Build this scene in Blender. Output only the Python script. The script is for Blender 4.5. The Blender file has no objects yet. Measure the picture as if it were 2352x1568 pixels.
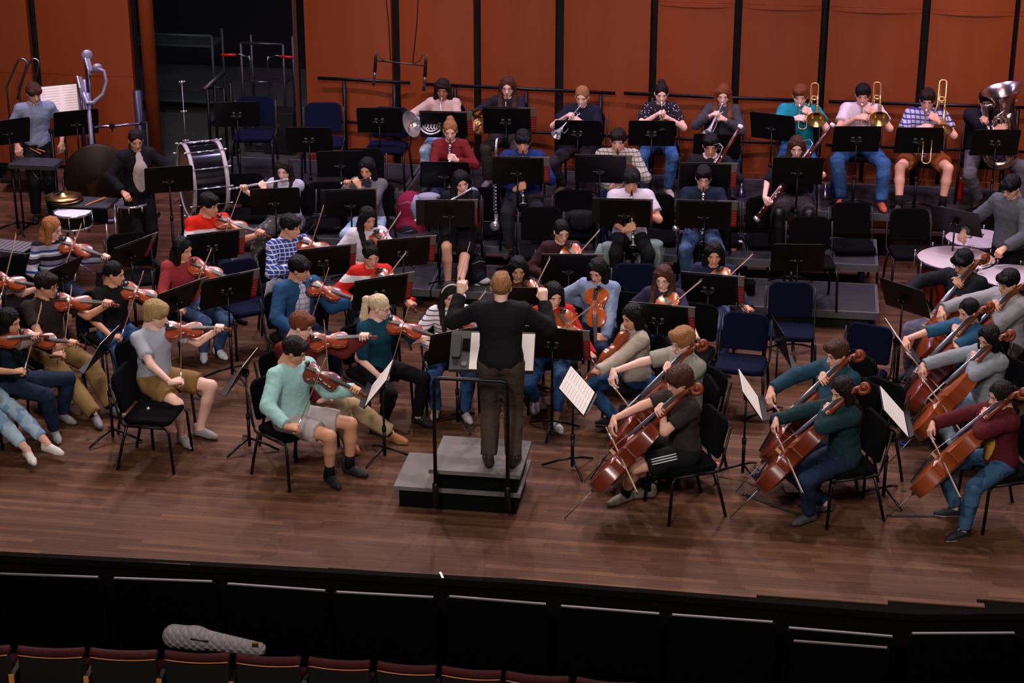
import bpy, math, random
import numpy as np
from mathutils import Vector, Matrix

# ------------------------------------------------------------------ camera, world, lights, exposure
SC = bpy.context.scene
FPX, TH, CAMH = 4488.0, math.radians(21.7), 7.3
PHI = math.radians(8.5)
CO = bpy.context.scene.collection.objects
cam_d = bpy.data.cameras.new('camera'); cam = bpy.data.objects.new('camera', cam_d); CO.link(cam)
cam.location = (0, 0, CAMH); cam.rotation_euler = (math.pi/2-TH, 0, 0)
cam_d.sensor_width = 36; cam_d.lens = 36*FPX/2352; cam_d.clip_end = 200
SC.camera = cam
SC.view_settings.view_transform = 'Standard'; SC.view_settings.look = 'None'
SC.view_settings.gamma = 1; SC.view_settings.use_curve_mapping = False
SC.view_settings.exposure = 0.32
w = bpy.data.worlds.new('world'); SC.world = w; w.use_nodes = True
w.node_tree.nodes['Background'].inputs[0].default_value = (.30, .26, .32, 1)
w.node_tree.nodes['Background'].inputs[1].default_value = .06

def lamp(kind, name, loc, aim, energy, color, size=1.0, spot=60, blend=.6):
    d = bpy.data.lights.new(name, kind); d.energy = energy; d.color = color
    if kind == 'AREA': d.shape = 'DISK'; d.size = size
    if kind == 'SPOT': d.spot_size = math.radians(spot); d.spot_blend = blend; d.shadow_soft_size = size
    o = bpy.data.objects.new(name, d); CO.link(o); o.location = loc
    o.rotation_euler = (Vector(aim)-Vector(loc)).to_track_quat('-Z', 'Y').to_euler()
    return o
WARM = (1, .85, .72); PINK = (1.0, .64, .72); VIO = (.50, .38, 1.0)
for i, x in enumerate((-6.0, -2.0, 2.0, 6.0)):        # stage downlights over the strings
    lamp('SPOT', 'stage_downlight', (x, 18.4-x*.14, 9.0), (x*.98, 15.2-x*.14, 0), 700, WARM, .14, 74, .7)
for i, x in enumerate((-4.6, -.6, 3.2)):                # upstage key lights: crisp shadows fall towards the house
    lamp('SPOT', 'upstage_key', (x, 24.2-x*.14, 9.4), (x*.95-.2, 14.6-x*.14, 0), 1250, WARM, .045, 44, .8)
for i, x in enumerate((-5.0, 0.0, 5.0)):                # downlights over the winds
    lamp('SPOT', 'wind_downlight', (x, 20.6-x*.14, 8.6), (x, 19.2-x*.14, .4), 620, (1, .80, .84), .15, 70, .7)
for x in (-3.2, 0.2, 3.6, 6.4):                              # pink front wash on the brass and the shell
    lamp('SPOT', 'shell_wash', (x, 15.6-x*.14, 8.8), (x+.15, 21.9-x*.14, 1.5), 900, PINK, .12, 42, .8)
for x in (-5.5, -1.5, 2.5, 6):
    lamp('AREA', 'violet_toplight', (x, 22.2-x*.14, 8.2), (x+.1, 20.3-x*.14, .5), 150, (.62, .50, 1.0), 1.2)
lamp('SPOT', 'side_wash', (-6.5, 19.5, 8.5), (-6.3, 24.2, 1.6), 700, (1, .66, .56), .2, 52, .8)
lamp('AREA', 'house_front_light', (-2.5, 4.0, 9.5), (0, 16.5, .8), 620, (1, .90, .84), 2.4)
lamp('AREA', 'house_front_light', (4.0, 5.0, 9.5), (1, 16.5, .8), 330, (1, .88, .84), 2.0)

# ------------------------------------------------------------------ projection helpers (pixel of the 2352x1568 frame -> point at height z)
_F = np.array([0, math.cos(TH), -math.sin(TH)]); _U = np.array([0, math.sin(TH), math.cos(TH)]); _R = np.array([1., 0, 0])
C0 = np.array([0, 0, CAMH])
def ray(px, py): return _F + (px-1176)/FPX*_R - (py-784)/FPX*_U
def P(px, py, z):
    d = ray(px, py); t = (z-CAMH)/d[2]; return C0 + d*t
UV = np.array([math.cos(PHI), -math.sin(PHI), 0]); WV = np.array([math.sin(PHI), math.cos(PHI), 0])
def PW(px, py, w0):                      # point on the vertical plane of stage depth w0
    d = ray(px, py); t = w0/(d@WV); return C0 + d*t
def zat(px, py, x, y):                   # height seen at pixel row py above ground point x,y
    d = ray(px, py); return CAMH + d[2]*(math.hypot(x, y)/math.hypot(d[0], d[1]))
def stage(u, w_, z): return UV*u + WV*w_ + np.array([0, 0, z])
def uw(p): return float(p@UV), float(p@WV)

# ------------------------------------------------------------------ materials
def lin(c):
    if isinstance(c, str):
        c = c.lstrip('#'); c = [int(c[i:i+2], 16)/255 for i in (0, 2, 4)]
    return tuple(((v+.055)/1.055)**2.4 if v > .04045 else v/12.92 for v in c) + (1,)
MATS = {}
def mat(name, col, rough=.6, metal=0, bump=None, vary=0, pat=None, spec=.5, coat=0, trans=0):
    if name in MATS: return MATS[name]
    m = bpy.data.materials.new(name); m.use_nodes = True; MATS[name] = m
    N = m.node_tree.nodes; L = m.node_tree.links; b = N['Principled BSDF']
    b.inputs['Base Color'].default_value = lin(col); b.inputs['Roughness'].default_value = rough
    b.inputs['Metallic'].default_value = metal; b.inputs['Specular IOR Level'].default_value = spec
    if coat: b.inputs['Coat Weight'].default_value = coat; b.inputs['Coat Roughness'].default_value = .12
    if trans: b.inputs['Transmission Weight'].default_value = trans
    tc = None
    def coords():
        nonlocal tc
        if tc is None: tc = N.new('ShaderNodeTexCoord')
        return tc.outputs['Object']
    def noise(scale, detail=3):
        n = N.new('ShaderNodeTexNoise'); n.inputs['Scale'].default_value = scale; n.inputs['Detail'].default_value = detail
        L.new(coords(), n.inputs['Vector']); return n.outputs['Fac']
    def mix(f, a, c):
        x = N.new('ShaderNodeMix'); x.data_type = 'RGBA'
        if hasattr(f, 'links'): L.new(f, x.inputs[0])
        else: x.inputs[0].default_value = f
        for v, s in ((a, 6), (c, 7)):
            if hasattr(v, 'links'): L.new(v, x.inputs[s])
            else: x.inputs[s].default_value = v
        return x.outputs[2]
    def mth(op, a, c=None):
        x = N.new('ShaderNodeMath'); x.operation = op
        for v, s in ((a, 0), (c, 1)):
            if v is None: continue
            if hasattr(v, 'links'): L.new(v, x.inputs[s])
            else: x.inputs[s].default_value = v
        return x.outputs[0]
    if pat:
        kind = pat[0]; sep = N.new('ShaderNodeSeparateXYZ'); L.new(coords(), sep.inputs[0])
        X, Y, Z = sep.outputs
        def band(v, period, width, off=0):
            f = mth('FRACT', mth('ADD', mth('DIVIDE', v, period), off+50.0)); return mth('LESS_THAN', f, width)
        if kind == 'stripe':          # (kind, [(colour, period, width, offset)...])
            c = lin(col)
            for cc, p, wd, of in pat[1]: c = mix(band(Z, p, wd, of), c, lin(cc))
            L.new(c, b.inputs['Base Color'])
        if kind == 'plaid':
            cc, p, wd = pat[1:4]; xx = mth('ADD', X, mth('MULTIPLY', Y, .35)); c = mix(band(Z, p, wd), lin(col), lin(cc))
            c = mix(mth('MULTIPLY', band(xx, p, wd), .75), c, lin(cc)); L.new(c, b.inputs['Base Color'])
        if kind == 'dots':
            cc, scale, th = pat[1:4]; v = N.new('ShaderNodeTexVoronoi'); v.inputs['Scale'].default_value = scale; L.new(coords(), v.inputs['Vector'])
            L.new(mix(mth('LESS_THAN', v.outputs['Distance'], th), lin(col), lin(cc)), b.inputs['Base Color'])
        if kind == 'patch':
            cc, scale, th = pat[1:4]; f = mth('GREATER_THAN', noise(scale, 2), th); L.new(mix(f, lin(col), lin(cc)), b.inputs['Base Color'])
        if kind == 'hoops':           # chest bands (z0,z1,colour)
            c = lin(col)
            for z0, z1, cc in pat[1]: c = mix(mth('MULTIPLY', mth('GREATER_THAN', Z, z0), mth('LESS_THAN', Z, z1)), c, lin(cc))
            L.new(c, b.inputs['Base Color'])
        if kind == 'grain':
            cc, sc_ = pat[1], pat[2]; mp = N.new('ShaderNodeMapping'); mp.inputs['Scale'].default_value = sc_
            L.new(coords(), mp.inputs[0]); n = N.new('ShaderNodeTexNoise'); n.inputs['Scale'].default_value = 1; n.inputs['Detail'].default_value = 5
            L.new(mp.outputs[0], n.inputs['Vector'])
            L.new(mix(n.outputs['Fac'], lin(col), lin(cc)), b.inputs['Base Color'])
    elif vary:
        r = N.new('ShaderNodeMapRange'); L.new(noise(vary if vary > 1 else 12), r.inputs[0]); r.inputs[1].default_value = .3; r.inputs[2].default_value = .7
        d = tuple(v*.72 for v in lin(col)[:3])+(1,); L.new(mix(r.outputs[0], lin(col), d), b.inputs['Base Color'])
    if bump:
        bn = N.new('ShaderNodeBump'); bn.inputs['Distance'].default_value = bump[1]; bn.inputs['Strength'].default_value = .8
        if len(bump) > 2:             # stretched strands
            mp = N.new('ShaderNodeMapping'); mp.inputs['Scale'].default_value = bump[2]; L.new(coords(), mp.inputs[0])
            n = N.new('ShaderNodeTexNoise'); n.inputs['Scale'].default_value = bump[0]; n.inputs['Detail'].default_value = 3; L.new(mp.outputs[0], n.inputs['Vector'])
            L.new(n.outputs['Fac'], bn.inputs['Height'])
        else: L.new(noise(bump[0], 3), bn.inputs['Height'])
        L.new(bn.outputs[0], b.inputs['Normal'])
    return m
def cloth(c, pat=None): return mat('cloth_'+str(c)+(str(pat) if pat else ''), c, .85, bump=(16, .008), pat=pat, spec=.2)
def M_(n):  # fixed palette
    T = dict(black_metal=('#0b0b0d', .42, .3), black_plastic=('#0c0c0e', .45, 0), chrome=('#e2e2e8', .18, .8), silver=('#e4e4ee', .24, .7), brass=('#d0a868', .24, .8),
             steel=('#8d8f96', .35, 1), black_cloth=('#08080a', .95, 0), navy_cloth=('#0d1026', .95, 0), rosin_wood=('#c6a583', .5, 0), ebony=('#141212', .35, 0),
             fingerboard=('#3a3a40', .3, 0), white=('#e9e6ea', .5, 0), paper=('#eae4dc', .7, 0), bronze=('#8c6a3c', .38, .9), rubber=('#101010', .8, 0),
             red_plastic=('#c4160f', .4, 0), glass_lens=('#b8b4b8', .1, 0), drumhead=('#e6dfe6', .45, 0), horsehair=('#d8cfc0', .6, 0), stick_wood=('#d98a4a', .5, 0))
    c, r, me = T[n]; return mat(n, c, r, me, spec=.06 if n in ('black_cloth', 'navy_cloth') else .5)

# ------------------------------------------------------------------ mesh helpers
class MB:
    def __init__(s): s.v = []; s.f = []; s.n = 0
    def add(s, V, F, mi=0):
        V = np.asarray(V, float).reshape(-1, 3); s.v.append(V)
        off = s.n
        if isinstance(F, np.ndarray): s.f.append((F+off, mi))
        else:
            by = {}
            for q in F: by.setdefault(len(q), []).append(q)
            for q in by.values(): s.f.append((np.array(q)+off, mi))
        s.n += len(V); return s
    def box(s, c, d, R=None, mi=0):
        x, y, z = [a/2 for a in d]
        V = np.array([(i, j, k) for i in (-x, x) for j in (-y, y) for k in (-z, z)])
        if R is not None: V = V @ np.asarray(R).T
        return s.add(V+np.array(c), [(0, 1, 3, 2), (4, 6, 7, 5), (0, 4, 5, 1), (2, 3, 7, 6), (0, 2, 6, 4), (1, 5, 7, 3)], mi)
    def tube(s, path, r, n=8, mi=0, caps=True, closed=False):
        p = np.array(path, float); m = len(p); rr = np.full(m, r) if np.isscalar(r) else np.array(r, float)
        t = np.gradient(p, axis=0) if m > 1 else None
        if closed: t = np.roll(p, -1, 0)-np.roll(p, 1, 0)
        t /= np.linalg.norm(t, axis=1)[:, None]+1e-12
        a = np.cross(t[0], (0, 0, 1)) if abs(t[0][2]) < .9 else np.cross(t[0], (1, 0, 0)); a /= np.linalg.norm(a)
        ang = np.arange(n)*2*math.pi/n; V = []
        for i in range(m):
            a = a - t[i]*(a@t[i]); a /= np.linalg.norm(a); b = np.cross(t[i], a)
            V.append(p[i] + rr[i]*(np.cos(ang)[:, None]*a + np.sin(ang)[:, None]*b))
        V = np.concatenate(V); F = []
        k = m if closed else m-1
        for i in range(k):
            j = (i+1) % m
            for q in range(n): F.append((i*n+q, i*n+(q+1) % n, j*n+(q+1) % n, j*n+q))
        if caps and not closed:
            V = np.concatenate([V, p[:1], p[-1:]]); c0, c1 = m*n, m*n+1
            for q in range(n): F.append((c0, (q+1) % n, q)); F.append((c1, (m-1)*n+q, (m-1)*n+(q+1) % n))
        return s.add(V, F, mi)
    def lathe(s, prof, o=(0, 0, 0), ax=(0, 0, 1), n=20, mi=0):
        ax = np.array(ax, float); ax /= np.linalg.norm(ax); a = np.cross(ax, (0, 0, 1)) if abs(ax[2]) < .9 else np.cross(ax, (1, 0, 0)); a /= np.linalg.norm(a); b = np.cross(ax, a)
        ang = np.arange(n)*2*math.pi/n; ring = np.cos(ang)[:, None]*a+np.sin(ang)[:, None]*b
        V = np.concatenate([np.array(o)+ring*r+ax*h for r, h in prof]); F = []
        for i in range(len(prof)-1):
            for q in range(n): F.append((i*n+q, i*n+(q+1) % n, (i+1)*n+(q+1) % n, (i+1)*n+q))
        return s.add(V, F, mi)
    def slab(s, outline, z0, z1, bev=.006, R=None, o=(0, 0, 0), mi=0, dome=0):
        O = np.array(outline, float); c = O.mean(0); L = np.linalg.norm(O-c, axis=1)[:, None]; k = (L-bev)/L
        lay = [(c+(O-c)*k, z0), (O, z0+bev), (O, z1-bev), (c+(O-c)*k, z1)]
        n = len(O); V = []
        for q, z in lay: V += [(x, y, z) for x, y in q]
        V += [(c[0], c[1], z0-dome*.3), (c[0], c[1], z1+dome)]
        if dome:                     # an inner ring so that the dome stays soft
            pass
        V = np.array(V); F = []
        for i in range(3):
            for q in range(n): F.append((i*n+q, i*n+(q+1) % n, (i+1)*n+(q+1) % n, (i+1)*n+q))
        for q in range(n): F.append((4*n, (q+1) % n, q)); F.append((4*n+1, 3*n+q, 3*n+(q+1) % n))
        if R is not None: V = V @ np.asarray(R).T
        return s.add(V+np.array(o), F, mi)
    def ball(s, c, r, nu=10, nv=6, R=None, mi=0):
        r = np.array([r, r, r], float) if np.isscalar(r) else np.array(r, float)
        V = [(0, 0, 1)]+[(math.sin(a)*math.cos(b), math.sin(a)*math.sin(b), math.cos(a)) for a in [math.pi*i/nv for i in range(1, nv)] for b in [2*math.pi*j/nu for j in range(nu)]]+[(0, 0, -1)]
        V = np.array(V)*r; F = [(0, 1+j, 1+(j+1) % nu) for j in range(nu)]
        for i in range(nv-2):
            for j in range(nu): F.append((1+i*nu+j, 1+(i+1)*nu+j, 1+(i+1)*nu+(j+1) % nu, 1+i*nu+(j+1) % nu))
        e = len(V)-1; F += [(e, 1+(nv-2)*nu+(j+1) % nu, 1+(nv-2)*nu+j) for j in range(nu)]
        if R is not None: V = V @ np.asarray(R).T
        return s.add(V+np.array(c), F, mi)
    def mesh(s, name, mats, smooth=True):
        me = bpy.data.meshes.new(name)
        if not s.v: return me
        V = np.concatenate(s.v); me.vertices.add(len(V)); me.vertices.foreach_set('co', V.astype(np.float32).ravel())
        tot = sum(len(f) for f, _ in s.f); nl = sum(f.size for f, _ in s.f)
        me.loops.add(nl); me.polygons.add(tot)
        me.loops.foreach_set('vertex_index', np.concatenate([f.ravel() for f, _ in s.f]).astype(np.int32))
        sizes = np.concatenate([np.full(len(f), f.shape[1]) for f, _ in s.f]); st = np.concatenate([[0], np.cumsum(sizes)[:-1]])
        me.polygons.foreach_set('loop_start', st.astype(np.int32))
        me.polygons.foreach_set('material_index', np.concatenate([np.full(len(f), mi) for f, mi in s.f]).astype(np.int32))
        for m in (mats if isinstance(mats, (list, tuple)) else [mats]): me.materials.append(m)
        me.update(calc_edges=True)
        if smooth: me.shade_smooth()
        else: me.shade_flat()
        return me
def rrect(w_, h, r, n=4, cy=0, rb=None):
    rb = r if rb is None else rb; pts = []
    for cx, sy, a0, q in ((w_/2, 1, 0, r), (-w_/2, 1, 90, r), (-w_/2, -1, 180, rb), (w_/2, -1, 270, rb)):
        ox = math.copysign(abs(cx)-q, cx); oy = sy*(h/2-q)
        for i in range(n+1):
            a = math.radians(a0+90*i/n); pts.append((ox+q*math.cos(a), cy+oy+q*math.sin(a)))
    return pts
def arc(c, r, a0, a1, n=10, ax=(1, 0, 0), ay=(0, 1, 0)):
    c, ax, ay = map(lambda q: np.array(q, float), (c, ax, ay))
    return [tuple(c+r*(math.cos(math.radians(a0+(a1-a0)*i/n))*ax+math.sin(math.radians(a0+(a1-a0)*i/n))*ay)) for i in range(n+1)]
def auto(me, ang=35):
    try: me.set_sharp_from_angle(angle=math.radians(ang))
    except Exception: pass
    return me
def rotz(a): c, s_ = math.cos(a), math.sin(a); return np.array([[c, -s_, 0], [s_, c, 0], [0, 0, 1]])
def rotx(a): c, s_ = math.cos(a), math.sin(a); return np.array([[1, 0, 0], [0, c, -s_], [0, s_, c]])
def roty(a): c, s_ = math.cos(a), math.sin(a); return np.array([[c, 0, s_], [0, 1, 0], [-s_, 0, c]])
def unit(v): v = np.array(v, float); return v/np.linalg.norm(v)
def frame(y, z):                        # columns x,y,z with y exact
    y = unit(y); x = unit(np.cross(y, z)); return np.stack([x, y, np.cross(x, y)], 1)
def link(name, me, parent=None, label=None, cat=None, group=None, kind=None, M=None):
    o = bpy.data.objects.new(name, me); CO.link(o)
    if parent is not None: o.parent = parent
    if label: o['label'] = label
    if cat: o['category'] = cat
    if group: o['group'] = group
    if kind: o['kind'] = kind
    if M is not None: o.matrix_basis = M
    return o
def mtx(R=np.eye(3), t=(0, 0, 0), s=1.0):
    m = Matrix.Identity(4)
    for i in range(3):
        for j in range(3): m[i][j] = float(R[i][j])*s
        m[i][3] = float(t[i])
    return m
PROTO = {}
def place(kind, M, label, cat, group=None, over=None):
    """an Empty for the thing, one object per part (mesh data shared between alike things)"""
    root = link(kind if not over or 'name' not in over else over['name'], None, None, label, cat, group, None, M)
    root.empty_display_size = .1
    for name, me, kids, lab in PROTO[kind]:
        if over and name in over: me = over[name]
        c = link(name, me, root, lab)
        for n2, m2 in kids: link(n2, m2, c)
    return root
def proto(kind, parts): PROTO[kind] = [(p[0], p[1], p[2] if len(p) > 2 else [], p[3] if len(p) > 3 else None) for p in parts]

# ------------------------------------------------------------------ signed distance fields -> one smooth surface
class Field:
    def __init__(s, lo, hi, h, k=.02):
        s.lo = np.array(lo, np.float32); s.h = h; s.k = k
        s.n = np.maximum(np.ceil((np.array(hi)-lo)/h).astype(int)+1, 3); s.D = np.full(s.n, .25, np.float32)
    def sub(s, lo, hi):
        i0 = np.clip(np.floor((lo-s.lo)/s.h).astype(int), 0, s.n-1); i1 = np.clip(np.ceil((hi-s.lo)/s.h).astype(int)+1, 1, s.n)
        if (i1 <= i0).any(): return None
        ax = [(s.lo[k]+s.h*np.arange(i0[k], i1[k], dtype=np.float32)) for k in range(3)]
        return (slice(i0[0], i1[0]), slice(i0[1], i1[1]), slice(i0[2], i1[2])), ax[0][:, None, None], ax[1][None, :, None], ax[2][None, None, :]
    def put(s, sl, d, k):
        a = s.D[sl]; k = s.k if k is None else k
        hh = np.maximum(k-np.abs(a-d), 0)/k; s.D[sl] = np.minimum(a, d)-hh*hh*k*.25
    def cut(s, sl, d, k=.008):
        a = s.D[sl]; d = -d; hh = np.maximum(k-np.abs(a-d), 0)/k; s.D[sl] = np.maximum(a, d)+hh*hh*k*.25
    def cone(s, a, b, ra, rb, k=None, flat=False, neg=False):
        a = np.array(a, np.float32); b = np.array(b, np.float32); m = max(ra, rb)+s.k+s.h*2
        g = s.sub(np.minimum(a, b)-m, np.maximum(a, b)+m)
        if g is None: return s
        sl, X, Y, Z = g; ba = b-a; L2 = float(ba@ba)+1e-9
        x, y, z = X-a[0], Y-a[1], Z-a[2]; t0 = (x*ba[0]+y*ba[1]+z*ba[2])/L2; t = np.clip(t0, 0, 1)
        d = np.sqrt((x-t*ba[0])**2+(y-t*ba[1])**2+(z-t*ba[2])**2)-(ra+(rb-ra)*t)
        if flat: d = np.maximum(d, (t0-1)*math.sqrt(L2))
        (s.cut if neg else s.put)(sl, d, k if not neg else .006); return s
    def ell(s, c, r, R=None, k=None, neg=False):
        c = np.array(c, np.float32); r = np.array(r, np.float32); m = (r.max() if R is not None else r)+s.k+s.h*2
        g = s.sub(c-m, c+m)
        if g is None: return s
        sl, X, Y, Z = g; x, y, z = X-c[0], Y-c[1], Z-c[2]
        if R is not None:
            R = np.asarray(R, np.float32); x, y, z = [R[0, i]*x+R[1, i]*y+R[2, i]*z for i in range(3)]
        k0 = np.sqrt((x/r[0])**2+(y/r[1])**2+(z/r[2])**2); k1 = np.sqrt((x/r[0]**2)**2+(y/r[1]**2)**2+(z/r[2]**2)**2)+1e-6
        d = k0*(k0-1)/k1
        (s.cut if neg else s.put)(sl, d, k if not neg else .006); return s
    def ripple(s, amp, seed=0):
        r = np.random.RandomState(seed); ax = [(s.lo[k]+s.h*np.arange(s.n[k], dtype=np.float32)) for k in range(3)]
        X, Y, Z = ax[0][:, None, None], ax[1][None, :, None], ax[2][None, None, :]; m = np.abs(s.D) < .03; W = np.zeros_like(s.D)
        for i in range(5):
            k = r.normal(size=3); k = k/np.linalg.norm(k)*(30+16*i); w2 = r.normal(size=3)*9
            W += np.abs(np.sin(k[0]*X+k[1]*Y+k[2]*Z+2*np.sin(w2[0]*X+w2[1]*Y+w2[2]*Z)+r.rand()*6))-.5
        s.D -= np.where(m, W*amp, 0)
    def net(s):
        D = s.D; S = D < 0
        S[0] = S[-1] = False; S[:, 0] = S[:, -1] = False; S[:, :, 0] = S[:, :, -1] = False
        D = np.where(S, np.minimum(D, -1e-5), np.maximum(D, 1e-5))
        c = sum(S[i:S.shape[0]-1+i, j:S.shape[1]-1+j, k:S.shape[2]-1+k].astype(np.int8) for i in (0, 1) for j in (0, 1) for k in (0, 1))
        I = np.argwhere((c > 0) & (c < 8)); idx = np.full(c.shape, -1, np.int64); idx[tuple(I.T)] = np.arange(len(I))
        cor = {}
        for i in (0, 1):
            for j in (0, 1):
                for k in (0, 1): cor[i, j, k] = D[I[:, 0]+i, I[:, 1]+j, I[:, 2]+k]
        acc = np.zeros((len(I), 3)); cnt = np.zeros(len(I))
        for p in cor:
            for ax in range(3):
                if p[ax]: continue
                q = list(p); q[ax] = 1; q = tuple(q); a, b = cor[p], cor[q]; m = (a < 0) != (b < 0)
                t = a/(a-b+1e-12*(a == b)); pos = np.tile(np.array(p, float), (len(I), 1)); pos[:, ax] = t
                acc[m] += pos[m]; cnt[m] += 1
        V = (I+acc/np.maximum(cnt, 1)[:, None])*s.h+s.lo
        Q = []
        for ax in range(3):
            sl0 = [slice(None)]*3; sl1 = [slice(None)]*3; sl0[ax] = slice(0, -1); sl1[ax] = slice(1, None)
            A, B = S[tuple(sl0)], S[tuple(sl1)]; E = np.argwhere(A != B); a_in = A[tuple(E.T)]
            o1, o2 = (ax+1) % 3, (ax+2) % 3
            def at(d1, d2):
                e = E.copy(); e[:, o1] += d1; e[:, o2] += d2; return idx[tuple(e.T)]
            q = np.stack([at(-1, -1), at(0, -1), at(0, 0), at(-1, 0)], 1); q[~a_in] = q[~a_in][:, ::-1]; Q.append(q)
        return V, np.concatenate(Q)
# ------------------------------------------------------------------ the stage itself
def struct(name, me, parent=None, label=None):
    return link(name, me, parent, label if parent is None else None, None, None, 'structure' if parent is None else None)
Z3 = np.array([0, 0, 1.])
RS = np.stack([UV, WV, Z3], 1)                     # stage frame -> world
MS = mtx(RS)
def sbox(b, u0, u1, w0, w1, z0, z1, mi=0): return b.box(((u0+u1)/2, (w0+w1)/2, (z0+z1)/2), (u1-u0, w1-w0, z1-z0), None, mi)
FRONT = [(-12, 12.9), (-6.06, 13.03), (-3.94, 13.12), (-1.89, 13.19), (1.08, 13.15), (1.89, 13.28), (6, 14.1)]
def front_w(u):
    for (a, wa), (c, wc) in zip(FRONT, FRONT[1:]):
        if a <= u <= c: return wa+(wc-wa)*(u-a)/(c-a)
    return 13.1
def wood_floor_mat():
    m = bpy.data.materials.new('stage_plank_wood'); m.use_nodes = True; N, L = m.node_tree.nodes, m.node_tree.links; b = N['Principled BSDF']
    g = N.new('ShaderNodeNewGeometry'); r = N.new('ShaderNodeValToRGB'); L.new(g.outputs['Random Per Island'], r.inputs[0])
    e = r.color_ramp.elements; e[0].color = lin('#4a2f20'); e[1].color = lin('#684632'); x = e.new(.35); x.color = lin('#523525'); x = e.new(.7); x.color = lin('#5a3c2a')
    tc = N.new('ShaderNodeTexCoord'); mp = N.new('ShaderNodeMapping'); mp.inputs['Scale'].default_value = (1.6, 40, 1); L.new(tc.outputs['Object'], mp.inputs[0]); n = N.new('ShaderNodeTexNoise'); n.inputs['Scale'].default_value = 1.5; n.inputs['Detail'].default_value = 6; L.new(mp.outputs[0], n.inputs[0])
    n2 = N.new('ShaderNodeTexNoise'); n2.inputs['Scale'].default_value = .9; n2.inputs['Detail'].default_value = 4; L.new(tc.outputs['Object'], n2.inputs[0])
    def mul(c, f, lo, hi):
        mr = N.new('ShaderNodeMapRange'); L.new(f, mr.inputs[0]); mr.inputs[1].default_value = .3; mr.inputs[2].default_value = .7; mr.inputs[3].default_value = lo; mr.inputs[4].default_value = hi
        v = N.new('ShaderNodeVectorMath'); v.operation = 'SCALE'; L.new(c, v.inputs[0]); L.new(mr.outputs[0], v.inputs[3]); return v.outputs[0]
    c = mul(r.outputs[0], n.outputs['Fac'], .72, 1.2); c = mul(c, n2.outputs['Fac'], .8, 1.12); L.new(c, b.inputs['Base Color'])
    mr = N.new('ShaderNodeMapRange'); L.new(n2.outputs['Fac'], mr.inputs[0]); mr.inputs[3].default_value = .55; mr.inputs[4].default_value = .78; L.new(mr.outputs[0], b.inputs['Roughness']); b.inputs['Specular IOR Level'].default_value = .12
    return m
random.seed(7)
def build_floor():
    base = MB(); pts = [(u, w_) for u, w_ in FRONT]+[(6, 22.6), (-5.7, 22.6), (-5.7, 23.3), (-12, 23.3)]
    n = len(pts); base.add([(u, w_, -.012) for u, w_ in pts]+[(u, w_, -.35) for u, w_ in pts], [tuple(range(n)), tuple(range(2*n-1, n-1, -1))]+[(i, n+i, n+(i+1) % n, (i+1) % n) for i in range(n)])
    o = struct('floor', base.mesh('floor', mat('floor_substrate', '#070504', .9, spec=.05), False)); o.matrix_basis = MS
    pk = MB(); V = []; F = []; wd = .060; rows = int((23.3-12.9)/wd)
    for i in range(rows):
        w0 = 12.90+i*wd; u = -9.9-random.random()*1.5
        while u < 4.6:
            l = random.uniform(.7, 2.0); u0, u1 = max(u+.0008, -10), min(u+l-.0008, 4.6); fw = max(front_w(max(min(u0, 5.9), -11)), front_w(max(min(u1, 5.9), -11))) if w0 < 14.2 else 0; u += l
            if u1-u0 < .05 or w0 < fw-.03: continue
            if w0 > 22.5 and u1 > -5.8: continue
            z = random.uniform(-.0006, .0006); k = len(V); a, b_ = w0+.0006, w0+wd-.0006
            V += [(u0, a, z), (u1, a, z), (u1, b_, z), (u0, b_, z), (u0, a, -.011), (u1, a, -.011), (u1, b_, -.011), (u0, b_, -.011)]
            F += [(k, k+1, k+2, k+3), (k+4, k+5, k+1, k), (k+5, k+6, k+2, k+1), (k+6, k+7, k+3, k+2), (k+7, k+4, k, k+3)]
    pk.add(V, np.array(F)); p = link('plank', pk.mesh('plank', wood_floor_mat(), False), o); p['kind'] = 'stuff'
    # rounded nosing on the stage lip
    ns = MB()
    for (a, wa), (c, wc) in zip(FRONT[1:], FRONT[2:]): ns.add([(a, wa-.02, 0), (c, wc-.02, 0), (c, wc+.045, 0.001), (a, wa+.045, .001), (a, wa-.03, -.05), (c, wc-.03, -.05)], [(0, 1, 2, 3), (4, 5, 1, 0)])
    link('stage_nosing', ns.mesh('stage_nosing', mat('nosing', '#0a0706', .9, spec=.05), False), o)
    bf = MB(); sbox(bf, -14, 6, 23.3, 34, -.1, -.003); sbox(bf, -5.7, 6, 22.6, 23.3, -.1, -.003); f = struct('floor', bf.mesh('backstage_floor', mat('backstage_floor', '#42493b', .7, vary=2), False), None, 'plain grey-green backstage floor'); f.matrix_basis = MS
build_floor()

# pit fascia below the stage lip, with pale metal edge strips
fa = MB()
for (a, wa), (c, wc) in zip(FRONT, FRONT[1:]): fa.add([(a, wa+.02, -.02), (c, wc+.02, -.02), (c, wc+.02, -2.2), (a, wa+.02, -2.2)], [(0, 3, 2, 1)])
o = struct('wall_pit', fa.mesh('wall_pit', mat('pit_black', '#020202', .95, spec=.05), False), None, 'black fascia under the stage front edge'); o.matrix_basis = MS
pf = MB(); sbox(pf, -12, 6, 9, 13.3, -2.25, -2.2); o = struct('floor', pf.mesh('house_floor', mat('house_carpet', '#07070a', .95), False), None, 'dark auditorium floor before the stage'); o.matrix_basis = MS
bars = [(0, 1315, 225, 1323), (262, 1325, 487, 1333), (523, 1338, 747, 1354), (773, 1357, 995, 1369), (1032, 1367, 1254, 1385), (1289, 1389, 1514, 1407), (1544, 1409, 1775, 1426), (1812, 1439, 2050, 1459), (2095, 1452, 2330, 1451), (1823, 1469, 2038, 1485)]
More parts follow.
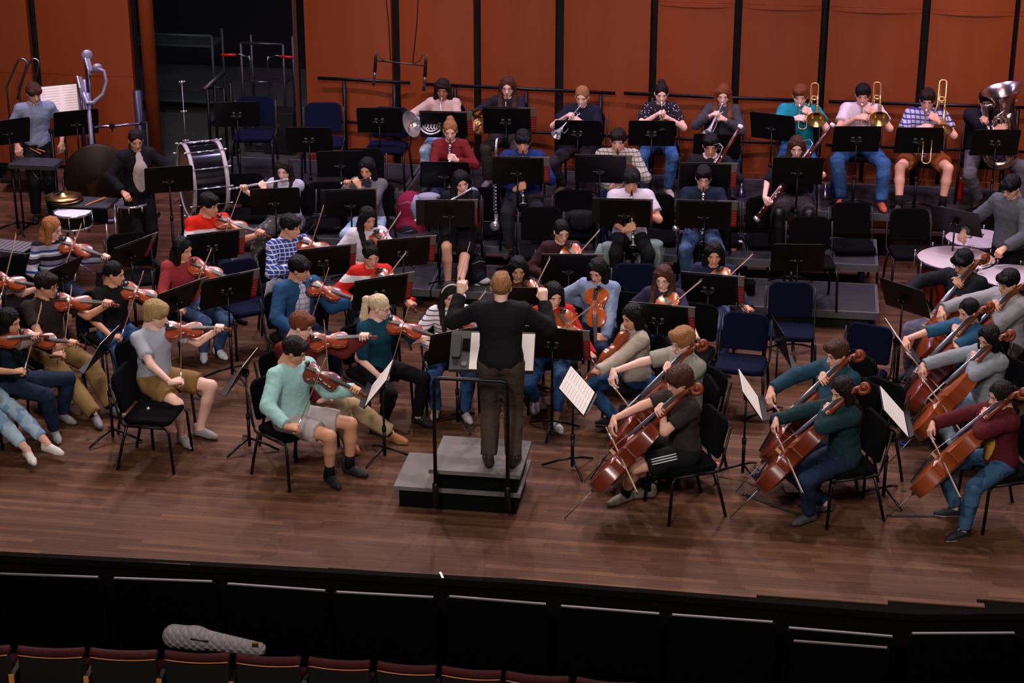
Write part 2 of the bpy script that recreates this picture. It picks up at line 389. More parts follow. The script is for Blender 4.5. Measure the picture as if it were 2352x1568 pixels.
for i, (x0, y0, x1, y1) in enumerate(bars):
    w0 = 12.93 if i < 8 else 12.98
    if i == 9: w0 = 12.86
    a, b_ = PW(x0, y0, w0), PW(x1, y1, w0 if i != 8 else 13.1); c = (a+b_)/2; d = unit(b_-a); L_ = np.linalg.norm(b_-a); fr_ = frame(np.cross((0, 0, 1), d), (0, 0, 1)); X = d; Yv = unit(np.cross((0, 0, 1.), d)); Zv = np.cross(X, Yv); R = np.stack([X, Yv, Zv], 1)
    r = link('pit_panel', None, None, 'black pit rail panel with pale metal edge, %s' % ['leftmost', 'second from the left', 'third from the left', 'fourth from the left', 'fifth from the left', 'sixth from the left', 'seventh from the left', 'eighth from the left', 'rightmost', 'lower one under the eighth'][i], 'panel', 'pit rail panels', None, mtx(R, c))
    link('top_edge', MB().box((0, 0, -.007), (L_, .018, .011)).mesh('top_edge', mat('dull_aluminium', '#6e6668', .6, .2), False), r, 'pale metal strip')
    link('board', MB().box((0, .0, -.30), (L_*1.06, .022, .56)).mesh('board', mat('pit_board', '#020203', .95, spec=.05), False), r)

# risers
RM = mat('riser_deck', '#29292b', .6, vary=3, spec=.3); EM = mat('riser_edge', '#5c5c62', .45, .4); BK = M_('black_metal')
def riser(u0, u1, w0, w1, z, skirt, label):
    r = link('riser_platform', None, None, label, 'riser', 'stage risers', None, MS)
    g = .008; u0 += g; u1 -= g
    link('deck', auto(sbox(MB(), u0+.03, u1-.03, w0+.03, w1-.03, z-.05, z-.001).mesh('deck', RM, False)), r)
    for nm, q in (('edge_rail', (u0, u1, w0, w0+.032)), ('edge_rail', (u0, u1, w1-.032, w1)), ('edge_rail', (u0, u0+.032, w0+.032, w1-.032)), ('edge_rail', (u1-.032, u1, w0+.032, w1-.032))): link(nm, sbox(MB(), *q, z-.075, z+.002).mesh('edge_rail', EM, False), r)
    for uu in (u0+.16, (u0+u1)/2, u1-.16):
        for ww in (w0+.12, w1-.12):
            if uu == (u0+u1)/2 and ww > w0+.2: continue
            link('leg', sbox(MB(), uu-.024, uu+.024, ww-.024, ww+.024, 0, z-.05).mesh('leg', BK, False), r)
    if skirt: link('closure_panel', sbox(MB(), u0+.1, u1-.1, w0+.055, w0+.065, .002, z-.07).mesh('closure_panel', mat('skirt_black', '#060607', .9), False), r, 'black closure panel')
US = [-6.06, -3.70, -1.36, .96]
names = ['left', 'middle', 'right']
for i in range(3):
    riser(US[i], US[i+1], 18.96, 19.84, .2, True, 'low grey riser of the front step, %s section' % names[i])
    riser(US[i], US[i+1], 19.86, 20.74, .4, False, 'mid height grey riser behind the front step, %s section' % names[i])
U3 = [-6.76, -4.40, -2.06, .29, 2.63]
for i in range(4): riser(U3[i], U3[i+1], 21.02, 22.16, .6, False, 'high back riser along the wooden wall, %s section' % ['far left', 'left of middle', 'right of middle', 'far right'][i])

# shell towers
def shell_mat():
    return mat('shell_wood', '#7a3412', .5, pat=('grain', '#8a3f18', (5, 5, .55)), spec=.4)
SHM = shell_mat(); SHD = mat('shell_gap', '#040405', .9)
def panel_mesh(wd, z0, z1, bulge, name):
    b = MB(); n = 10; V = []; F = []
    for j, z in enumerate((z0, z1)):
        for i in range(n+1):
            s = i/n*2-1; V.append((s*wd/2, -bulge*(1-s*s), z))
    for i in range(n): F.append((i, i+1, n+2+i, n+1+i))
    k = len(V); V += [(x, .10, z) for x, y, z in V]
    for i in range(n): F.append((k+i+1, k+i, k+n+1+i, k+n+2+i)); F.append((i+1, i, k+i, k+i+1)); F.append((n+1+i, n+2+i, k+n+2+i, k+n+1+i))
    F.append((0, n+1, k+n+1, k)); F.append((n, k+n, k+2*n+1, 2*n+1)); b.add(V, F); return auto(b.mesh(name, SHM), 40)
wall_r = struct('wall_back', sbox(MB(), -5.72, 7.5, 22.62, 22.7, 0, 6).mesh('wall_back', SHD, False), None, 'wooden orchestra shell behind the brass row'); wall_r.matrix_basis = MS
WP = 22.42
gaps = [(697, 697), (897, 916), (1087, 1104), (1276, 1296), (1495, 1512), (1688, 1706), (1888, 1906), (2120, 2139), (2333, 2345), (2560, 2580)]
def u_at(px, py, w0): return uw(PW(px, py, w0))[0]
for i in range(len(gaps)-1):
    x0, x1 = gaps[i][1], gaps[i+1][0]
    ua, ub = u_at(x0, 5, WP), u_at(x1, 5, WP)
    # the gap edges lean a little with height in the picture only through perspective: build upright
    zt = uw(PW((x0+x1)/2, 16, WP)) and PW((x0+x1)/2, max(8, 8+(x0-1500)*.03), WP)[2]
    zt = 2.70 if x0 < 1500 else 2.56
    c = (ua+ub)/2
    for nm, z0, z1 in (('shell_panel', .02, zt), ('shell_panel', zt+.05, 5.2)):
        p = link(nm, panel_mesh(ub-ua, z0, z1, .055, 'shell_panel'), wall_r); p.matrix_basis = mtx(t=(c, WP, 0))
    p = link('ledge', panel_mesh(ub-ua, zt+.004, zt+.046, .085, 'ledge'), wall_r); p.matrix_basis = mtx(t=(c, WP, 0))
    link('base_board', sbox(MB(), ua, ub, WP-.075, WP-.058, .02, .62).mesh('base_board', mat('shell_base', '#7a3a1c', .5), False), wall_r)
wall_l = struct('wall_left', sbox(MB(), -13, -8.35, 23.52, 23.6, 0, 7).mesh('wall_left', SHD, False), None, 'wooden shell panels behind the percussion at left'); wall_l.matrix_basis = MS
WL = 23.3
for (x0, x1) in ((-190, 58), (79, 293)):
    ua, ub = u_at(x0, 5, WL), u_at(x1, 5, WL)
    for z0, z1 in ((.05, 1.25), (1.255, 5.4)):
        p = link('shell_panel', panel_mesh(ub-ua, z0, z1, .05, 'shell_panel'), wall_l); p.matrix_basis = mtx(t=((ua+ub)/2, WL, 0))
ua = u_at(314, 5, WL); ub = u_at(347, 5, WL)
cp = MB().tube([((ua+ub)/2, WL+.05, .05), ((ua+ub)/2, WL+.05, 5.4)], (ub-ua)/2, 16); p = link('rounded_post', cp.mesh('rounded_post', SHM), wall_l)
cur = struct('wall_far', sbox(MB(), -15, 8, 29, 29.1, 0, 8).mesh('wall_far', mat('black_drape', '#050506', .95), False), None, 'black drape far behind the stage opening'); cur.matrix_basis = MS
# dull brown jamb on the right of the opening
ja = u_at(676, 100, 22.9); jb = struct('door_1', sbox(MB(), ja, ja+.055, 22.85, 22.93, 0, 6).mesh('door_1', mat('jamb', '#4a2418', .6), False), None, 'narrow brown frame beside the dark opening'); jb.matrix_basis = MS

# guard rails on the back riser
def rail(x0, y0, x1, y1, low, posts, label):
    r = link('guard_rail', None, None, label, 'railing', 'black guard rails behind the back riser'); w0 = 22.20
    a, b_ = PW(x0, y0, w0), PW(x1, y1, w0); fm = mat('rail_black', '#15151c', .35, .6)
    link('top_rail', MB().tube([a, b_], .021, 8).mesh('top_rail', fm), r)
    if low:
        c, d = a.copy(), b_.copy(); c[2] -= .52; d[2] -= .52; link('lower_rail', MB().tube([c, d], .018, 8).mesh('lower_rail', fm), r)
    for x in posts:
        t = (x-x0)/(x1-x0); q = a+(b_-a)*t; link('post', MB().tube([q-[0, 0, .03-0], [q[0], q[1], .62]], .024, 8).mesh('post', fm), r)
rail(730, 179, 942, 190, True, (790, 905), 'black guard rail behind the empty blue chairs')
rail(972, 193, 1413, 214, True, (1046, 1210, 1380), 'black guard rail behind the french horns')
rail(1433, 214, 1890, 233, True, (1500, 1650, 1806), 'black guard rail behind the trumpets')
rail(1903, 233, 2420, 249, True, (1990, 2170, 2340), 'black guard rail behind the trombones')
# ------------------------------------------------------------------ prefabricated head, hands, shoes
def head_field():
    f = Field((-.12, -.13, -.17), (.12, .15, .15), .0083, .02)
    f.ell((0, -.014, .034), (.074, .094, .084)); f.ell((0, .020, -.02), (.060, .070, .095), k=.02); f.ell((0, .036, -.078), (.040, .045, .036), k=.02)
    f.cone((-.034, .072, .026), (.034, .072, .026), .013, .013, k=.012); f.ell((0, .02, -.03), (.066, .055, .05), k=.02)
    f.cone((0, .082, .012), (0, .104, -.026), .0085, .0125, k=.008); f.cone((-.011, .094, -.030), (.011, .094, -.030), .009, .009, k=.006)
    for s in (-1, 1): f.ell((s*.030, .097, .006), (.017, .017, .012), neg=True)
    f.cone((-.017, .086, -.058), (.017, .086, -.058), .0085, .0085, k=.01); f.ell((0, .078, -.095), (.018, .014, .013), k=.01)
    for s in (-1, 1): f.ell((s*.077, -.006, -.006), (.010, .019, .030), k=.006)
    f.cone((0, -.022, -.05), (0, -.036, -.15), .053, .052, k=.02)
    return f.net()
HEAD = head_field()
def hand_field(curl, spread=.0, thumb=.3):
    f = Field((-.085, -.03, -.11), (.06, .20, .05), .0068, .008)
    f.cone((0, -.02, 0), (0, .02, 0), .024, .022)
    xs = (-.031, -.0105, .0105, .030); ln = (.042, .046, .043, .034)
    for i, x in enumerate(xs):
        f.cone((x*.45, .01, 0), (x, .078, 0), .016, .0125, k=.014)
        p = np.array([x, .078, 0.]); a = 0; L = ln[i]; dx = x*spread*8
        for j, (m, r) in enumerate(((1, .0105), (.68, .0095), (.52, .0085))):
            a += math.radians(curl[j]*(1+.08*i)); q = p+np.array([dx*L, math.cos(a)*L*m, -math.sin(a)*L*m]); f.cone(p, q, r, r-.0012, k=.004); p = q
    f.cone((-.014, .012, -.004), (-.046, .048, -.016), .016, .0125, k=.014); f.cone((-.046, .048, -.016), (-.050+.03*thumb, .078, -.028-.03*thumb), .0115, .010, k=.005)
    f.cone((-.050+.03*thumb, .078, -.028-.03*thumb), (-.046+.06*thumb, .098, -.040-.04*thumb), .0105, .009, k=.004)
    return f.net()
HANDS = dict(grip=hand_field((52, 62, 45), 0, .7), soft=hand_field((28, 34, 26), .1, .3), neck=hand_field((35, 58, 50), .15, .2), flat=hand_field((10, 14, 12), .2, .0))
def shoe_field():
    f = Field((-.06, -.09, -.01), (.06, .21, .12), .0085, .02)
    f.cone((0, -.035, .045), (0, -.03, .085), .036, .036); f.cone((0, -.03, .035), (0, .10, .030), .034, .036); f.cone((0, .10, .030), (0, .155, .026), .036, .026)
    f.ell((0, .02, .055), (.034, .07, .03))
    sl, X, Y, Z = f.sub(np.array([-1, -1, -1.]), np.array([1, 1, 1.])); f.D[sl] = np.maximum(f.D[sl], .003-Z+X*0+Y*0)
    V, Q = f.net(); zc = V[Q].mean(1)[:, 2]; yc = V[Q].mean(1)[:, 1]; return V, Q, zc < .018, (zc > .045) & (yc > .02) & (yc < .10)
SHOE = shoe_field(); SHOEM = {}
def shoe_mesh(up, sole, lace=None):
    k = (up, sole, lace)
    if k not in SHOEM:
        V, Q, lo, tp = SHOE; b = MB(); b.add(V, Q[~lo], 0); b.add(np.zeros((0, 3)), Q[lo]-len(V), 1)
        V2 = []
        if lace:
            for y in (.035, .055, .075, .095): b.tube([(-.026, y-.006, .076-(y-.03)*.42), (0, y, .090-(y-.03)*.46), (.026, y+.006, .076-(y-.03)*.42)], .0042, 5, 2)
        SHOEM[k] = b.mesh('shoe', [mat('shoe_'+up, up, .7), mat('sole_'+sole, sole, .7), mat('lace_'+(lace or up), lace or up, .8)])
    return SHOEM[k]
SKIN = dict(l='#dba690', m='#cd9474', t='#bd8363', d='#9c6448', p='#e6b8a6')
def skin(k): return mat('skin_'+k, SKIN[k], .55, spec=.35, vary=0)

def ik(a, t, l1, l2, pole):
    a, t = np.array(a, float), np.array(t, float); d = t-a; L = np.linalg.norm(d); Lm = (l1+l2)*.995
    if L > Lm: t = a+d/L*Lm; d = t-a; L = Lm
    e = d/L; x = (l1*l1-l2*l2+L*L)/(2*L); h = math.sqrt(max(l1*l1-x*x, 0)); p = np.array(pole, float); p = p-e*(p@e); p /= np.linalg.norm(p)+1e-9
    return a+e*x+p*h, t

HAIRC = dict(black='#070607', dark='#180f0c', brown='#43261a', auburn='#6e3a20', ginger='#a5683c', sandy='#96683f', blond='#a88b5c', pale='#d8c2a0', red='#8a4a2a')
def hair_mesh(style, col, Hc, Rh, Ry, seated, fem):
    lo, hi = Hc-np.array([.24, .28, .46]), Hc+np.array([.24, .24, .22])
    if style in ('short', 'crew', 'mop', 'fringe', 'bun', 'curly'): lo = Hc-np.array([.17, .19, .17])
    f = Field(lo, hi, .0112, .02)
    def W(p): return Hc+Rh@np.array(p, float)           # turns and nods with the head
    def G(p): return Hc+Ry@np.array(p, float)            # hangs straight down
    big = .008 if style in ('mop', 'curly') else (0 if style not in ('crew', 'bun', 'pony', 'tail') else -.005)
    f.ell(W((0, -.018, .036)), (.087+big, .104+big, .096+big), Rh)
    if style == 'mop': f.ell(W((0, .03, .075)), (.078, .07, .05), Rh); f.ell(W((0, -.05, -.03)), (.078, .06, .06), Rh)
    if style == 'curly': f.ell(W((.01, .05, .085)), (.07, .05, .045), Rh); f.ell(W((-.04, .0, .10)), (.04, .05, .03), Rh)
    # face opening
    if style in ('long', 'longf', 'tail', 'pony', 'knot', 'bun'): f.ell(W((0, .125, -.030)), (.080, .088, .122), Rh, neg=True)
    else: f.ell(W((0, .125, -.052)), (.082, .085, .118 if style not in ('fringe', 'mop') else .098), Rh, neg=True)
    f.ell(W((0, .07, -.10)), (.12, .12, .085), Rh, neg=True)
    if style in ('short', 'crew', 'fringe', 'curly', 'mop'):
        for s in (-1, 1): f.ell(W((s*.085, .022, -.045)), (.03, .045, .045), Rh, neg=True)
        f.ell(W((0, -.06, -.125)), (.11, .09, .06), Rh, neg=True)
    if style in ('fringe', 'mop'): f.cone(W((-.052, .062, .062)), W((.052, .062, .062)), .026, .026); f.cone(W((-.045, .080, .046)), W((.045, .080, .046)), .012, .012)
    if style == 'crew': f.ell(W((0, .045, .098)), (.058, .045, .026), Rh)
    if style == 'short': f.ell(W((.01, .055, .088)), (.062, .045, .035), Rh)
    if style in ('long', 'longf', 'bob'):
        f.ell(G((0, -.062, -.08)), (.090, .060, .13))
        for s in (-1, 1): f.cone(W((s*.068, -.005, .04)), G((s*.084, -.020, -.13)), .034, .034)
        if style != 'bob':
            for s in (-1, 0, 1): f.cone(G((s*.045, -.085, -.12)), G((s*.06, -.145, -.25)), .052, .046); f.cone(G((s*.06, -.145, -.25)), G((s*.05, -.15, -.37)), .046, .024)
            for s in (-1, 1):
                if style == 'longf': f.cone(G((s*.084, -.01, -.12)), G((s*.086, .075, -.25)), .034, .030); f.cone(G((s*.086, .075, -.25)), G((s*.078, .105, -.37)), .030, .016)
    if style in ('pony', 'tail'):
        z = .045 if style == 'pony' else -.02
        p = [W((0, -.10, z)), W((0, -.145, z-.015)), G((.03, -.15, -.10)), G((.05, -.13, -.26)), G((.05, -.11, -.38))]
        r = (.026, .032, .036, .034, .016) if style == 'pony' else (.022, .026, .028, .022, .010)
        for i in range(4): f.cone(p[i], p[i+1], r[i], r[i+1])
    if style in ('bun', 'highbun'): f.ell(W((0, -.055, .125)), (.043, .040, .036), Rh)
    if style == 'knot': f.ell(W((0, -.125, .0)), (.045, .038, .042), Rh)
    f.ripple(.0035, 11)
    V, Q = f.net()
    m = MB().add(V, Q); rel = mat('hair_'+col, HAIRC[col], .55, bump=(1, .03, (70, 70, 7)), spec=.22)
    return m.mesh('hair', rel)

def face_bits(b, Hc, Rh, hc, look, glasses):
    def W(p): return Hc+Rh@np.array(p, float)
    for s in (-1, 1):
        b.ball(W((s*.030, .0745, .004)), (.0135, .008, .0055), 8, 5, Rh, 1)
        b.ball(W((s*.030+look*.003, .0795, .0025)), (.0055, .0045, .0052), 6, 4, Rh, 2)
        b.tube([W((s*.016, .080, .0065)), W((s*.028, .0835, .0105)), W((s*.044, .074, .007))], .0024, 5, 2)       # lash line
        b.tube([W((s*.015, .086, .0245)), W((s*.032, .085, .0300)), W((s*.050, .071, .024))], (.0032, .0042, .0022), 5, 3)   # brow
    b.ball(W((0, .0935, -.0555)), (.019, .005, .0036), 8, 4, Rh, 4); b.ball(W((0, .0925, -.0625)), (.016, .0055, .0046), 8, 4, Rh, 4)

PERSON_LIST = []
def person(S):
    """S: spec dict. Returns the frames the instruments need."""
    fem = S.get('fem', False); sc = S.get('sc', .95 if fem else 1.0); zf = S['z']; a = math.radians(S['a']); stand = S.get('stand', False)
    lean = math.radians(S.get('lean', 4)); Rt = rotx(-lean); t = Rt[:, 2]; fw = np.array([0, 1., 0])
    hz = .915 if stand else .535
    H0 = np.array([0, 0, hz]); nb = H0+t*.475; hp = math.radians(S.get('pitch', 16)); hy = math.radians(S.get('hyaw', 0)); ht = math.radians(S.get('tilt', 0))
    Ry = rotz(hy); Rh = Ry@rotx(-hp)@roty(ht); Hc = nb+t*.07+Ry@np.array([0, .028, 0])+np.array([0, 0, .085]); 
    Rz = rotz(a+math.pi)
    head_w = P(S['h'][0], S['h'][1], zf+Hc[2]*sc); base = np.array([head_w[0], head_w[1], zf])-Rz@(Hc*sc*[1, 1, 0])
    S['base'] = base; S['Rz'] = Rz
    M = mtx(Rz, base)
    def tol(pw): return Rz.T@(np.array(pw, float)-base)
    def tow(pl): return base+Rz@np.array(pl, float)
    S['tow'] = tow; S['sc'] = sc; S['Hc'] = Hc*sc; S['Rh'] = Rh; S['Ry'] = Ry; S['nb'] = nb*sc
    W_ = .146 if fem else .166
    sh = [nb+Rt@np.array([s*W_, 0, -.028]) for s in (1, -1)]       # right shoulder first (x = person's right)
    A = S['arms'](S, lambda p: np.array(p, float)/sc)              # -> (T, handdir, back, pose, pole) right then left, true local units
    arms = []
    for i in (0, 1):
        T, hd, hb, pose, pole = A[i]; T = np.array(T, float)/sc; hd = unit(hd); hb = np.array(hb, float)
        Rf = frame(hd, hb); hbv = Rf[:, 2]; off = {'grip': (.082, .034), 'neck': (.080, .032), 'soft': (.09, .022), 'flat': (.10, .012)}[pose]
        wr = T-hd*off[0]+hbv*off[1]; el, wr = ik(sh[i], wr, .285, .255, pole); arms.append((el, wr, Rf, pose))
    # legs
    hj = [H0+np.array([s*.088, 0 if stand else .02, -.02 if stand else .0]) for s in (1, -1)]; legs = []
    ks = S.get('ks', .26 if S['arms'] is hold_cello else .14); fo = S.get('fo', .0); FT = S.get('feet')
    for i, s in enumerate((1, -1)):
        if FT and FT[i] is not None:
            q = tol(P(FT[i][0], FT[i][1], zf+.06))/sc; q[2] = .085; toe = unit([s*.25, 1, 0]); q = q-toe*.04
        elif stand: q = np.array([s*.10, .0+s*S.get('step', 0), .085]); toe = unit([s*.22, 1, 0])
        else: q = np.array([s*ks*1.02, .43+fo*(1 if i == 0 else S.get('fol', fo)/fo if fo else 0), .085]); toe = unit([s*.28, 1, 0])
        kn, q = ik(hj[i], q, .44, .415, (s*(ks-.09)*2.2, .35, 1.0) if not stand else (0, 1, 0)); legs.append((kn, q, toe))
    # body surface
    pts = np.array([H0-.22, H0+.22, Hc-.17, Hc+.17]+[p+o for x in arms for p in x[:2] for o in (-.08, .08)]+[p+o for x in legs for p in x[:2] for o in (-.12, .12)]+[x[1]+x[2]*.16 for x in legs])
    lo, hi = pts.min(0), pts.max(0); lo[2] = max(lo[2], -.02)
    top, bot = S['top'], S['bot']; slv = S.get('slv', 'long')
    f = Field(lo, hi, .0178, .03)
    def torso(f, e, collar=True):
        f.ell(H0+t*.20, np.array([.132 if fem else .145, .100, .17])+e, Rt); f.ell(H0+t*.355, np.array([.150 if fem else .168, .108, .155])+e, Rt)
        f.cone(sh[0]-t*.005, sh[1]-t*.005, .058+e, .058+e, k=.04)
        if fem: f.ell(H0+t*.345+Rt@np.array([0, .062, 0]), np.array([.115, .058, .062])+e, Rt)
        f.cone(nb-t*.05, nb+t*.01, .078+e, .058+e*.5, k=.03)
    torso(f, 0); f.ell(H0+t*.04, (.160, .118, .12), Rt)
    f.cone(nb-t*.04, Hc+Ry@np.array([0, -.03, -.06]), .054, .050, k=.02)
    for i in (0, 1):
        el, wr, Rf, pose = arms[i]; f.cone(sh[i], el, .047, .040, k=.02); f.cone(el, wr, .040, .026, k=.016)
        kn, q, toe = legs[i]; f.cone(hj[i], kn, .084, .056, k=.03); f.cone(kn, kn+(q-kn)*.35, .056, .056, k=.02); f.cone(kn+(q-kn)*.35, q, .056, .036, k=.02); f.cone(q-[0, 0, .03], q+toe*.11-[0, 0, .045], .034, .026, k=.02)
    V, Q = f.net(); b = MB().add(V*sc, Q)
    b.add((HEAD[0]@Rh.T+Hc)*sc, HEAD[1])
    for i in (0, 1):
        el, wr, Rf, pose = arms[i]; hv, hq = HANDS[pose]; 
        if i == 1: hv = hv*[-1, 1, 1]; hq = hq[:, ::-1]
        b.add((hv*(.92 if fem else 1)@Rf.T+wr)*sc, hq)
    hb_ = MB(); face_bits(hb_, Hc, Rh, None, 0, False)
    for (v, (q_, mi)) in zip(hb_.v, [(None, None)]*0): pass
    n0 = b.n
    Vf = np.concatenate(hb_.v)*sc; b.v.append(Vf); b.f += [(F+n0, mi) for F, mi in hb_.f]; b.n += len(Vf)
    hc = S['hair'][1]; sk = S.get('skin', 'l')
    body = b.mesh('person', [skin(sk), mat('eye_white', '#d8cfc8', .3), mat('eye_dark', '#1a100c', .25), mat('brow_'+hc, tuple(x*.8 for x in [int(HAIRC[hc][i:i+2], 16)/255 for i in (1, 3, 5)]), .8), mat('lips_'+sk, {'l': '#b5685c', 'm': '#a8624f', 't': '#9a5544', 'd': '#7a4030', 'p': '#c47a70'}[sk], .45)])
    o = link('person', body, None, S['desc'], 'person', S.get('group'), None, M)
    link('hair', hair_mesh(S['hair'][0], hc, Hc, Rh, Ry, not stand, fem), o).matrix_basis = mtx(s=sc)
    # shirt
    cols = S.get('inner')
    f = Field(lo, hi, .0165, .03); e = .014 if S.get('fit', 0) == 0 else .024
    torso(f, e); f.ell(H0+t*.085, np.array([.150, .110, .115])+e, Rt); f.ell(H0+t*.03, np.array([.158, .116, .07])+e, Rt)
    for i in (0, 1):
        el, wr, Rf, pose = arms[i]
        if slv == 'none': f.cone(sh[i], sh[i]+(el-sh[i])*.25, .047+e*.7, .044+e*.7, k=.02, flat=True)
        elif slv == 'short': f.cone(sh[i], sh[i]+(el-sh[i])*.68, .048+e, .050+e, k=.02, flat=True)
        elif slv == 'elbow': f.cone(sh[i], el+(wr-el)*.12, .048+e, .044+e, k=.02, flat=True)
        else:
            f.cone(sh[i], el, .047+e, .041+e, k=.02); f.cone(el, el+(wr-el)*(.92 if slv == 'long' else .55), .041+e, .031+e, k=.012, flat=True)
    # neck opening
    f.cone(nb+t*.022+np.array([0, .012, 0]), nb+t*.10+np.array([0, .03, .0]), .050, .075, neg=True)
    f.ripple(S.get('rip', .0035), sum(map(ord, S['who'])) % 97)
    V, Q = f.net(); link('shirt', MB().add(V*sc, Q).mesh('shirt', top), o)
    if S.get('collar'):
        cc = MB(); c0 = nb+t*.038; ring = [c0+Rt@np.array([.068*math.cos(x), .062*math.sin(x)+.006, .014*-math.sin(x)]) for x in np.linspace(math.pi*.62, math.pi*2.38, 14)]
        cc.tube(np.array(ring)*sc, .0175, 7); link('collar', cc.mesh('collar', S['collar']), o)
    if cols is not None:      # front of an open jacket
        f = Field(lo, hi, .0165, .02)
        ys = .108+e-.092+.012; yc = ys+(.026 if fem else .008)
        f.cone(H0+t*.06+Rt@np.array([0, ys, 0]), H0+t*.33+Rt@np.array([0, yc, 0]), .094, .094); f.cone(H0+t*.33+Rt@np.array([0, yc, 0]), nb-t*.03+Rt@np.array([0, .034, 0]), .094, .082)
        V, Q = f.net(); link('undershirt', MB().add(V*sc, Q).mesh('undershirt', cols), o)
    # trousers / shorts / skirt
    f = Field(lo-.02, hi+.02, .0175, .03); e2 = S.get('bfit', .012); ln_ = S.get('len', 'full')
    f.ell(H0+t*.02, (.166+e2*.5, .124+e2*.5, .11), Rt)
    for i in (0, 1):
        kn, q, toe = legs[i]
        if ln_ in ('full', 'crop'):
            f.cone(hj[i], kn, .086+e2, .058+e2, k=.03); m_ = kn+(q-kn)*.35; f.cone(kn, m_, .058+e2, .056+e2, k=.02); f.cone(m_, kn+(q-kn)*(.97 if ln_ == 'full' else .78), .056+e2, .040+e2*1.3, k=.02, flat=True)
        elif ln_ == 'shorts': f.cone(hj[i], hj[i]+(kn-hj[i])*.74, .088+e2*1.3, .082+e2*1.5, k=.03, flat=True)
        elif ln_ == 'skirt': f.cone(hj[i], hj[i]+(kn-hj[i])*.92, .095+e2, .082+e2, k=.06, flat=True)
    f.ripple(.0035, 5)
    V, Q = f.net(); link(S.get('botname', {'shorts': 'shorts', 'skirt': 'skirt'}.get(ln_, 'trousers')), MB().add(V*sc, Q).mesh('trousers', bot), o)
    if S.get('tights'):
        f = Field(lo, hi, .02, .02)
        for i in (0, 1):
            kn, q, toe = legs[i]; f.cone(hj[i], kn, .088, .060); m_ = kn+(q-kn)*.35; f.cone(kn, m_, .060, .060); f.cone(m_, q, .060, .040)
        V, Q = f.net(); link('tights', MB().add(V*sc, Q).mesh('tights', S['tights']), o)
    if S.get('socks'):
        for i in (0, 1):
            kn, q, toe = legs[i]; link('sock', MB().tube(np.array([q-[0, 0, .02], q+(kn-q)*.12, q+(kn-q)*.26])*sc, (.046*sc, .044*sc, .047*sc), 10).mesh('sock', S['socks']), o)
    sh_ = S.get('shoe', ('#141416', '#0a0a0a', None))
    for i in (0, 1):
        kn, q, toe = legs[i]; Rf = frame((toe[0], toe[1], 0), (0, 0, 1)); c = link('shoe', shoe_mesh(*sh_), o); c.matrix_basis = mtx(Rf, (q-[0, 0, .085])*sc, sc*1.06)
    if S.get('glasses'):
        g = MB(); W = lambda p: (Hc+Rh@np.array(p, float))*sc
        for s in (-1, 1):
            g.tube([W((s*.031+.021*math.cos(x), .094-.01*abs(math.cos(x)), .002+.016*math.sin(x))) for x in np.linspace(0, 2*math.pi, 13)[:-1]], .0019, 5, 0, closed=True)
            g.tube([W((s*.052, .086, .006)), W((s*.076, .0, .006))], .0018, 4)
        g.tube([W((-.010, .094, .005)), W((0, .097, .008)), W((.010, .094, .005))], .0018, 4); link('glasses', g.mesh('glasses', mat('frame_'+S['glasses'], S['glasses'], .3)), o)
    if S.get('headband'): 
        g = MB(); W = lambda p: (Hc+Rh@np.array(p, float))*sc
        g.tube([W((.094*math.cos(x), .02, .036+.104*math.sin(x))) for x in np.linspace(.1, math.pi-.1, 12)], .006, 6); link('headband', g.mesh('headband', S['headband']), o)
    if S.get('tie'):
        g = MB(); W = lambda p: (Hc+Rh@np.array(p, float))*sc; st = S['hair'][0]; c0 = {'pony': (0, -.112, .042), 'tail': (0, -.112, -.02), 'bun': (0, -.05, .105)}[st]
        ax = unit(W((0, -.145, .03))-W((0, -.10, .045))) if st != 'bun' else Rh[:, 2]
        g.lathe([(.024, -.008), (.033, -.004), (.033, .004), (.024, .008)], W(c0), ax, 10); link('hair_tie', g.mesh('hair_tie', S['tie']), o)
    for nm, fn in S.get('extra', []): fn(S, o, dict(H0=H0, t=t, Rt=Rt, nb=nb, Hc=Hc, Rh=Rh, arms=arms, legs=legs, sc=sc))
    PERSON_LIST.append(S); S['legs'] = legs; S['armpos'] = arms
    if not stand and S.get('chair', True):
        cp = tow((0, -.01, 0)); chair(cp[0], cp[1], zf, S['a'], 'black' if S.get('chair', True) is True else S['chair'], 'black padded chair under the '+S['who'])
    return o
# ------------------------------------------------------------------ chairs and stands
def build_chair(kind, seatm):
    fm = M_('black_metal'); parts = []
    st = MB().slab(rrect(.45, .43, .07, 4), .425, .475, .014, o=(0, .01, 0), dome=.008)
    Rb = rotx(math.radians(13)); bk = MB(); bk.slab(rrect(.425, .35, .085, 5, rb=.035), -.02, .02, .012, R=Rb@rotx(math.pi/2), o=(0, -.235, .685), dome=.004)
    parts += [('seat', auto(st.mesh('seat', seatm))), ('backrest', auto(bk.mesh('backrest', seatm)))]
    for s in (-1, 1):
        parts.append(('leg', MB().tube([(s*.225, .19, .415), (s*.235, .22, .38), (s*.245, .245, .0)], .0135, 7).mesh('leg', fm)))
        parts.append(('leg', MB().tube([(s*.225, -.16, .415), (s*.235, -.22, .20), (s*.240, -.27, .0)], .0135, 7).mesh('leg', fm)))
        parts.append(('back_frame', MB().tube([(s*.225, -.05, .415), (s*.238, -.19, .43), (s*.240, -.215, .50), (s*.236, -.285, .80)], .011, 7).mesh('back_frame', fm)))
    fr = MB()
    for s in (-1, 1): fr.tube([(s*.225, .19, .415), (s*.225, -.18, .415)], .0125, 6)
    fr.tube([(-.225, .15, .412), (.225, .15, .412)], .009, 6); fr.tube([(-.225, -.13, .412), (.225, -.13, .412)], .009, 6)
    parts.append(('seat_frame', fr.mesh('seat_frame', fm))); proto(kind, parts)
build_chair('orchestra_chair', M_('black_cloth')); PROTO['orchestra_chair_navy'] = None
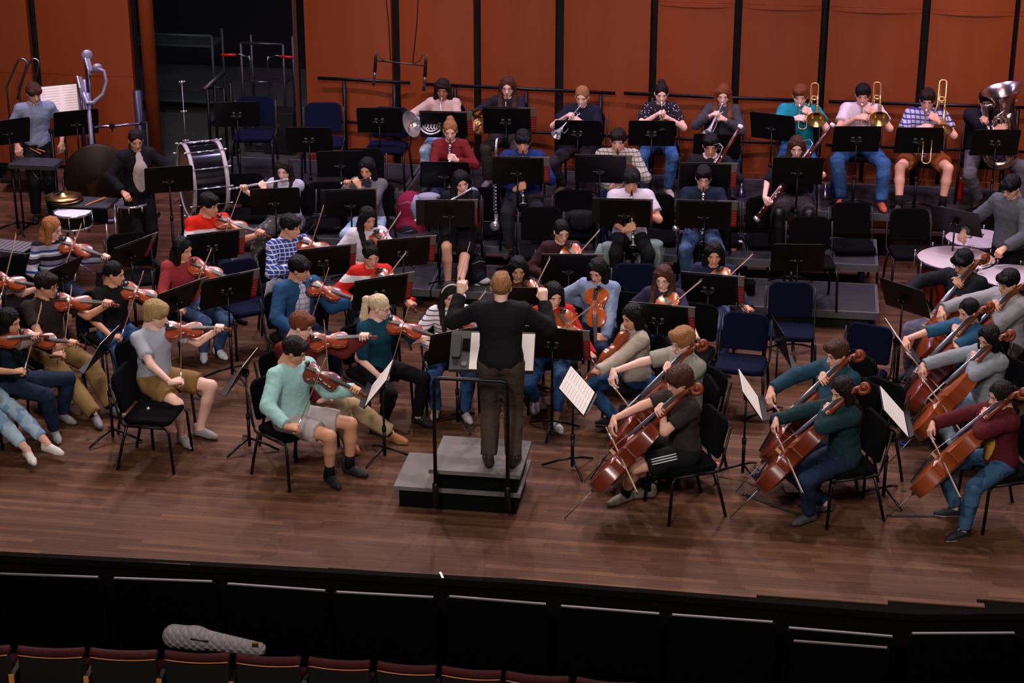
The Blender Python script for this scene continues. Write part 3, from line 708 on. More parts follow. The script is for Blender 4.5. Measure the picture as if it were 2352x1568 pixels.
build_chair('orchestra_chair_navy', M_('navy_cloth'))
def chair(x, y, zf, a, col, label, group='orchestra chairs'):
    return place('orchestra_chair' if col == 'black' else 'orchestra_chair_navy', mtx(rotz(math.radians(a)+math.pi), (x, y, zf)), label, 'chair', group, over={'name': 'orchestra_chair'})
def chair_at(px, py, zf, a, col, label):        # pixel = middle of the top edge of the backrest
    R = rotz(math.radians(a)+math.pi); p = P(px, py, zf+.875); off = R@np.array([0, -.28, 0]); return chair(p[0]-off[0], p[1]-off[1], zf, a, col, label)

DESK_W, DESK_H = .52, .335
def build_stand(kind, tilt):
    bm = M_('black_metal'); R = rotx(-math.radians(tilt)); parts = []
    # local: the back of the desk looks along +Y, the player's side is -Y; origin = foot point, desk centre at z = 1
    D = MB(); Rp = R@rotx(math.pi/2); D.slab([(p[0], p[1]) for p in rrect(DESK_W, DESK_H, .028, 3, rb=.004)], -.002, .002, .0008, R=Rp, o=(0, 0, 1.0))
    parts.append(('desk', auto(D.mesh('desk', bm))))
    lip = MB(); lip.box((0, 0, 1.0)+Rp@np.array([0, -DESK_H/2, .028]), (DESK_W, .004, .058), Rp)
    parts.append(('lip', lip.mesh('lip', bm, False)))
    lb = MB()
    for x in (-.045, .030): lb.box(np.array((0, 0, 1.0))+Rp@np.array([x+.01, .02, -.0030]), (.030, .016, .001), Rp)
    for i in range(7): lb.box(np.array((0, 0, 1.0))+Rp@np.array([-.048+i*.016, -.006, -.0030]), (.010, .005, .001), Rp)
    parts.append(('label_print', lb.mesh('label_print', mat('print_grey', '#77777c', .6), False), [], 'small pale printed marks'))
    cl = MB(); cl.box((0, .028, .985), (.055, .05, .05)); cl.tube([(-.05, .035, .985), (.05, .035, .985)], .006, 6); cl.lathe([(0, 0), (.011, 0), (.011, .02), (0, .02)], (.05, .035, .985), (1, 0, 0), 8)
    parts.append(('clamp', cl.mesh('clamp', M_('black_metal'), False)))
    kn = MB(); kn.ball((-.03, .055, .985), .008, 6, 4); kn.ball((.03, .055, .985), .008, 6, 4); parts.append(('tilt_screw', kn.mesh('tilt_screw', M_('steel')), [], 'bright steel screws'))
    return parts, bm
_stand_cache = {}
def stand(px, py, zf, a, base=None, h=None, w=None, tilt=18, label='', folder=None, paper=None, mark=True, group='music stands', legrot=None):
    """a = direction in which the back of the desk looks (0 = at the camera); px,py = middle of the desk"""
    if base is not None:
        p = P(base[0], base[1], zf); z = zat(px, py, p[0], p[1]); h = max(.6, min(1.3, z-zf)) 
        q = P(px, py, zf+h); p = np.array([q[0], q[1], zf]) if abs(q[0]-p[0]) < .3 else p
    elif w is not None:
        p = PW(px, py, w); h = p[2]-zf; p = np.array([p[0], p[1], zf])
    else:
        h = h or .93; p = P(px, py, zf+h); p[2] = zf
    bm = M_('black_metal')
    if tilt not in _stand_cache: _stand_cache[tilt] = build_stand('', tilt)[0]
    key = ('music_stand', tilt, round(h, 2))
    if key not in PROTO:
        parts = []
        for q in _stand_cache[tilt]:
            if (key, q[0]) and q[0] in ('desk', 'lip', 'label_print', 'clamp', 'tilt_screw'): parts.append(q)
        PROTO[key] = [(q[0], q[1], q[2] if len(q) > 2 else [], q[3] if len(q) > 3 else None) for q in parts]
        low = MB().tube([(0, .028, .03), (0, .028, h-.42)], .0150, 8).mesh('lower_tube', bm); up = MB().tube([(0, .028, h-.46), (0, .028, h-.02)], .0095, 8).mesh('upper_tube', bm)
        col = MB().lathe([(.0155, 0), (.02, .005), (.02, .05), (.0155, .055)], (0, .028, h-.46), (0, 0, 1), 8).mesh('collar', M_('black_plastic'))
        PROTO[key] += [('lower_tube', low, [], None), ('upper_tube', up, [], None), ('collar', col, [], None)]
        for k in range(3):
            an = math.radians(90+120*k); d = np.array([math.cos(an), math.sin(an), 0])
            PROTO[key].append(('leg', MB().tube([np.array([0, .028, .105])+d*.015, np.array([0, .028, .075])+d*.12, np.array([0, .028, .013])+d*.27], (.011, .012, .009), 6).mesh('leg', bm), [], None))
    root = link('music_stand', None, None, label, 'music stand', group, None, mtx(rotz(math.radians(a)+math.pi), p))
    for name, me, kids, lab in PROTO[key]:
        if name == 'label_print' and not mark: continue
        c = link(name, me, root, lab)
        if name in ('desk', 'lip', 'label_print', 'clamp', 'tilt_screw'): c.matrix_basis = mtx(t=(0, 0, h-1.0))
    Rw = rotz(math.radians(a)+math.pi)@rotx(-math.radians(tilt))@rotx(math.pi/2); o = p+np.array([0, 0, h])
    tag = label.replace('black music stand', '').replace('black stand', '').strip()
    if folder is not None:                         # open music folder on the desk: (shift along the desk, width)
        dx, fw_ = folder; R_ = Rw; f = link('music_folder', None, None, 'open concert folder on the stand '+tag, 'folder', 'concert folders', None, mtx(Rw, o+Rw@np.array([dx, .018, .009])))
        if ('fold', fw_) not in PROTO:
            cov = MB().box((0, 0, 0), (fw_, .325, .004)).mesh('cover', mat('folder_black', '#17130f', .5), False)
            x = -fw_/2; ed = MB(); ed.box((x+.03, -.055, -.0035), (.058, .205, .003)); e2 = MB(); e2.box((x+.10, .155, .0), (.21, .014, .0065)); e2.box((x+.03, .105, -.0035), (.058, .115, .003))
            pg = MB(); pg.box((-fw_*.24, 0, .005), (fw_*.44, .30, .003)); pg.box((fw_*.24, 0, .005), (fw_*.44, .30, .003))
            tx = MB()
            for i in range(3):
                for j in range(5): tx.box((x+.016+i*.014, .02-j*.034, -.0054), (.008, .020, .0008))
            PROTO[('fold', fw_)] = (cov, ed.mesh('red_band', mat('folder_red', '#7c1a14', .5), False), e2.mesh('grey_edge', mat('folder_grey', '#6b5f58', .6), False), pg.mesh('pages', M_('paper'), False), tx.mesh('band_lettering', mat('folder_text', '#a5483c', .6), False))
        for nm, me in zip(('cover', 'red_band', 'grey_edge', 'pages', 'band_lettering'), PROTO[('fold', fw_)]): link(nm, me, f)
    if paper is not None:
        dx, pw = paper; k = ('paper', pw)
        if k not in PROTO:
            s = MB().box((0, 0, 0), (pw, .31, .003)).mesh('sheet', M_('paper'), False); ln = MB()
            for c in (-1, 1):
                for i in range(9): ln.box((c*pw*.25, .125-i*.031, .0022), (pw*.40, .006, .0006))
            PROTO[k] = (s, ln.mesh('staves', mat('ink', '#c4bdb4', .8), False))
        f = link('sheet_music', None, None, 'sheet music on the stand '+tag, 'sheet music', 'sheet music', None, mtx(Rw, o+Rw@np.array([dx, .0, .0075])))
        link('page', PROTO[k][0], f); link('printed_staves', PROTO[k][1], f)
    return root

# ------------------------------------------------------------------ bowed strings
def string_outline(L, lw, ww, uw_, n=26):
    ys = np.linspace(0, 1, n); pts = []
    key = [(0, .0), (.015, .42), (.06, .72), (.13, .94), (.22, 1.0), (.31, .90), (.375, .76), (.385, .80), (.40, .72), (.46, 'w'), (.53, 'w'), (.60, .80*uw_/lw), (.615, .88*uw_/lw), (.63, .84*uw_/lw), (.70, .97*uw_/lw), (.79, uw_/lw), (.88, .92*uw_/lw), (.95, .70*uw_/lw), (.985, .42*uw_/lw), (1, .18)]
    return [(lw/2*(ww/lw if w_ == 'w' else w_), y*L) for y, w_ in key]
def build_string(kind, L, total, rib, wood, dark, pin=0, arch=.018):
    s_ = L/.355; lw, ww, uw_ = .207*s_, .112*s_, .168*s_; parts = []
    H = string_outline(L, lw, ww, uw_); ol = [(x, y) for x, y in H]+[(-x, y) for x, y in H[::-1][0:-1]]; n = len(ol); ol = np.array(ol)
    def inset(k, z, z_is):
        out = []
        for x, y in ol: out.append((x*k, (y-L*.5)*(.985 if k > .95 else k+.0)+L*.5, z))
        return out
    B = MB(); ov = 1.0; layers = [inset(.06, -arch*.8-rib, 0), inset(.5, -arch*.7-rib, 0), inset(.90, -arch*.15-rib, 0), inset(1.0, -rib, 0), inset(1.0, -rib+.003*s_, 0), inset(.965, -rib+.004*s_, 0), inset(.965, -.004*s_, 0), inset(1.0, -.003*s_, 0), inset(1.0, 0, 0), inset(.90, arch*.25, 0), inset(.5, arch*.9, 0), inset(.06, arch, 0)]
    V = np.concatenate([np.array(l) for l in layers]); F = []
    for i in range(len(layers)-1):
        mi = 0
        for q in range(n): F.append((i*n+q, i*n+(q+1) % n, (i+1)*n+(q+1) % n, (i+1)*n+q))
    V = np.concatenate([V, [[0, L/2, -arch*.8-rib], [0, L/2, arch]]]); m = len(layers)*n
    for q in range(n): F.append((m, (q+1) % n, q)); F.append((m+1, m-n+q, m-n+(q+1) % n))
    B.add(V, F); me = B.mesh('body', [wood]); auto(me, 50); parts.append(('body', me))
    nk = MB(); nl = total-L; nk.tube([(0, L-.01*s_, -rib*.25), (0, L+nl*.30, -.004*s_), (0, L+nl*.62, -.006*s_)], (.016*s_, .013*s_, .012*s_), 8)
    nk.tube([(0, L+nl*.60, -.004*s_), (0, L+nl*.82, -.012*s_), (0, L+nl*.93, -.022*s_)], (.013*s_, .012*s_, .010*s_), 8)
    parts.append(('neck', nk.mesh('neck', dark)))
    sr = MB(); c = np.array([0, L+nl*.955, -.028*s_])
    for k in range(2): sr.lathe([(0, -.017*s_), (.010*s_, -.017*s_), (.012*s_, -.013*s_), (.018*s_, -.007*s_), (.018*s_, .007*s_), (.012*s_, .013*s_), (.010*s_, .017*s_), (0, .017*s_)], c, (1, 0, 0), 14) if k == 0 else None
    sp_ = [c+s_*np.array([0, (.026-.0016*i)*math.cos(i*.55+2.4), (.026-.0016*i)*math.sin(i*.55+2.4)]) for i in range(13)]; sr = MB().tube(sp_, [.012*s_]*3+[.0095*s_]*10, 7); sr.lathe([(0, -.013*s_), (.010*s_, -.013*s_), (.010*s_, .013*s_), (0, .013*s_)], c, (1, 0, 0), 10)
    parts.append(('scroll', sr.mesh('scroll', dark)))
    fb = MB(); w0, w1 = .021*s_, .012*s_; y0, y1 = L*.70, L+nl*.60; z0, z1 = .026*s_, .006*s_
    V = [(-w0, y0, z0), (w0, y0, z0), (w1, y1, z1), (-w1, y1, z1), (-w0*.6, y0, z0+.006*s_), (w0*.6, y0, z0+.006*s_), (w1*.6, y1, z1+.005*s_), (-w1*.6, y1, z1+.005*s_), (-w0, y0, z0-.006*s_), (w0, y0, z0-.006*s_), (w1, y1, z1-.006*s_), (-w1, y1, z1-.006*s_)]
    fb.add(V, [(4, 5, 6, 7), (0, 4, 7, 3), (5, 1, 2, 6), (8, 0, 3, 11), (1, 9, 10, 2), (8, 11, 10, 9), (8, 9, 1, 5), (8, 5, 4, 0), (10, 11, 3, 7), (10, 7, 6, 2)]); parts.append(('fingerboard', fb.mesh('fingerboard', M_('fingerboard'), False)))
    br = MB(); br.box((0, L*.445, arch+.010*s_), (.042*s_, .004*s_, .024*s_)); parts.append(('bridge', br.mesh('bridge', mat('bridge_wood', '#c99a63', .6), False)))
    tp = MB(); V = [(-.012*s_, L*.06, arch*.5), (.012*s_, L*.06, arch*.5), (.019*s_, L*.36, arch+.013*s_), (-.019*s_, L*.36, arch+.013*s_)]; V += [(x, y, z+.006*s_) for x, y, z in V]
    tp.add(V, [(0, 3, 2, 1), (4, 5, 6, 7), (0, 1, 5, 4), (1, 2, 6, 5), (2, 3, 7, 6), (3, 0, 4, 7)]); parts.append(('tailpiece', tp.mesh('tailpiece', M_('ebony'), False)))
    st = MB()
    for k in (-1.5, -.5, .5, 1.5): st.tube([(k*.009*s_, L*.36, arch+.018*s_), (k*.009*s_, L*.445, arch+.023*s_), (k*.004*s_, y1, z1+.007*s_)], .0009*s_**.5, 4)
    parts.append(('strings', st.mesh('strings', M_('silver'))))
    for s in (-1, 1):
        fh = MB(); fh.tube([(s*.030*s_, L*.53, arch*.80), (s*.034*s_, L*.50, arch*.74), (s*.044*s_, L*.45, arch*.50), (s*.052*s_, L*.40, arch*.34), (s*.058*s_, L*.375, arch*.22)], .0024*s_, 5); parts.append(('sound_hole', fh.mesh('sound_hole', M_('ebony')), [], 'dark f-shaped sound hole'))
    for k in range(4):
        s = 1 if k % 2 else -1; pg = MB(); y = L+nl*(.70+.055*k); pg.tube([(0, y, -.012*s_), (s*.026*s_, y, -.012*s_)], .003*s_, 5); pg.ball((s*.034*s_, y, -.012*s_), (.010*s_, .008*s_, .004*s_), 6, 4); parts.append(('peg', pg.mesh('peg', M_('ebony'))))
    if not pin:
        cr = MB(); cr.ball((-.045, .035, .024), (.032, .020, .009), 12, 6); cr.box((-.03, .008, .005), (.03, .012, .03)); parts.append(('chin_rest', cr.mesh('chin_rest', M_('ebony'))))
    else:
        ep = MB(); ep.tube([(0, .01, -rib/2), (0, -pin, -rib/2)], .0045, 6); ep.ball((0, -pin, -rib/2), .007, 6, 4); ep.lathe([(.0, -.02), (.014, -.015), (.018, .01)], (0, -.005, -rib/2), (0, 1, 0), 10); parts.append(('endpin', ep.mesh('endpin', M_('steel'))))
    proto(kind, parts)
VW = mat('violin_wood', '#7c2c14', .24, bump=None, pat=('grain', '#9a4220', (14, 3, 14)), coat=.8)
VW2 = mat('viola_wood', '#8a3415', .22, pat=('grain', '#a34f20', (10, 3, 10)), coat=.8)
VW3 = mat('dark_violin_wood', '#561f10', .24, pat=('grain', '#6e2e16', (14, 3, 14)), coat=.8)
VO = mat('orange_viola_wood', '#a84414', .24, pat=('grain', '#b8581e', (10, 3, 10)), coat=.8)
CW = mat('cello_wood', '#5c1d0d', .28, pat=('grain', '#7a3015', (5, 1.2, 5)), coat=.6)
CW2 = mat('amber_cello_wood', '#7a3010', .28, pat=('grain', '#964818', (5, 1.2, 5)), coat=.6)
ND = mat('neck_wood', '#7a3416', .35)
build_string('violin', .356, .595, .032, VW, ND); build_string('viola', .405, .665, .038, VW2, ND)
build_string('dark_violin', .356, .595, .032, VW3, ND); build_string('orange_viola', .405, .665, .038, VO, ND)
build_string('cello', .755, 1.22, .118, CW, ND, pin=.36, arch=.032); build_string('amber_cello', .755, 1.22, .118, CW2, ND, pin=.36, arch=.032)
def build_bow(kind, L, r):
    st = MB().tube([(0, 0, .012), (0, L*.3, .008), (0, L*.6, .007), (0, L*.92, .012), (0, L, .020)], (r*1.25, r, r*.9, r*.8, r*.8), 6); tip = MB().box((0, L-.006, .008), (.006, .016, .024))
    hr = MB().box((0, L*.53, -.004), (.007, L*.93, .0012)); fg = MB().box((0, .045, .001), (.010, .05, .020)); gp = MB().tube([(0, .07, .0115), (0, .14, .010)], r*1.5, 6)
    proto(kind, [('stick', st.mesh('stick', mat('bow_stick', '#8c5a3c', .35))), ('head', tip.mesh('head', M_('ebony'), False)), ('hair_ribbon', hr.mesh('hair_ribbon', M_('horsehair'), False)), ('frog', fg.mesh('frog', M_('ebony'), False)), ('grip', gp.mesh('grip', M_('silver')))])
build_bow('violin_bow', .745, .0042); build_bow('cello_bow', .715, .0052)

# ------------------------------------------------------------------ winds and brass (origin = mouthpiece, +Y = away from the mouth)
def keys(b, y0, y1, n, r, side=(0, 0, 1), mi=0):
    sd = np.array(side, float)
    for i in range(n):
        y = y0+(y1-y0)*i/(n-1); b.lathe([(0, .003), (.0075, .003), (.0075, 0), (0, 0)], np.array([0, y, 0])+sd*(r+.003), sd, 8)
    b.tube([np.array([0.012, y0, 0])+sd*(r+.002), np.array([0.012, y1, 0])+sd*(r+.002)], .0022, 5)
def build_flute(kind, L, r, m1, m2):
    b = MB().tube([(-.0, -.06, 0), (0, L, 0)], r, 10); lp = MB().ball((0, 0, r*.8), (.011, .016, .005), 8, 4); k = MB(); keys(k, L*.36, L*.97, 13, r)
    jn = MB()
    for y in (L*.26, L*.86, L-.004, -.058): jn.lathe([(r, -.008), (r+.0025, -.006), (r+.0025, .006), (r, .008)], (0, y, 0), (0, 1, 0), 10)
    proto(kind, [('tube', b.mesh('tube', m1)), ('lip_plate', lp.mesh('lip_plate', m2)), ('keys', k.mesh('keys', M_('silver'))), ('joint_ring', jn.mesh('joint_ring', m2))])
build_flute('flute', .61, .0105, M_('silver'), M_('silver')); build_flute('piccolo', .27, .0090, mat('grenadilla', '#15110f', .3), M_('silver'))
GR = mat('grenadilla', '#15110f', .3)
def build_reed(kind, L, r, bell, mouth=.03):
    b = MB().tube([(0, mouth, 0), (0, L*.12, 0), (0, L*.85, 0)], (r*.8, r, r*1.1), 10); mp = MB().tube([(0, 0, 0), (0, mouth+.03, 0)], (.006, r*.9), 8)
    bl = MB().lathe([(r*1.1, L*.84), (r*1.2, L*.90), (r*1.7, L*.96), (bell, L), (bell*.9, L), (r, L*.93)], (0, 0, 0), (0, 1, 0), 14); rg = MB().lathe([(bell, L-.004), (bell+.002, L), (bell-.001, L+.003)], (0, 0, 0), (0, 1, 0), 14)
    for y in (L*.13, L*.46, L*.84): rg.lathe([(r, y-.01), (r*1.25, y-.008), (r*1.25, y+.008), (r, y+.01)], (0, 0, 0), (0, 1, 0), 10)
    k = MB(); keys(k, L*.18, L*.82, 14, r); keys(k, L*.5, L*.8, 5, r, (1, 0, 0)); proto(kind, [('barrel', b.mesh('barrel', GR)), ('mouthpiece', mp.mesh('mouthpiece', GR)), ('bell', bl.mesh('bell', GR)), ('joint_ring', rg.mesh('joint_ring', M_('silver'))), ('keys', k.mesh('keys', M_('silver')))])
build_reed('clarinet', .64, .0150, .036); build_reed('oboe', .60, .0125, .022, .06)
def build_bass_clar():
    b = MB().tube([(0, 0, .30), (0, 0, .95)], .019, 10); n = MB().tube([(0, 0, .95), (0, .0, 1.04), (0, -.05, 1.09), (0, -.12, 1.08)], (.016, .014, .012, .010), 8); k = MB()
    for i in range(16): k.lathe([(0, .004), (.012, .004), (.012, 0), (0, 0)], (0, .020, .33+i*.038), (0, 1, 0), 8); k.ball((.022, .01, .35+i*.036), .007, 6, 4)
    k.tube([(.018, .015, .32), (.018, .015, .93)], .003, 5); bl = MB().tube([(0, 0, .31), (0, .0, .24), (0, .04, .19), (0, .09, .20)], (.019, .022, .03, .05), 10); pg = MB().tube([(0, 0, .22), (0, 0, .03)], .004, 5)
    for q in range(3): pg.tube([(0, 0, .05), (.10*math.cos(q*2.1), .10*math.sin(q*2.1), .006)], .006, 5)
    proto('bass_clarinet', [('barrel', b.mesh('barrel', GR)), ('neck', n.mesh('neck', M_('silver'))), ('keys', k.mesh('keys', M_('silver'))), ('bell', bl.mesh('bell', M_('silver'))), ('peg_stand', pg.mesh('peg_stand', M_('black_metal')))])
build_bass_clar()
BSN = mat('bassoon_wood', '#3c0d08', .28, pat=('grain', '#54170d', (6, 2, 6)), coat=.6)
def build_bassoon():  # origin at the foot of the boot, +Y up the bore
    bt = MB().tube([(0, 0, 0), (0, .44, 0)], .036, 12); wg = MB().tube([(.016, .42, 0), (.016, .92, 0)], (.019, .017), 10); lg = MB().tube([(-.018, .42, 0), (-.018, 1.0, 0), (-.016, 1.27, 0)], (.022, .020, .020), 10)
    rg = MB().lathe([(.019, 1.25), (.028, 1.255), (.028, 1.285), (.014, 1.29), (.012, 1.25)], (-.016, 0, 0), (0, 1, 0), 14); cp = MB().tube([(0, -.02, 0), (0, .02, 0)], .039, 12)
    bc = MB().tube([(.016, .92, 0), (.03, .99, .02), (.08, 1.0, .06), (.13, .95, .10), (.155, .90, .14)], (.005, .004, .004, .003, .002), 6); k = MB()
    for y in np.linspace(.08, .9, 15): k.ball((-.014*(-1)**int(y*40), y, -.034 if y < .43 else -.022), (.010, .012, .005), 8, 4); k.ball((.02*(-1)**int(y*40), y, .034 if y < .43 else .022), (.010, .012, .005), 8, 4)
    k.tube([(.03, .05, .02), (.03, .42, .02)], .003, 5).tube([(.02, .05, -.034), (.02, .42, -.034)], .003, 5).tube([(.01, .45, -.022), (.01, .9, -.022)], .003, 5); k.tube([(.0, .45, .022), (.0, .95, .022)], .003, 5)
    proto('bassoon', [('boot_joint', bt.mesh('boot_joint', BSN)), ('wing_joint', wg.mesh('wing_joint', BSN)), ('long_joint', lg.mesh('long_joint', BSN)), ('bell_ring', rg.mesh('bell_ring', M_('white'))), ('boot_cap', cp.mesh('boot_cap', M_('silver'))), ('bocal', bc.mesh('bocal', M_('silver'))), ('keys', k.mesh('keys', M_('silver')))])
build_bassoon()
def bell_prof(L, r0, r1, p=2.6, n=12): return [(r0+(r1-r0)*(i/n)**p, L*i/n) for i in range(n+1)]+[(r1*1.012, L+.002), (r1*.985, L-.002)]+[((r0+(r1-r0)*(i/n)**p)*.96, L*i/n) for i in range(n-1, 5, -1)]
def build_trumpet(kind, m):
    mp = MB().lathe([(.004, .03), (.006, .02), (.0135, .004), (.0135, 0), (.008, .006)], (0, 0, 0), (0, 1, 0), 12); mp.tube([(0, .02, 0), (0, .09, 0)], .005, 8)
    lp = MB().tube([(0, .08, 0), (0, .38, 0)]+arc((0, .38, -.045), .045, 90, -90, 6, (0, 1, 0), (0, 0, 1))[1:]+[(0, .24, -.09)], .0060, 8)
    bl = MB().tube([(0.02, .24, -.02), (.02, .12, -.02)]+arc((.02, .12, -.06), .04, 90, 270, 6, (0, 1, 0), (0, 0, 1))[1:]+[(.02, .20, -.10)], .0065, 8)
    bl2 = MB().tube([(.02, .12, -.02), (.02, .30, -.02)], .0068, 8); bl2.lathe(bell_prof(.24, .0068, .062), (.02, .28, -.02), (0, 1, 0), 20)
    vs = []
    for i in range(3): vs.append(('valve', MB().tube([(.01, .185+i*.024, -.115), (.01, .185+i*.024, .012)], .0105, 10).tube([(.01, .185+i*.024, .012), (.01, .185+i*.024, .035)], .004, 6).lathe([(0, .004), (.008, .004), (.008, 0), (0, 0)], (.01, .185+i*.024, .034), (0, 0, 1), 8).mesh('valve', m)))
    sl = MB().tube([(-.012, .14, -.05)]+arc((-.012, .09, -.05), .014, 90, 270, 5, (1, 0, 0), (0, 1, 0)), .005, 6)
    proto(kind, [('mouthpiece', mp.mesh('mouthpiece', M_('silver'))), ('leadpipe', lp.mesh('leadpipe', m)), ('tubing', bl.mesh('tubing', m)), ('bell', bl2.mesh('bell', m))]+vs+[('slide', sl.mesh('slide', m))])
build_trumpet('trumpet', mat('pale_brass', '#d9c08a', .2, 1)); build_trumpet('silver_trumpet', M_('silver'))
def build_trombone(kind, SL=.74):
    m = M_('brass'); mp = MB().lathe([(.005, .04), (.008, .025), (.018, .005), (.018, 0), (.010, .008)], (0, 0, 0), (0, 1, 0), 12)
    sl = MB().tube([(0, .03, 0), (0, SL, 0)]+[tuple(np.array(q)) for q in arc((-.045, SL, 0), .045, 0, 180, 7)][1:]+[(-.09, .02, 0)], .0072, 8)
    br = MB().tube([(0, .10, 0), (-.09, .10, 0)], .005, 6).tube([(0, .24, 0), (-.09, .24, 0)], .005, 6); tip = MB().ball((-.045, SL+.05, 0), .008, 6, 4)
    gn = MB().tube([(-.09, .03, 0), (-.105, -.02, 0), (-.115, -.10, 0), (-.115, -.34, 0)]+arc((-.155, -.36, 0), .04, 0, -180, 8)[1:]+[(-.195, -.20, 0), (-.195, .0, 0)], (.0075, .008, .009, .010)+(.011,)*9+(.013, .015), 8)
    bl = MB().tube([(-.195, -.02, 0), (-.195, .04, 0)], (.015, .018), 10); bl.lathe(bell_prof(.22, .018, .108, 3.0), (-.195, .03, 0), (0, 1, 0), 22)
    w_ = MB().tube(arc((-.155, -.16, -.02), .030, 0, 360, 14)[:-1], .008, 7, closed=True).tube([(-.13, -.34, -.02), (-.13, -.05, -.02)], .007, 6).tube([(-.195, -.10, 0), (-.115, -.10, 0)], .005, 6)
    proto(kind, [('mouthpiece', mp.mesh('mouthpiece', M_('silver'))), ('slide', sl.mesh('slide', M_('brass'))), ('slide_brace', br.mesh('slide_brace', M_('silver'))), ('bumper', tip.mesh('bumper', M_('rubber'))), ('gooseneck', gn.mesh('gooseneck', m)), ('bell', bl.mesh('bell', m)), ('valve_coil', w_.mesh('valve_coil', m))])
build_trombone('trombone', .38); build_trombone('trombone_long', .66)
def build_horn(kind, m):   # origin mouthpiece, +Y into the horn, coil in the XY plane; bell opens to -Y/+X (player's right hip)
    mp = MB().lathe([(.003, .05), (.005, .03), (.011, .004), (.011, 0), (.006, .01)], (0, 0, 0), (0, 1, 0), 12)
    c = np.array([.07, .36, 0]); ld = MB().tube([(0, .04, 0), (0, .12, 0), (-.02, .20, 0), (-.06, .30, 0)]+arc(c, .135, 160, 40, 10), (.004, .0045, .005, .006)+(.0065,)*11, 8)
    co = MB()
    for r, z in ((.135, .012), (.118, -.008), (.098, .014), (.080, -.006)): co.tube([tuple(c+np.array([r*math.cos(x), r*math.sin(x), z])) for x in np.linspace(0, 2*math.pi, 29)[:-1]], .0085, 7, closed=True)
    sl = MB()
    for i in range(4): sl.tube([tuple(c+np.array([-.07+i*.035, -.02, .03])), tuple(c+np.array([-.07+i*.035, .07, .035])), tuple(c+np.array([-.055+i*.035, .085, .035])), tuple(c+np.array([-.045+i*.035, .07, .035])), tuple(c+np.array([-.045+i*.035, -.02, .03]))], .006, 6)
    vs = [('rotor', MB().lathe([(0, .024), (.016, .024), (.017, .0), (.016, -.024), (0, -.024)], c+np.array([-.05+i*.034, -.035, .0]), (0, 0, 1), 12).mesh('rotor', m)) for i in range(4)]
    bl = MB().tube([tuple(c+np.array([.13*math.cos(x), .13*math.sin(x), -.012-.05*k])) for k, x in zip(np.linspace(0, 1, 9), np.linspace(2.6, 5.2, 9))], np.linspace(.010, .028, 9), 10)
    end = c+np.array([.13*math.cos(5.2), .13*math.sin(5.2), -.062]); bl.lathe(bell_prof(.25, .028, .155, 2.6), end, unit((.60, .60, .42)), 24)
    proto(kind, [('mouthpiece', mp.mesh('mouthpiece', m)), ('leadpipe', ld.mesh('leadpipe', m)), ('coil', co.mesh('coil', m)), ('valve_slides', sl.mesh('valve_slides', m))]+vs+[('bell', bl.mesh('bell', m))])
build_horn('silver_french_horn', M_('silver')); build_horn('brass_french_horn', mat('horn_brass', '#dcb46a', .18, 1))
def build_tuba():  # origin at the middle of the bottom bow, +Z up the bell, front = +Y
    m = mat('tuba_lacquer', '#cdbab4', .2, 1); bl = MB().tube([(-.13, 0, .10), (-.13, 0, .50), (-.115, 0, .62)], (.075, .080, .088), 16); bl.lathe(bell_prof(.26, .088, .235, 2.2), (-.115, 0, .60), unit((.10, .08, 1)), 26)
    bw = MB().tube([(-.13, 0, .14)]+arc((0, 0, .13), .13, 180, 360, 10, (1, 0, 0), (0, 0, 1))+[(.13, 0, .40), (.12, 0, .62)]+arc((.06, 0, .64), .06, 0, 150, 5, (1, 0, 0), (0, 0, 1)), [.075]+list(np.linspace(.075, .050, 11))+[.042, .036]+[.030]*6, 14)
    tb = MB()
    for r, x, z0 in ((.05, .0, .20), (.035, .0, .24)): tb.tube([(x-r, .07, z0+.30)]+arc((x, .07, z0), r, 180, 360, 8, (1, 0, 0), (0, 0, 1))+[(x+r, .07, z0+.30)]+arc((x, .07, z0+.30), r, 0, 180, 8, (1, 0, 0), (0, 0, 1)), .013, 8)
    for i in range(4): tb.tube([(-.02+i*.05, .11, .22), (-.02+i*.05, .12, .42)], .010, 7).tube([(.00+i*.05, .12, .42), (.02+i*.05, .12, .22)], .008, 7)
    lp = MB().tube([(-.22, -.13, .66), (-.19, -.06, .67), (-.12, .08, .66), (.0, .12, .60), (.06, .12, .50)], (.006, .007, .008, .010, .012), 8); mp = MB().lathe([(.006, .05), (.009, .03), (.020, .006), (.020, 0), (.010, .01)], (-.24, -.175, .655), unit((.03, .06, .0)), 12)
    vs = [('valve', MB().tube([(-.03+i*.045, .12, .28), (-.03+i*.045, .12, .50)], .019, 12).tube([(-.03+i*.045, .12, .50), (-.03+i*.045, .12, .55)], .005, 6).ball((-.03+i*.045, .12, .555), (.012, .012, .004), 8, 4).mesh('valve', m)) for i in range(4)]
    proto('tuba', [('bell', bl.mesh('bell', m)), ('bottom_bow', bw.mesh('bottom_bow', m)), ('tubing', tb.mesh('tubing', m)), ('leadpipe', lp.mesh('leadpipe', m)), ('mouthpiece', mp.mesh('mouthpiece', M_('silver')))]+vs)
build_tuba()

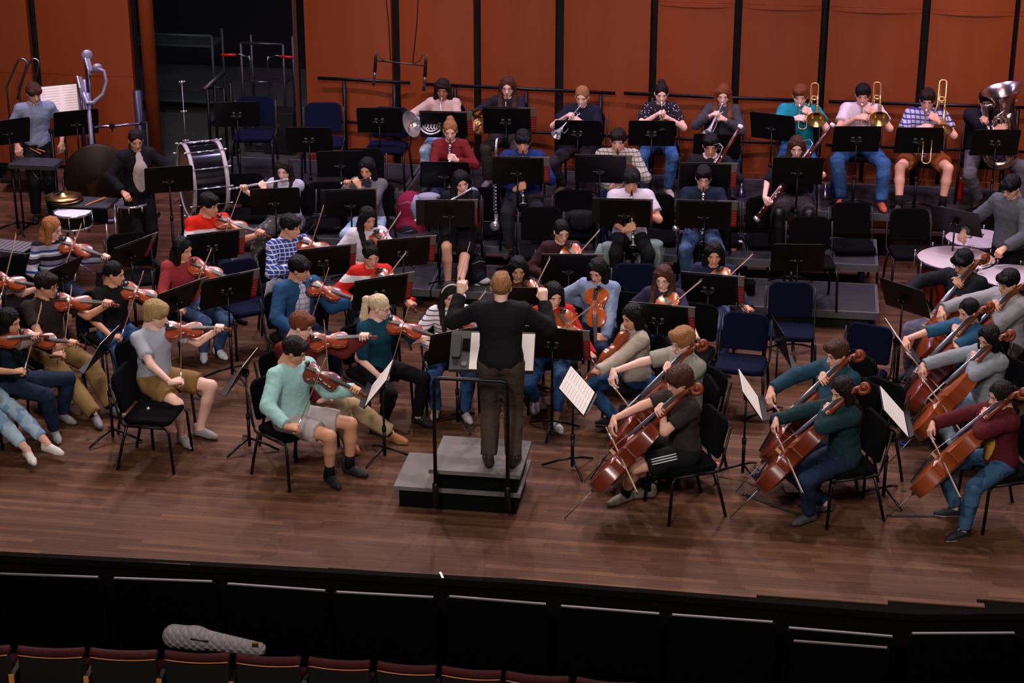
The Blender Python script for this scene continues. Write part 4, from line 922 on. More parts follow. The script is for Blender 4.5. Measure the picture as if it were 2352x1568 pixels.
# ------------------------------------------------------------------ how each instrument is held: returns arm targets in the person's frame and places the thing
# person frame: x = right, y = forward, z = up
def pl(S, kind, R, o, what, cat, group): 
    lab = S.get('ilabel') or (what+' of the '+S['who'])
    if S.get('_quiet'): return
    return place(kind, mtx(S['Rz']@R, S['tow'](o)), lab, cat, group, over={'name': S.get('iname', {'dark_violin': 'violin', 'orange_viola': 'viola', 'amber_cello': 'cello', 'trombone_long': 'trombone', 'silver_trumpet': 'trumpet', 'silver_french_horn': 'french_horn', 'brass_french_horn': 'french_horn'}.get(kind, kind))})
def hold_violin(S, u):
    kind = S.get('kind', 'violin'); va = kind in ('viola', 'orange_viola'); vl = math.radians(S.get('vl', 48)); dr = math.radians(S.get('droop', 8)); roll = math.radians(S.get('roll', 28)); tb = S.get('t', .40); tt = S.get('tip', 25)
    nb = S['nb']; d = np.array([-math.sin(vl)*math.cos(dr), math.cos(vl)*math.cos(dr), -math.sin(dr)])
    up = np.array([0, 0, 1.]); n0 = unit(up-d*(up@d)); sr = np.cross(d, n0)      # sr: to the player's right of the strings
    n = n0*math.cos(roll)+sr*math.sin(roll); sr = np.cross(d, n); n = unit(n)
    O = S['Hc']+S['Ry']@np.array([-.018, .060, -.152])*S['sc']+d*-.01
    R = np.stack([np.cross(d, n), d, n], 1); pl(S, kind, R, O, ('reddish brown viola' if va else 'reddish brown violin') if kind != 'orange_viola' else 'bright orange viola', 'viola' if va else 'violin', 'violas and violins')
    L = .665 if va else .595; C = O+d*(.62*.445*L*.97)+n*.046; e = math.radians(tt)
    b = unit(-sr*math.cos(e)+n*math.sin(e)); bf = C-b*tb; bn = unit(np.cross(b, d)); bn = n-b*(n@b); bn = unit(bn)
    if not S.get('nobow'):
        Rb = np.stack([np.cross(b, bn), b, bn], 1)
        place('violin_bow', mtx(S['Rz']@Rb, S['tow'](bf)), ('viola' if va else 'violin')+' bow of the '+S['who'], 'bow', 'violin and viola bows')
    RT = bf+b*.045; LT = O+d*(L*.83)-n*.012
    rh = (RT, S.get('rhd', unit(b*.15-sr*.2+d*.75+np.array([0, .2, .0]))), unit(np.array([.55, .1, .9])), 'grip', (1.0, -.25, -.6))
    lh = (LT, unit(sr*.35+n*.75-d*.1), unit(-sr*1.0+d*.2), 'neck', (-.15, .35, -1.0))
    return rh, lh
def hold_cello(S, u):
    k = S.get('kind', 'cello'); fx, fy = S.get('pin', (.02, .93)); pinp = np.array([fx+.14, fy, 0.]); scr = np.array(S.get('scroll', (-.125, -.10, 1.20))); e = unit(scr-pinp); v = unit(S.get('face', (.52, .6, .48))); n = unit(v-e*(v@e)); O = pinp+e*.36+n*.059
    R = np.stack([np.cross(e, n), e, n], 1); pl(S, k, R, O, 'amber brown cello' if k == 'amber_cello' else 'dark brown cello', 'cello', 'cellos')
    place_floor = None
    C = O+e*S.get('bc', .40)+n*.105; tb = S.get('t', .30); b = unit(S.get('bd', (-.85, -.12, -.48))); b = unit(b-n*(b@n)*.25); bf = C-b*tb; bn = unit(-n+b*(n@b))*-1
    Rb = np.stack([np.cross(b, bn), b, bn], 1); place('cello_bow', mtx(S['Rz']@Rb, S['tow'](bf)), 'cello bow of the '+S['who'], 'bow', 'cello bows')
    RT = bf+b*.05+bn*.01; LT = O+e*S.get('lh', .86)+n*.03
    return (RT, unit(S.get('rhd', (-.35, .45, -.6))), unit((.3, .6, .6)), 'soft', (1.0, -.1, -.1)), (LT, unit(np.cross(e, n)*.85+n*.1-e*.1), unit(n+e*.15), 'soft', (-1.0, .1, -.5))
def mouth(S): return S['Hc']+S['Rh']@np.array([0, .100, -.058])*S['sc']
def hold_flute(S, u):
    pc = S.get('kind', 'flute'); m = mouth(S)+S['Rh']@np.array([-.01, .012, -.004]); az = math.radians(S.get('faz', 8)); dr = math.radians(S.get('droop', 10)); d = np.array([math.cos(az)*math.cos(dr), math.sin(az)*math.cos(dr), -math.sin(dr)])
    n = unit(np.array([0, -.25, 1.])-d*(np.array([0, -.25, 1.])@d)); R = np.stack([np.cross(d, n), d, n], 1); pl(S, pc, R, m, 'silver flute' if pc == 'flute' else 'black piccolo', pc, 'flutes'); L = .61 if pc == 'flute' else .27
    return (m+d*L*.74+np.array([0, .0, .0]), unit((-.1, .45, .9)), unit((.2, -1, .35)), 'neck', (1, -.1, -1)), (m+d*L*.40, unit((.5, -.1, .9)), unit((-.6, 1, .0)), 'neck', (-.9, .3, -1))
def hold_down(S, u):     # clarinet, oboe
    k = S.get('kind', 'clarinet'); m = mouth(S); an = math.radians(S.get('down', 45)); d = np.array([S.get('dx', 0), math.cos(an), -math.sin(an)]); d = unit(d); n = unit(np.array([0, 1., .6])-d*(np.array([0, 1., .6])@d)); R = np.stack([np.cross(d, n), d, n], 1); pl(S, k, R, m, 'black '+k+' with silver keys', k, 'clarinets and oboes')
    return (m+d*.42+n*.0, unit((-.75, .35, .5)), unit((.4, .9, .2)), 'neck', (1, -.3, -.6)), (m+d*.22, unit((.75, .35, .5)), unit((-.4, .9, .2)), 'neck', (-1, -.3, -.6))
def hold_trumpet(S, u):
    k = S.get('kind', 'trumpet'); m = mouth(S); an = math.radians(S.get('down', 26)); az = math.radians(S.get('taz', 0)); d = np.array([math.sin(az)*math.cos(an), math.cos(az)*math.cos(an), -math.sin(an)]); n = unit(np.array([0, 0, 1.])-d*d[2]); R = np.stack([np.cross(d, n), d, n], 1); pl(S, k, R, m, 'silvery trumpet', 'trumpet', 'trumpets')
    return (m+d*.21+n*.01, unit((-.55, .5, .55)), unit((.6, .2, .8)), 'neck', (1, -.1, -.9)), (m+d*.19-n*.06, unit((.55, .5, .4)), unit((-.9, .1, .2)), 'grip', (-1, -.1, -.9))
def hold_horn(S, u):
    k = S['kind']; m = mouth(S); d = unit((.05, .72, -.70)); n = unit(np.cross((1, .1, -.1), d)); R = np.stack([np.cross(d, n), d, n], 1); pl(S, k, R, m, 'bright silver french horn' if 'silver' in k else 'golden brass french horn', 'french horn', 'french horns')
    c = m+R@np.array([.07, .36, 0]); S['hornc'] = c
    return (c+R@np.array([.26, .02, -.06]), unit((.3, .6, -.5)), unit((.9, .2, .2)), 'flat', (1, -.4, -.6)), (c+R@np.array([-.01, -.08, .05]), unit((.5, .6, .4)), unit((-.9, .3, .2)), 'neck', (-1, .0, -.8))
def hold_trombone(S, u):
    m = mouth(S); an = math.radians(S.get('down', 24)); d = np.array([0, math.cos(an), -math.sin(an)]); n = unit(np.array([0, 0, 1.])-d*d[2]); R = np.stack([np.cross(d, n), d, n], 1); pl(S, S.get('kind', 'trombone'), R, m, 'golden trombone', 'trombone', 'trombones')
    return (m+R@np.array([-.03, .24, 0]), unit((-.7, .35, .3)), unit((.5, .5, .6)), 'soft', (1, -.2, -.9)), (m+R@np.array([-.06, .085, .0]), unit((.75, .1, .6)), unit((-.3, 1, .2)), 'grip', (-1, .0, -.9))
def hold_bassoon(S, u):
    A = np.array(S.get('boot', (.30, .34, .56))); B = np.array(S.get('topp', (-.36, .26, 1.62))); d = unit(B-A); n = unit(np.array([.1, 1, .3])-d*(np.array([.1, 1, .3])@d)); n = -n; R = np.stack([np.cross(d, n), d, n], 1); pl(S, 'bassoon', R, A, 'red-brown bassoon', 'bassoon', 'bassoons')
    return (A+d*.22+n*-.03, unit((-.3, .7, -.4)), unit((.8, .4, .3)), 'neck', (1, -.4, -.3)), (A+d*.72-n*.03, unit((.8, .2, .2)), unit((-.2, 1, .3)), 'neck', (-1, .0, -.6))
def hold_tuba(S, u):
    o = np.array([-.21, .34, .52]); R = rotz(math.radians(8))@roty(math.radians(9)); pl(S, 'tuba', R, o, 'large silvery tuba with upturned bell', 'tuba', 'tubas')
    return (o+R@np.array([-.05, .17, .46]), unit((-.6, .2, .3)), unit((.3, .9, .3)), 'soft', (1, -.1, -.8)), (o+R@np.array([.15, .05, .55]), unit((.2, .5, .8)), unit((-.9, .3, .2)), 'grip', (-1, .1, -.8))
def hold_free(S, u):
    r, l = S['hands']; return r, l
# ------------------------------------------------------------------ the players
JEAN = cloth('#33486b', ('patch', '#48618a', 5, .55)); JEANL = cloth('#7d9dbb', ('patch', '#a3bccb', 6, .5)); JEAND = cloth('#16233a', ('patch', '#1f304a', 5, .55)); JEANB = cloth('#24436f', ('patch', '#355a8a', 5, .5))
KHAKI = cloth('#8f7348'); KHAKI2 = cloth('#b39c78'); BLK = cloth('#0f0f12'); WHT = '#e4e0dc'
def stripes_blue(): return cloth('#8d8d98', ('stripe', [('#15151f', .16, .30, 0), ('#20307c', .16, .12, .42), ('#d8d8de', .16, .08, .56)]))
def pp(**k): PEOPLE.append(k)
PEOPLE = []
def stripes3(S, o, g):
    kn, q, toe = g['legs'][1]; hj_ = g['H0']+np.array([-.088, .02, 0]); ax = unit(kn-hj_); out = unit(np.cross(ax, (0, 0, 1.))); out = -out if out[0] > 0 else out; up = np.cross(ax, out); up = up if up[2] > 0 else -up
    for k in (-1, 0, 1):
        an = .55+k*.20; d = out*math.cos(an)+up*math.sin(an); link('short_stripe', MB().tube([(hj_+ax*(.08+.07*i)+d*(.109-.002*i))*g['sc'] for i in range(4)], .005, 5).mesh('short_stripe', M_('white')), o, 'white side stripe')
V = hold_violin
# first and second violins (left)
pp(h=(120, 525), z=0, a=28, arms=V, vl=55, droop=16, hyaw=48, t=.52, tip=20, fem=True, hair=('long', 'ginger'), skin='p', top=stripes_blue(), bot=JEAND, glasses='#3a2a26', who='violinist in the striped sweater', desc='person with long red-blond hair and striped sweater playing violin, far left')
pp(h=(-38, 605), z=0, a=25, arms=V, vl=60, droop=8, hyaw=40, t=.3, fem=True, hair=('long', 'dark'), skin='l', top=cloth('#8b7f86'), slv='elbow', bot=JEAND, who='violinist cut off by the left edge', desc='person mostly outside the left edge, holding a violin level with one hand in view')
pp(h=(106, 655), z=0, a=40, arms=V, vl=50, droop=3, hyaw=42, t=.62, tip=20, hair=('short', 'dark'), skin='m', top=cloth('#2b2220'), slv='short', bot=KHAKI, bfit=.022, glasses='#1a1716', collar=cloth('#2b2220'), feet=[(222, 962), (262, 940)], shoe=('#6d6c70', '#2b2b2e', '#55555a'), socks=BLK, who='violinist in the dark brown polo', desc='person in dark brown polo and khaki trousers playing violin, grey running shoes')
pp(h=(22, 738), z=0, a=38, arms=V, vl=48, droop=5, hyaw=35, t=.42, tip=12, fem=True, hair=('longf', 'black'), skin='m', top=cloth('#0f1c26'), slv='elbow', bot=JEAND, feet=[(128, 995), (150, 955)], shoe=('#8b8a88', '#55555a', '#c9c6c2'), who='violinist in the dark navy top', desc='person with black hair, dark navy top and dark jeans playing violin at the left edge')
pp(h=(-62, 752), z=0, a=45, arms=V, vl=45, droop=-8, hyaw=30, t=.55, tip=14, fem=True, hair=('bob', 'dark'), skin='l', top=cloth('#8c8078'), bot=JEANL, len='crop', feet=[(84, 1060), (133, 1040)], shoe=('#d8d4cc', '#bcb8b0', '#e9e6e0'), who='violinist in the grey sweater and light jeans', desc='person in grey sweater and frayed light jeans with white sneakers at the left edge')
pp(h=(262, 628), z=0, a=36, arms=V, vl=52, droop=17, hyaw=48, t=.56, tip=22, fem=True, hair=('tail', 'black'), skin='m', top=cloth('#101014'), slv='elbow', bot=JEANB, who='violinist in the black top', desc='person in black top with black ponytail and blue jeans playing violin')
pp(h=(420, 572), z=0, a=22, arms=V, vl=58, droop=18, hyaw=38, t=.55, tip=22, fem=True, hair=('long', 'black'), skin='m', top=cloth('#8e2f35'), bot=JEAN, headband=BLK, feet=[(468, 812), (505, 806)], shoe=('#e0e0ea', '#c9cad8', '#f0f0f6'), who='violinist in the crimson blouse', desc='person in crimson blouse, black headband and ripped jeans playing violin, white shoes')
pp(h=(480, 470), z=0, a=24, arms=V, vl=58, droop=15, hyaw=42, t=.36, tip=22, hair=('short', 'black'), skin='m', top=cloth('#c8220f', ('hoops', [(.885, .93, '#d8d3d8'), (.76, .885, '#3a3136')])), slv='short', bot=JEAND, who='violinist in the bright red t-shirt', desc='person in bright red t-shirt with white and grey band playing violin')
pp(h=(358, 722), z=0, a=48, arms=V, vl=48, droop=0, hyaw=42, t=.60, tip=14, pitch=18, hair=('mop', 'blond'), skin='p', top=cloth('#aab0bd'), slv='short', bot=cloth('#8a6a3c'), len='shorts', feet=[(424, 1008), (468, 990)], ks=.25, shoe=('#8b8580', '#2b2626', '#cfc9c2'), who='blond violinist in the light grey t-shirt', desc='person with mop of blond hair, light grey t-shirt and brown shorts playing violin')
pp(h=(667, 520), z=0, a=30, arms=V, vl=55, droop=15, hyaw=42, t=.34, tip=22, hair=('short', 'black'), skin='m', top=cloth('#2c3f86', ('plaid', '#c9cbe2', .042, .22)), bot=JEAND, collar=cloth('#2c3f86'), who='violinist in the blue checked shirt', desc='person in blue and white checked shirt playing violin, jacket hung on the chair')
pp(h=(688, 617), z=0, a=32, arms=V, vl=55, droop=18, hyaw=44, t=.56, tip=22, hair=('fringe', 'black'), skin='m', top=cloth('#20466e'), fit=1, inner=cloth('#c9c3cc', ('plaid', '#8b80a8', .05, .2)), bot=JEAND, collar=cloth('#20466e'), who='violinist in the open blue jacket', desc='person in open blue jacket over a pale checked shirt playing violin')
pp(h=(692, 748), z=0, a=46, arms=V, vl=44, droop=-6, hyaw=36, t=.60, tip=34, pitch=22, hair=('short', 'auburn'), skin='p', top=cloth('#5f1a1c'), fit=1, bot=KHAKI2, bfit=.022, feet=[(806, 1018), (905, 1000)], ks=.2, shoe=('#a5673c', '#cbb28a', '#d0a070'), socks=BLK, who='violinist in the maroon hoodie', desc='person in maroon hoodie and beige trousers playing violin, tan boat shoes')
pp(h=(676, 806), z=0, a=46, arms=V, vl=42, droop=24, hyaw=36, t=.62, tip=14, pitch=26, kind='dark_violin', hair=('short', 'dark'), skin='m', top=cloth('#9cc9c4'), fit=1, collar=cloth('#9cc9c4'), bot=cloth('#b5aaa8'), len='shorts', feet=[(762, 1098), (812, 1076)], shoe=('#101012', '#0b0b0c', '#1c1c1e'), socks=BLK, who='violinist in the mint green shirt', desc='person in mint green shirt and pale shorts playing violin, black socks and shoes')
pp(h=(845, 502), z=0, a=12, arms=V, vl=42, droop=24, hyaw=20, t=.40, tip=34, fem=True, hair=('longf', 'black'), skin='m', top=cloth('#c9c3cf'), fit=1, bot=JEANL, who='violinist in the white hoodie', desc='person in white hoodie with long black hair playing violin')
pp(h=(852, 588), z=0, a=10, arms=V, vl=42, droop=28, hyaw=12, t=.40, tip=34, fem=True, hair=('bun', 'black'), skin='m', top=cloth('#b81f16', ('hoops', [(.86, .93, '#d8d0d4'), (.66, .68, '#d8d0d4')])), fit=1, bot=JEAND, glasses='#b9a79c', who='violinist in the red sweater', desc='person in red sweater with white chest band, glasses and hair bun playing violin')
pp(h=(872, 705), z=0, a=40, arms=V, vl=50, droop=18, hyaw=40, t=.56, tip=34, fem=True, hair=('pony', 'pale'), skin='p', top=cloth('#0f3f52'), slv='elbow', bot=BLK, bfit=.006, feet=[(884, 975), (968, 962)], shoe=('#101012', '#0b0b0c', '#d8d8d8'), glasses='#8a6f6a', tie=cloth('#b56a78'), who='violinist with the long pale blond ponytail', desc='person with long wavy blond ponytail in teal top and black leggings playing violin')
pp(h=(1034, 678), z=0, a=8, arms=V, vl=45, droop=20, hyaw=8, t=.42, tip=22, fem=True, hair=('longf', 'dark'), skin='l', top=cloth('#d0ccd4', ('stripe', [('#3a3648', .042, .22, 0)])), bot=JEANB, headband=cloth('#cfc7c9'), feet=[(1000, 944), (1070, 950)], shoe=('#b8aeb4', '#8a8890', '#d8444c'), who='violinist in the black-striped white top', desc='person in black-striped white top with long dark hair playing violin beside the podium')
# violas (middle)
pp(h=(1290, 532), z=0, a=2, arms=V, kind='orange_viola', iname='viola', ilabel='orange-red viola held by the person with glasses in dark maroon', vl=50, droop=28, hyaw=15, t=.40, tip=24, fem=True, hair=('tail', 'black'), skin='l', top=cloth('#2e1218'), bot=BLK, glasses='#5a4a48', who='viola player with glasses in dark maroon', desc='person with glasses in dark maroon top playing viola behind the conductor stand row')
pp(h=(1190, 618), z=0, a=0, arms=V, kind='viola', vl=55, droop=12, hyaw=5, t=.40, tip=30, fem=True, hair=('longf', 'black'), skin='m', top=cloth('#451c1e'), bot=BLK, who='viola player just behind the conductor', desc='person with long black hair playing viola just behind the conductor')
pp(h=(1372, 622), z=0, a=-20, arms=V, kind='orange_viola', ilabel='orange-red viola pointing down from the player in the denim jacket', vl=18, droop=52, roll=20, hyaw=-8, t=.34, tip=62, pitch=24, fem=True, hair=('long', 'black'), skin='l', top=cloth('#7484a6', ('patch', '#8d9cba', 6, .5)), fit=1, bot=JEAND, who='viola player in the pale denim jacket', desc='person in pale denim jacket playing viola that points down towards the floor')
pp(h=(1272, 678), z=0, a=6, arms=V, kind='viola', vl=38, droop=38, roll=24, hyaw=12, t=.42, tip=30, fem=True, hair=('longf', 'black'), skin='l', top=cloth('#a81812'), bot=JEANB, feet=[(1232, 928), (1278, 972)], len='crop', shoe=('#d6d2dc', '#c0bcc8', '#dedae4'), who='viola player in the red top', desc='person in red top with long black hair and rolled jeans playing viola, white sneakers')
pp(h=(1524, 638), z=0, a=-16, arms=V, kind='orange_viola', vl=45, droop=30, hyaw=-2, t=.36, tip=24, fem=True, hair=('longf', 'brown'), skin='p', top=cloth('#221d38', ('dots', '#4c3a5c', 40, .2)), slv='short', bot=JEANB, glasses='#6b5a56', who='viola player with glasses and long brown hair', desc='person with glasses and long brown hair in short sleeved dark top playing viola')
pp(h=(1640, 583), z=0, a=-10, arms=V, kind='orange_viola', ilabel='orange-red viola of the player in the long sleeved navy top', vl=45, droop=30, hyaw=6, t=.36, tip=28, fem=True, hair=('long', 'black'), skin='m', top=cloth('#151a38'), bot=cloth('#5d6690'), who='viola player in the long sleeved navy top', desc='person in navy long sleeved top playing viola in front of the grey riser')
pp(h=(1452, 728), z=0, a=-72, arms=V, kind='viola', ilabel='brown viola seen edge-on, held by the player in the cream sweatshirt', vl=20, droop=32, roll=78, hyaw=16, t=.30, tip=0, fem=True, nobow=True, hair=('long', 'black'), skin='m', top=cloth('#a89c90'), fit=1, bot=JEANB, feet=[(1402, 962), (1500, 975)], shoe=('#15161a', '#cfcac6', None), who='viola player in the cream sweatshirt', desc='person in profile in cream sweatshirt and jeans holding a viola forward')
# cellos (right)
C = hold_cello
pp(h=(1567, 785), z=0, a=-58, arms=C, hyaw=0, pin=(.02, .95), t=.30, hair=('curly', 'sandy'), skin='p', top=cloth('#8d897e'), slv='short', collar=cloth('#8d897e'), bot=BLK, glasses='#5a4f4a', fit=1, who='cellist in the grey-green short sleeved shirt', desc='person with curly light brown hair, glasses and grey-green shirt playing cello')
pp(h=(1561, 875), z=0, a=-70, arms=C, hyaw=-4, pitch=20, t=.16, pin=(.02, 1.0), hair=('mop', 'brown'), skin='l', top=cloth('#2e2625'), slv='short', bot=BLK, len='shorts', feet=[(1478, 1128), (1428, 1140)], ks=.38, shoe=('#6f655e', '#5a3a30', '#2a2624'), socks=BLK, who='cellist in the dark brown t-shirt', desc='person with shaggy brown hair in dark t-shirt and black shorts playing cello', extra=[('short_stripe', stripes3)])
pp(h=(1922, 812), z=0, a=-62, arms=C, kind='cello', hyaw=4, t=.20, pin=(.02, .92), hair=('short', 'brown'), skin='l', top=cloth('#1a3a4c'), fit=1, bot=JEAND, collar=cloth('#1a3a4c'), who='cellist in the dark teal denim shirt', desc='person with short brown hair in dark teal denim shirt playing cello')
pp(h=(1934, 898), z=0, a=-74, arms=C, hyaw=14, t=.16, pitch=18, pin=(.02, .92), fem=True, hair=('long', 'dark'), skin='l', top=cloth('#122c2f'), fit=1, bot=JEAND, feet=[(1885, 1160), (1850, 1186)], ks=.24, shoe=('#3b3a3a', '#22201f', '#7a756f'), who='cellist in the dark green cardigan', desc='person with long dark hair seen from behind in dark green cardigan playing cello')
pp(h=(2212, 602), z=0, a=-44, arms=C, kind='amber_cello', hyaw=-10, pitch=26, t=.28, hair=('fringe', 'black'), skin='m', top=cloth('#0d0f16'), fit=1, inner=cloth('#c9c3cc'), bot=cloth('#6b6a84'), glasses='#1a1716', pin=(.02, .85), who='cellist in the black suit jacket', desc='person in black suit jacket over white shirt playing amber cello by the timpani')
pp(h=(2316, 648), z=0, a=-60, arms=C, hyaw=-5, t=.30, hair=('fringe', 'black'), skin='l', top=cloth('#8b8b90'), fit=1, bot=cloth('#4b4448'), glasses='#241c1a', who='cellist in the light grey sweatshirt', desc='person with glasses and light grey sweatshirt playing cello at the right edge')
pp(h=(2224, 715), z=0, a=-56, arms=C, hyaw=-6, t=.24, fem=True, hair=('tail', 'black'), skin='l', top=cloth('#25506e'), slv='elbow', bot=cloth('#46444e'), who='cellist in the blue short sleeved shirt', desc='person with black hair tied back in blue shirt playing cello, wristwatch on')
pp(h=(2270, 778), z=0, a=-64, arms=C, kind='amber_cello', hyaw=10, t=.22, fem=True, hair=('long', 'black'), skin='l', top=cloth('#7f868c'), fit=1, bot=JEANL, feet=[(2190, 1040), (2150, 985)], shoe=('#a09cb8', '#b8b4c4', None), glasses='#1a1716', who='cellist in the chunky grey sweater', desc='person with long black hair in chunky grey sweater and light jeans playing cello')
pp(h=(2298, 908), z=0, a=-76, arms=C, kind='amber_cello', hyaw=2, t=.16, fem=True, hair=('knot', 'dark'), skin='l', top=cloth('#4f1319'), fit=1, inner=cloth('#b58a3c'), bot=cloth('#27425f', ('patch', '#3a5c7c', 6, .5)), feet=[(2185, 1170), (2205, 1222)], shoe=('#15151a', '#d6d0c8', '#e0dcd6'), who='cellist in the wine red cardigan', desc='person with pinned up dark hair in wine red cardigan and jeans playing cello')
# flutes, on the low riser
pp(h=(652, 390), z=.2, a=-12, arms=hold_flute, faz=2, droop=13, hyaw=0, fem=True, hair=('longf', 'dark'), skin='p', top=cloth('#a9aab8'), slv='short', bot=cloth('#4c4b4c', ('dots', '#8d8a88', 24, .32)), bfit=.03, feet=[(588, 632), (640, 650)], shoe=('#8a6448', '#5a4030', None), who='flutist in the pale t-shirt with long brown hair', desc='person with long brown hair and pale t-shirt playing silver flute, patterned trousers')
pp(h=(843, 388), z=.2, a=-10, arms=hold_flute, kind='piccolo', faz=4, droop=12, hyaw=-6, fem=True, hair=('long', 'black'), skin='m', top=cloth('#5b5a60'), inner=cloth('#2a2838', ('patch', '#b5666a', 9, .52)), bot=JEANL, who='piccolo player in the grey cardigan', desc='person in grey cardigan over a flowered scarf playing a piccolo')
pp(h=(1060, 418), z=.2, a=4, arms=hold_flute, faz=6, droop=28, hyaw=10, tilt=14, lean=14, fem=True, hair=('longf', 'black'), skin='l', top=cloth('#0e0f13'), bot=BLK, len='skirt', feet=[(1028, 655), (1056, 680)], shoe=('#c9c5c6', '#b5b1b2', None), who='flutist in black with bare knees', desc='person in black top and short black skirt playing flute, white shoes')
# clarinets and oboes
D = hold_down
pp(h=(1034, 300), z=.4, a=0, arms=D, kind='oboe', fem=True, hair=('bun', 'sandy'), skin='p', top=cloth('#6b1a1c'), bot=JEAND, tie=cloth('#7a1f2a'), who='oboist in the maroon sweatshirt', desc='person with high hair bun in maroon sweatshirt playing oboe', extra=[])
pp(h=(1201, 325), z=.4, a=0, arms=D, hair=('fringe', 'black'), skin='m', top=cloth('#14285e'), fit=1, bot=cloth('#26262c'), who='clarinetist in the royal blue sweatshirt', desc='person with black fringe in royal blue sweatshirt playing clarinet')
pp(h=(1420, 322), z=.4, a=-3, arms=D, dx=-.06, hyaw=-4, hair=('short', 'dark'), skin='l', top=cloth('#a8a497', ('plaid', '#55534a', .045, .2)), collar=cloth('#a8a497'), fit=1, bot=JEAND, who='clarinetist in the grey checked shirt', desc='person in grey checked shirt playing clarinet with gold barrel')
pp(h=(1450, 415), z=.2, a=0, arms=D, hair=('mop', 'black'), skin='m', top=cloth('#c3bcc8'), slv='short', fit=1, bot=BLK, glasses='#8a7a74', who='clarinetist in the white t-shirt', desc='person with glasses in white t-shirt playing clarinet, pale jacket over the chair')
pp(h=(1616, 408), z=.2, a=-4, arms=D, hair=('short', 'black'), skin='l', top=cloth('#101a2e'), collar=cloth('#101a2e'), bot=JEAN, glasses='#2b2422', who='clarinetist in the dark navy shirt', desc='person with glasses in dark navy shirt and jeans playing clarinet')
# bassoons
pp(h=(1632, 334), z=.4, a=-4, arms=hold_bassoon, hair=('short', 'black'), skin='m', top=cloth('#121014'), inner=None, collar=cloth('#b5b0b8'), bot=BLK, glasses='#1a1412', topp=(-.24, .26, 1.36), boot=(.34, .40, .34), who='bassoonist with glasses in the black sweater', desc='person with glasses in black sweater with white collar playing bassoon')
pp(h=(1830, 338), z=.4, a=-7, arms=hold_bassoon, fem=True, hair=('long', 'brown'), skin='p', top=cloth('#0d0d11'), slv='elbow', bot=cloth('#2c2628', ('dots', '#6a5c5a', 60, .25)), len='skirt', tights=mat('tights', '#0c0b0d', .5), topp=(-.31, .26, 1.38), boot=(.39, .42, .40), who='bassoonist with long brown hair', desc='person with long brown hair in black top and patterned skirt playing bassoon')
# brass on the back riser
pp(h=(1017, 205), z=.6, a=-6, arms=hold_horn, kind='silver_french_horn', pitch=14, fem=True, hair=('bob', 'dark'), skin='d', top=cloth('#b39c90'), bot=JEANL, who='horn player in the beige cardigan', desc='person with dark bobbed hair in beige cardigan playing a silver french horn')
pp(h=(1166, 200), z=.6, a=-6, arms=hold_horn, kind='brass_french_horn', pitch=10, fem=True, hair=('longf', 'brown'), skin='p', top=cloth('#1c1822'), bot=cloth('#3a302e'), glasses='#4a3c40', feet=[(1118, 418), (1180, 425)], shoe=('#8d8496', '#5a5560', None), who='horn player in the black top', desc='person with long brown hair and glasses in black top playing a brass french horn')
pp(h=(1337, 222), z=.6, a=-12, arms=hold_trumpet, kind='silver_trumpet', taz=24, fem=True, hair=('tail', 'sandy'), skin='p', top=cloth('#0f1526'), slv='short', fit=1, bot=cloth('#2c2630'), feet=[(1290, 430), (1335, 440)], shoe=('#6b5a3a', '#3a3026', None), who='trumpeter in the navy t-shirt', desc='person with ponytail in navy t-shirt playing trumpet pointing down left')
pp(h=(1519, 215), z=.6, a=0, arms=hold_trumpet, kind='trumpet', fem=True, hair=('bun', 'dark'), skin='p', top=cloth('#1b1820', ('dots', '#c9b8c8', 36, .22)), slv='short', bot=JEANB, feet=[(1475, 435), (1537, 438)], shoe=('#b5a8a2', '#8d8480', '#d6ccc8'), who='trumpeter in the dotted black blouse', desc='person with high bun in dotted black blouse and blue jeans playing trumpet')
pp(h=(1661, 218), z=.6, a=-8, arms=hold_trumpet, kind='silver_trumpet', taz=16, fem=True, hair=('longf', 'auburn'), skin='p', top=cloth('#3b3a40'), bot=JEANB, who='trumpeter in the charcoal sweater', desc='person with reddish hair in charcoal sweater playing trumpet')
pp(h=(1838, 220), z=.6, a=-9, arms=hold_trombone, hair=('short', 'auburn'), skin='p', top=cloth('#128295'), slv='short', fit=1, collar=cloth('#128295'), bot=JEANB, who='trombonist in the turquoise polo', desc='person in turquoise polo shirt playing trombone')
pp(h=(1982, 218), z=.6, a=-10, arms=hold_trombone, hair=('short', 'black'), skin='l', top=cloth('#d2c4cc'), slv='short', fit=1, collar=cloth('#d2c4cc'), bot=JEANB, ks=.28, bfit=.02, feet=[(1930, 462), (2026, 470)], shoe=('#b5543a', '#7a4630', '#8f3c2a'), socks=cloth('#22408c'), who='trombonist in the white shirt', desc='person in white shirt, blue jeans and orange shoes playing trombone')
pp(h=(2130, 230), z=.6, a=-13, arms=hold_trombone, kind='trombone_long', down=42, hair=('short', 'dark'), skin='l', top=cloth('#b0acca', ('plaid', '#2f3470', .05, .3)), slv='short', fit=1, collar=cloth('#b0acca'), bot=cloth('#8c4a24'), len='shorts', ks=.24, feet=[(2062, 478), (2165, 478)], shoe=('#2c2628', '#8a857c', '#6b6560'), socks=BLK, glasses='#4a2c34', who='trombonist in the checked shirt and shorts', desc='person in blue checked shirt and brown shorts playing trombone')
pp(h=(2266, 232), z=.6, a=-14, arms=hold_tuba, hyaw=4, hair=('short', 'black'), skin='l', top=cloth('#10111c'), fit=1, inner=cloth('#c9c4cc'), bot=cloth('#5b5660'), ks=.24, feet=[(2245, 462), (2345, 470)], glasses='#4a3c40', who='tuba player in the dark blazer', desc='person in dark blazer with glasses behind a large tuba at the right')
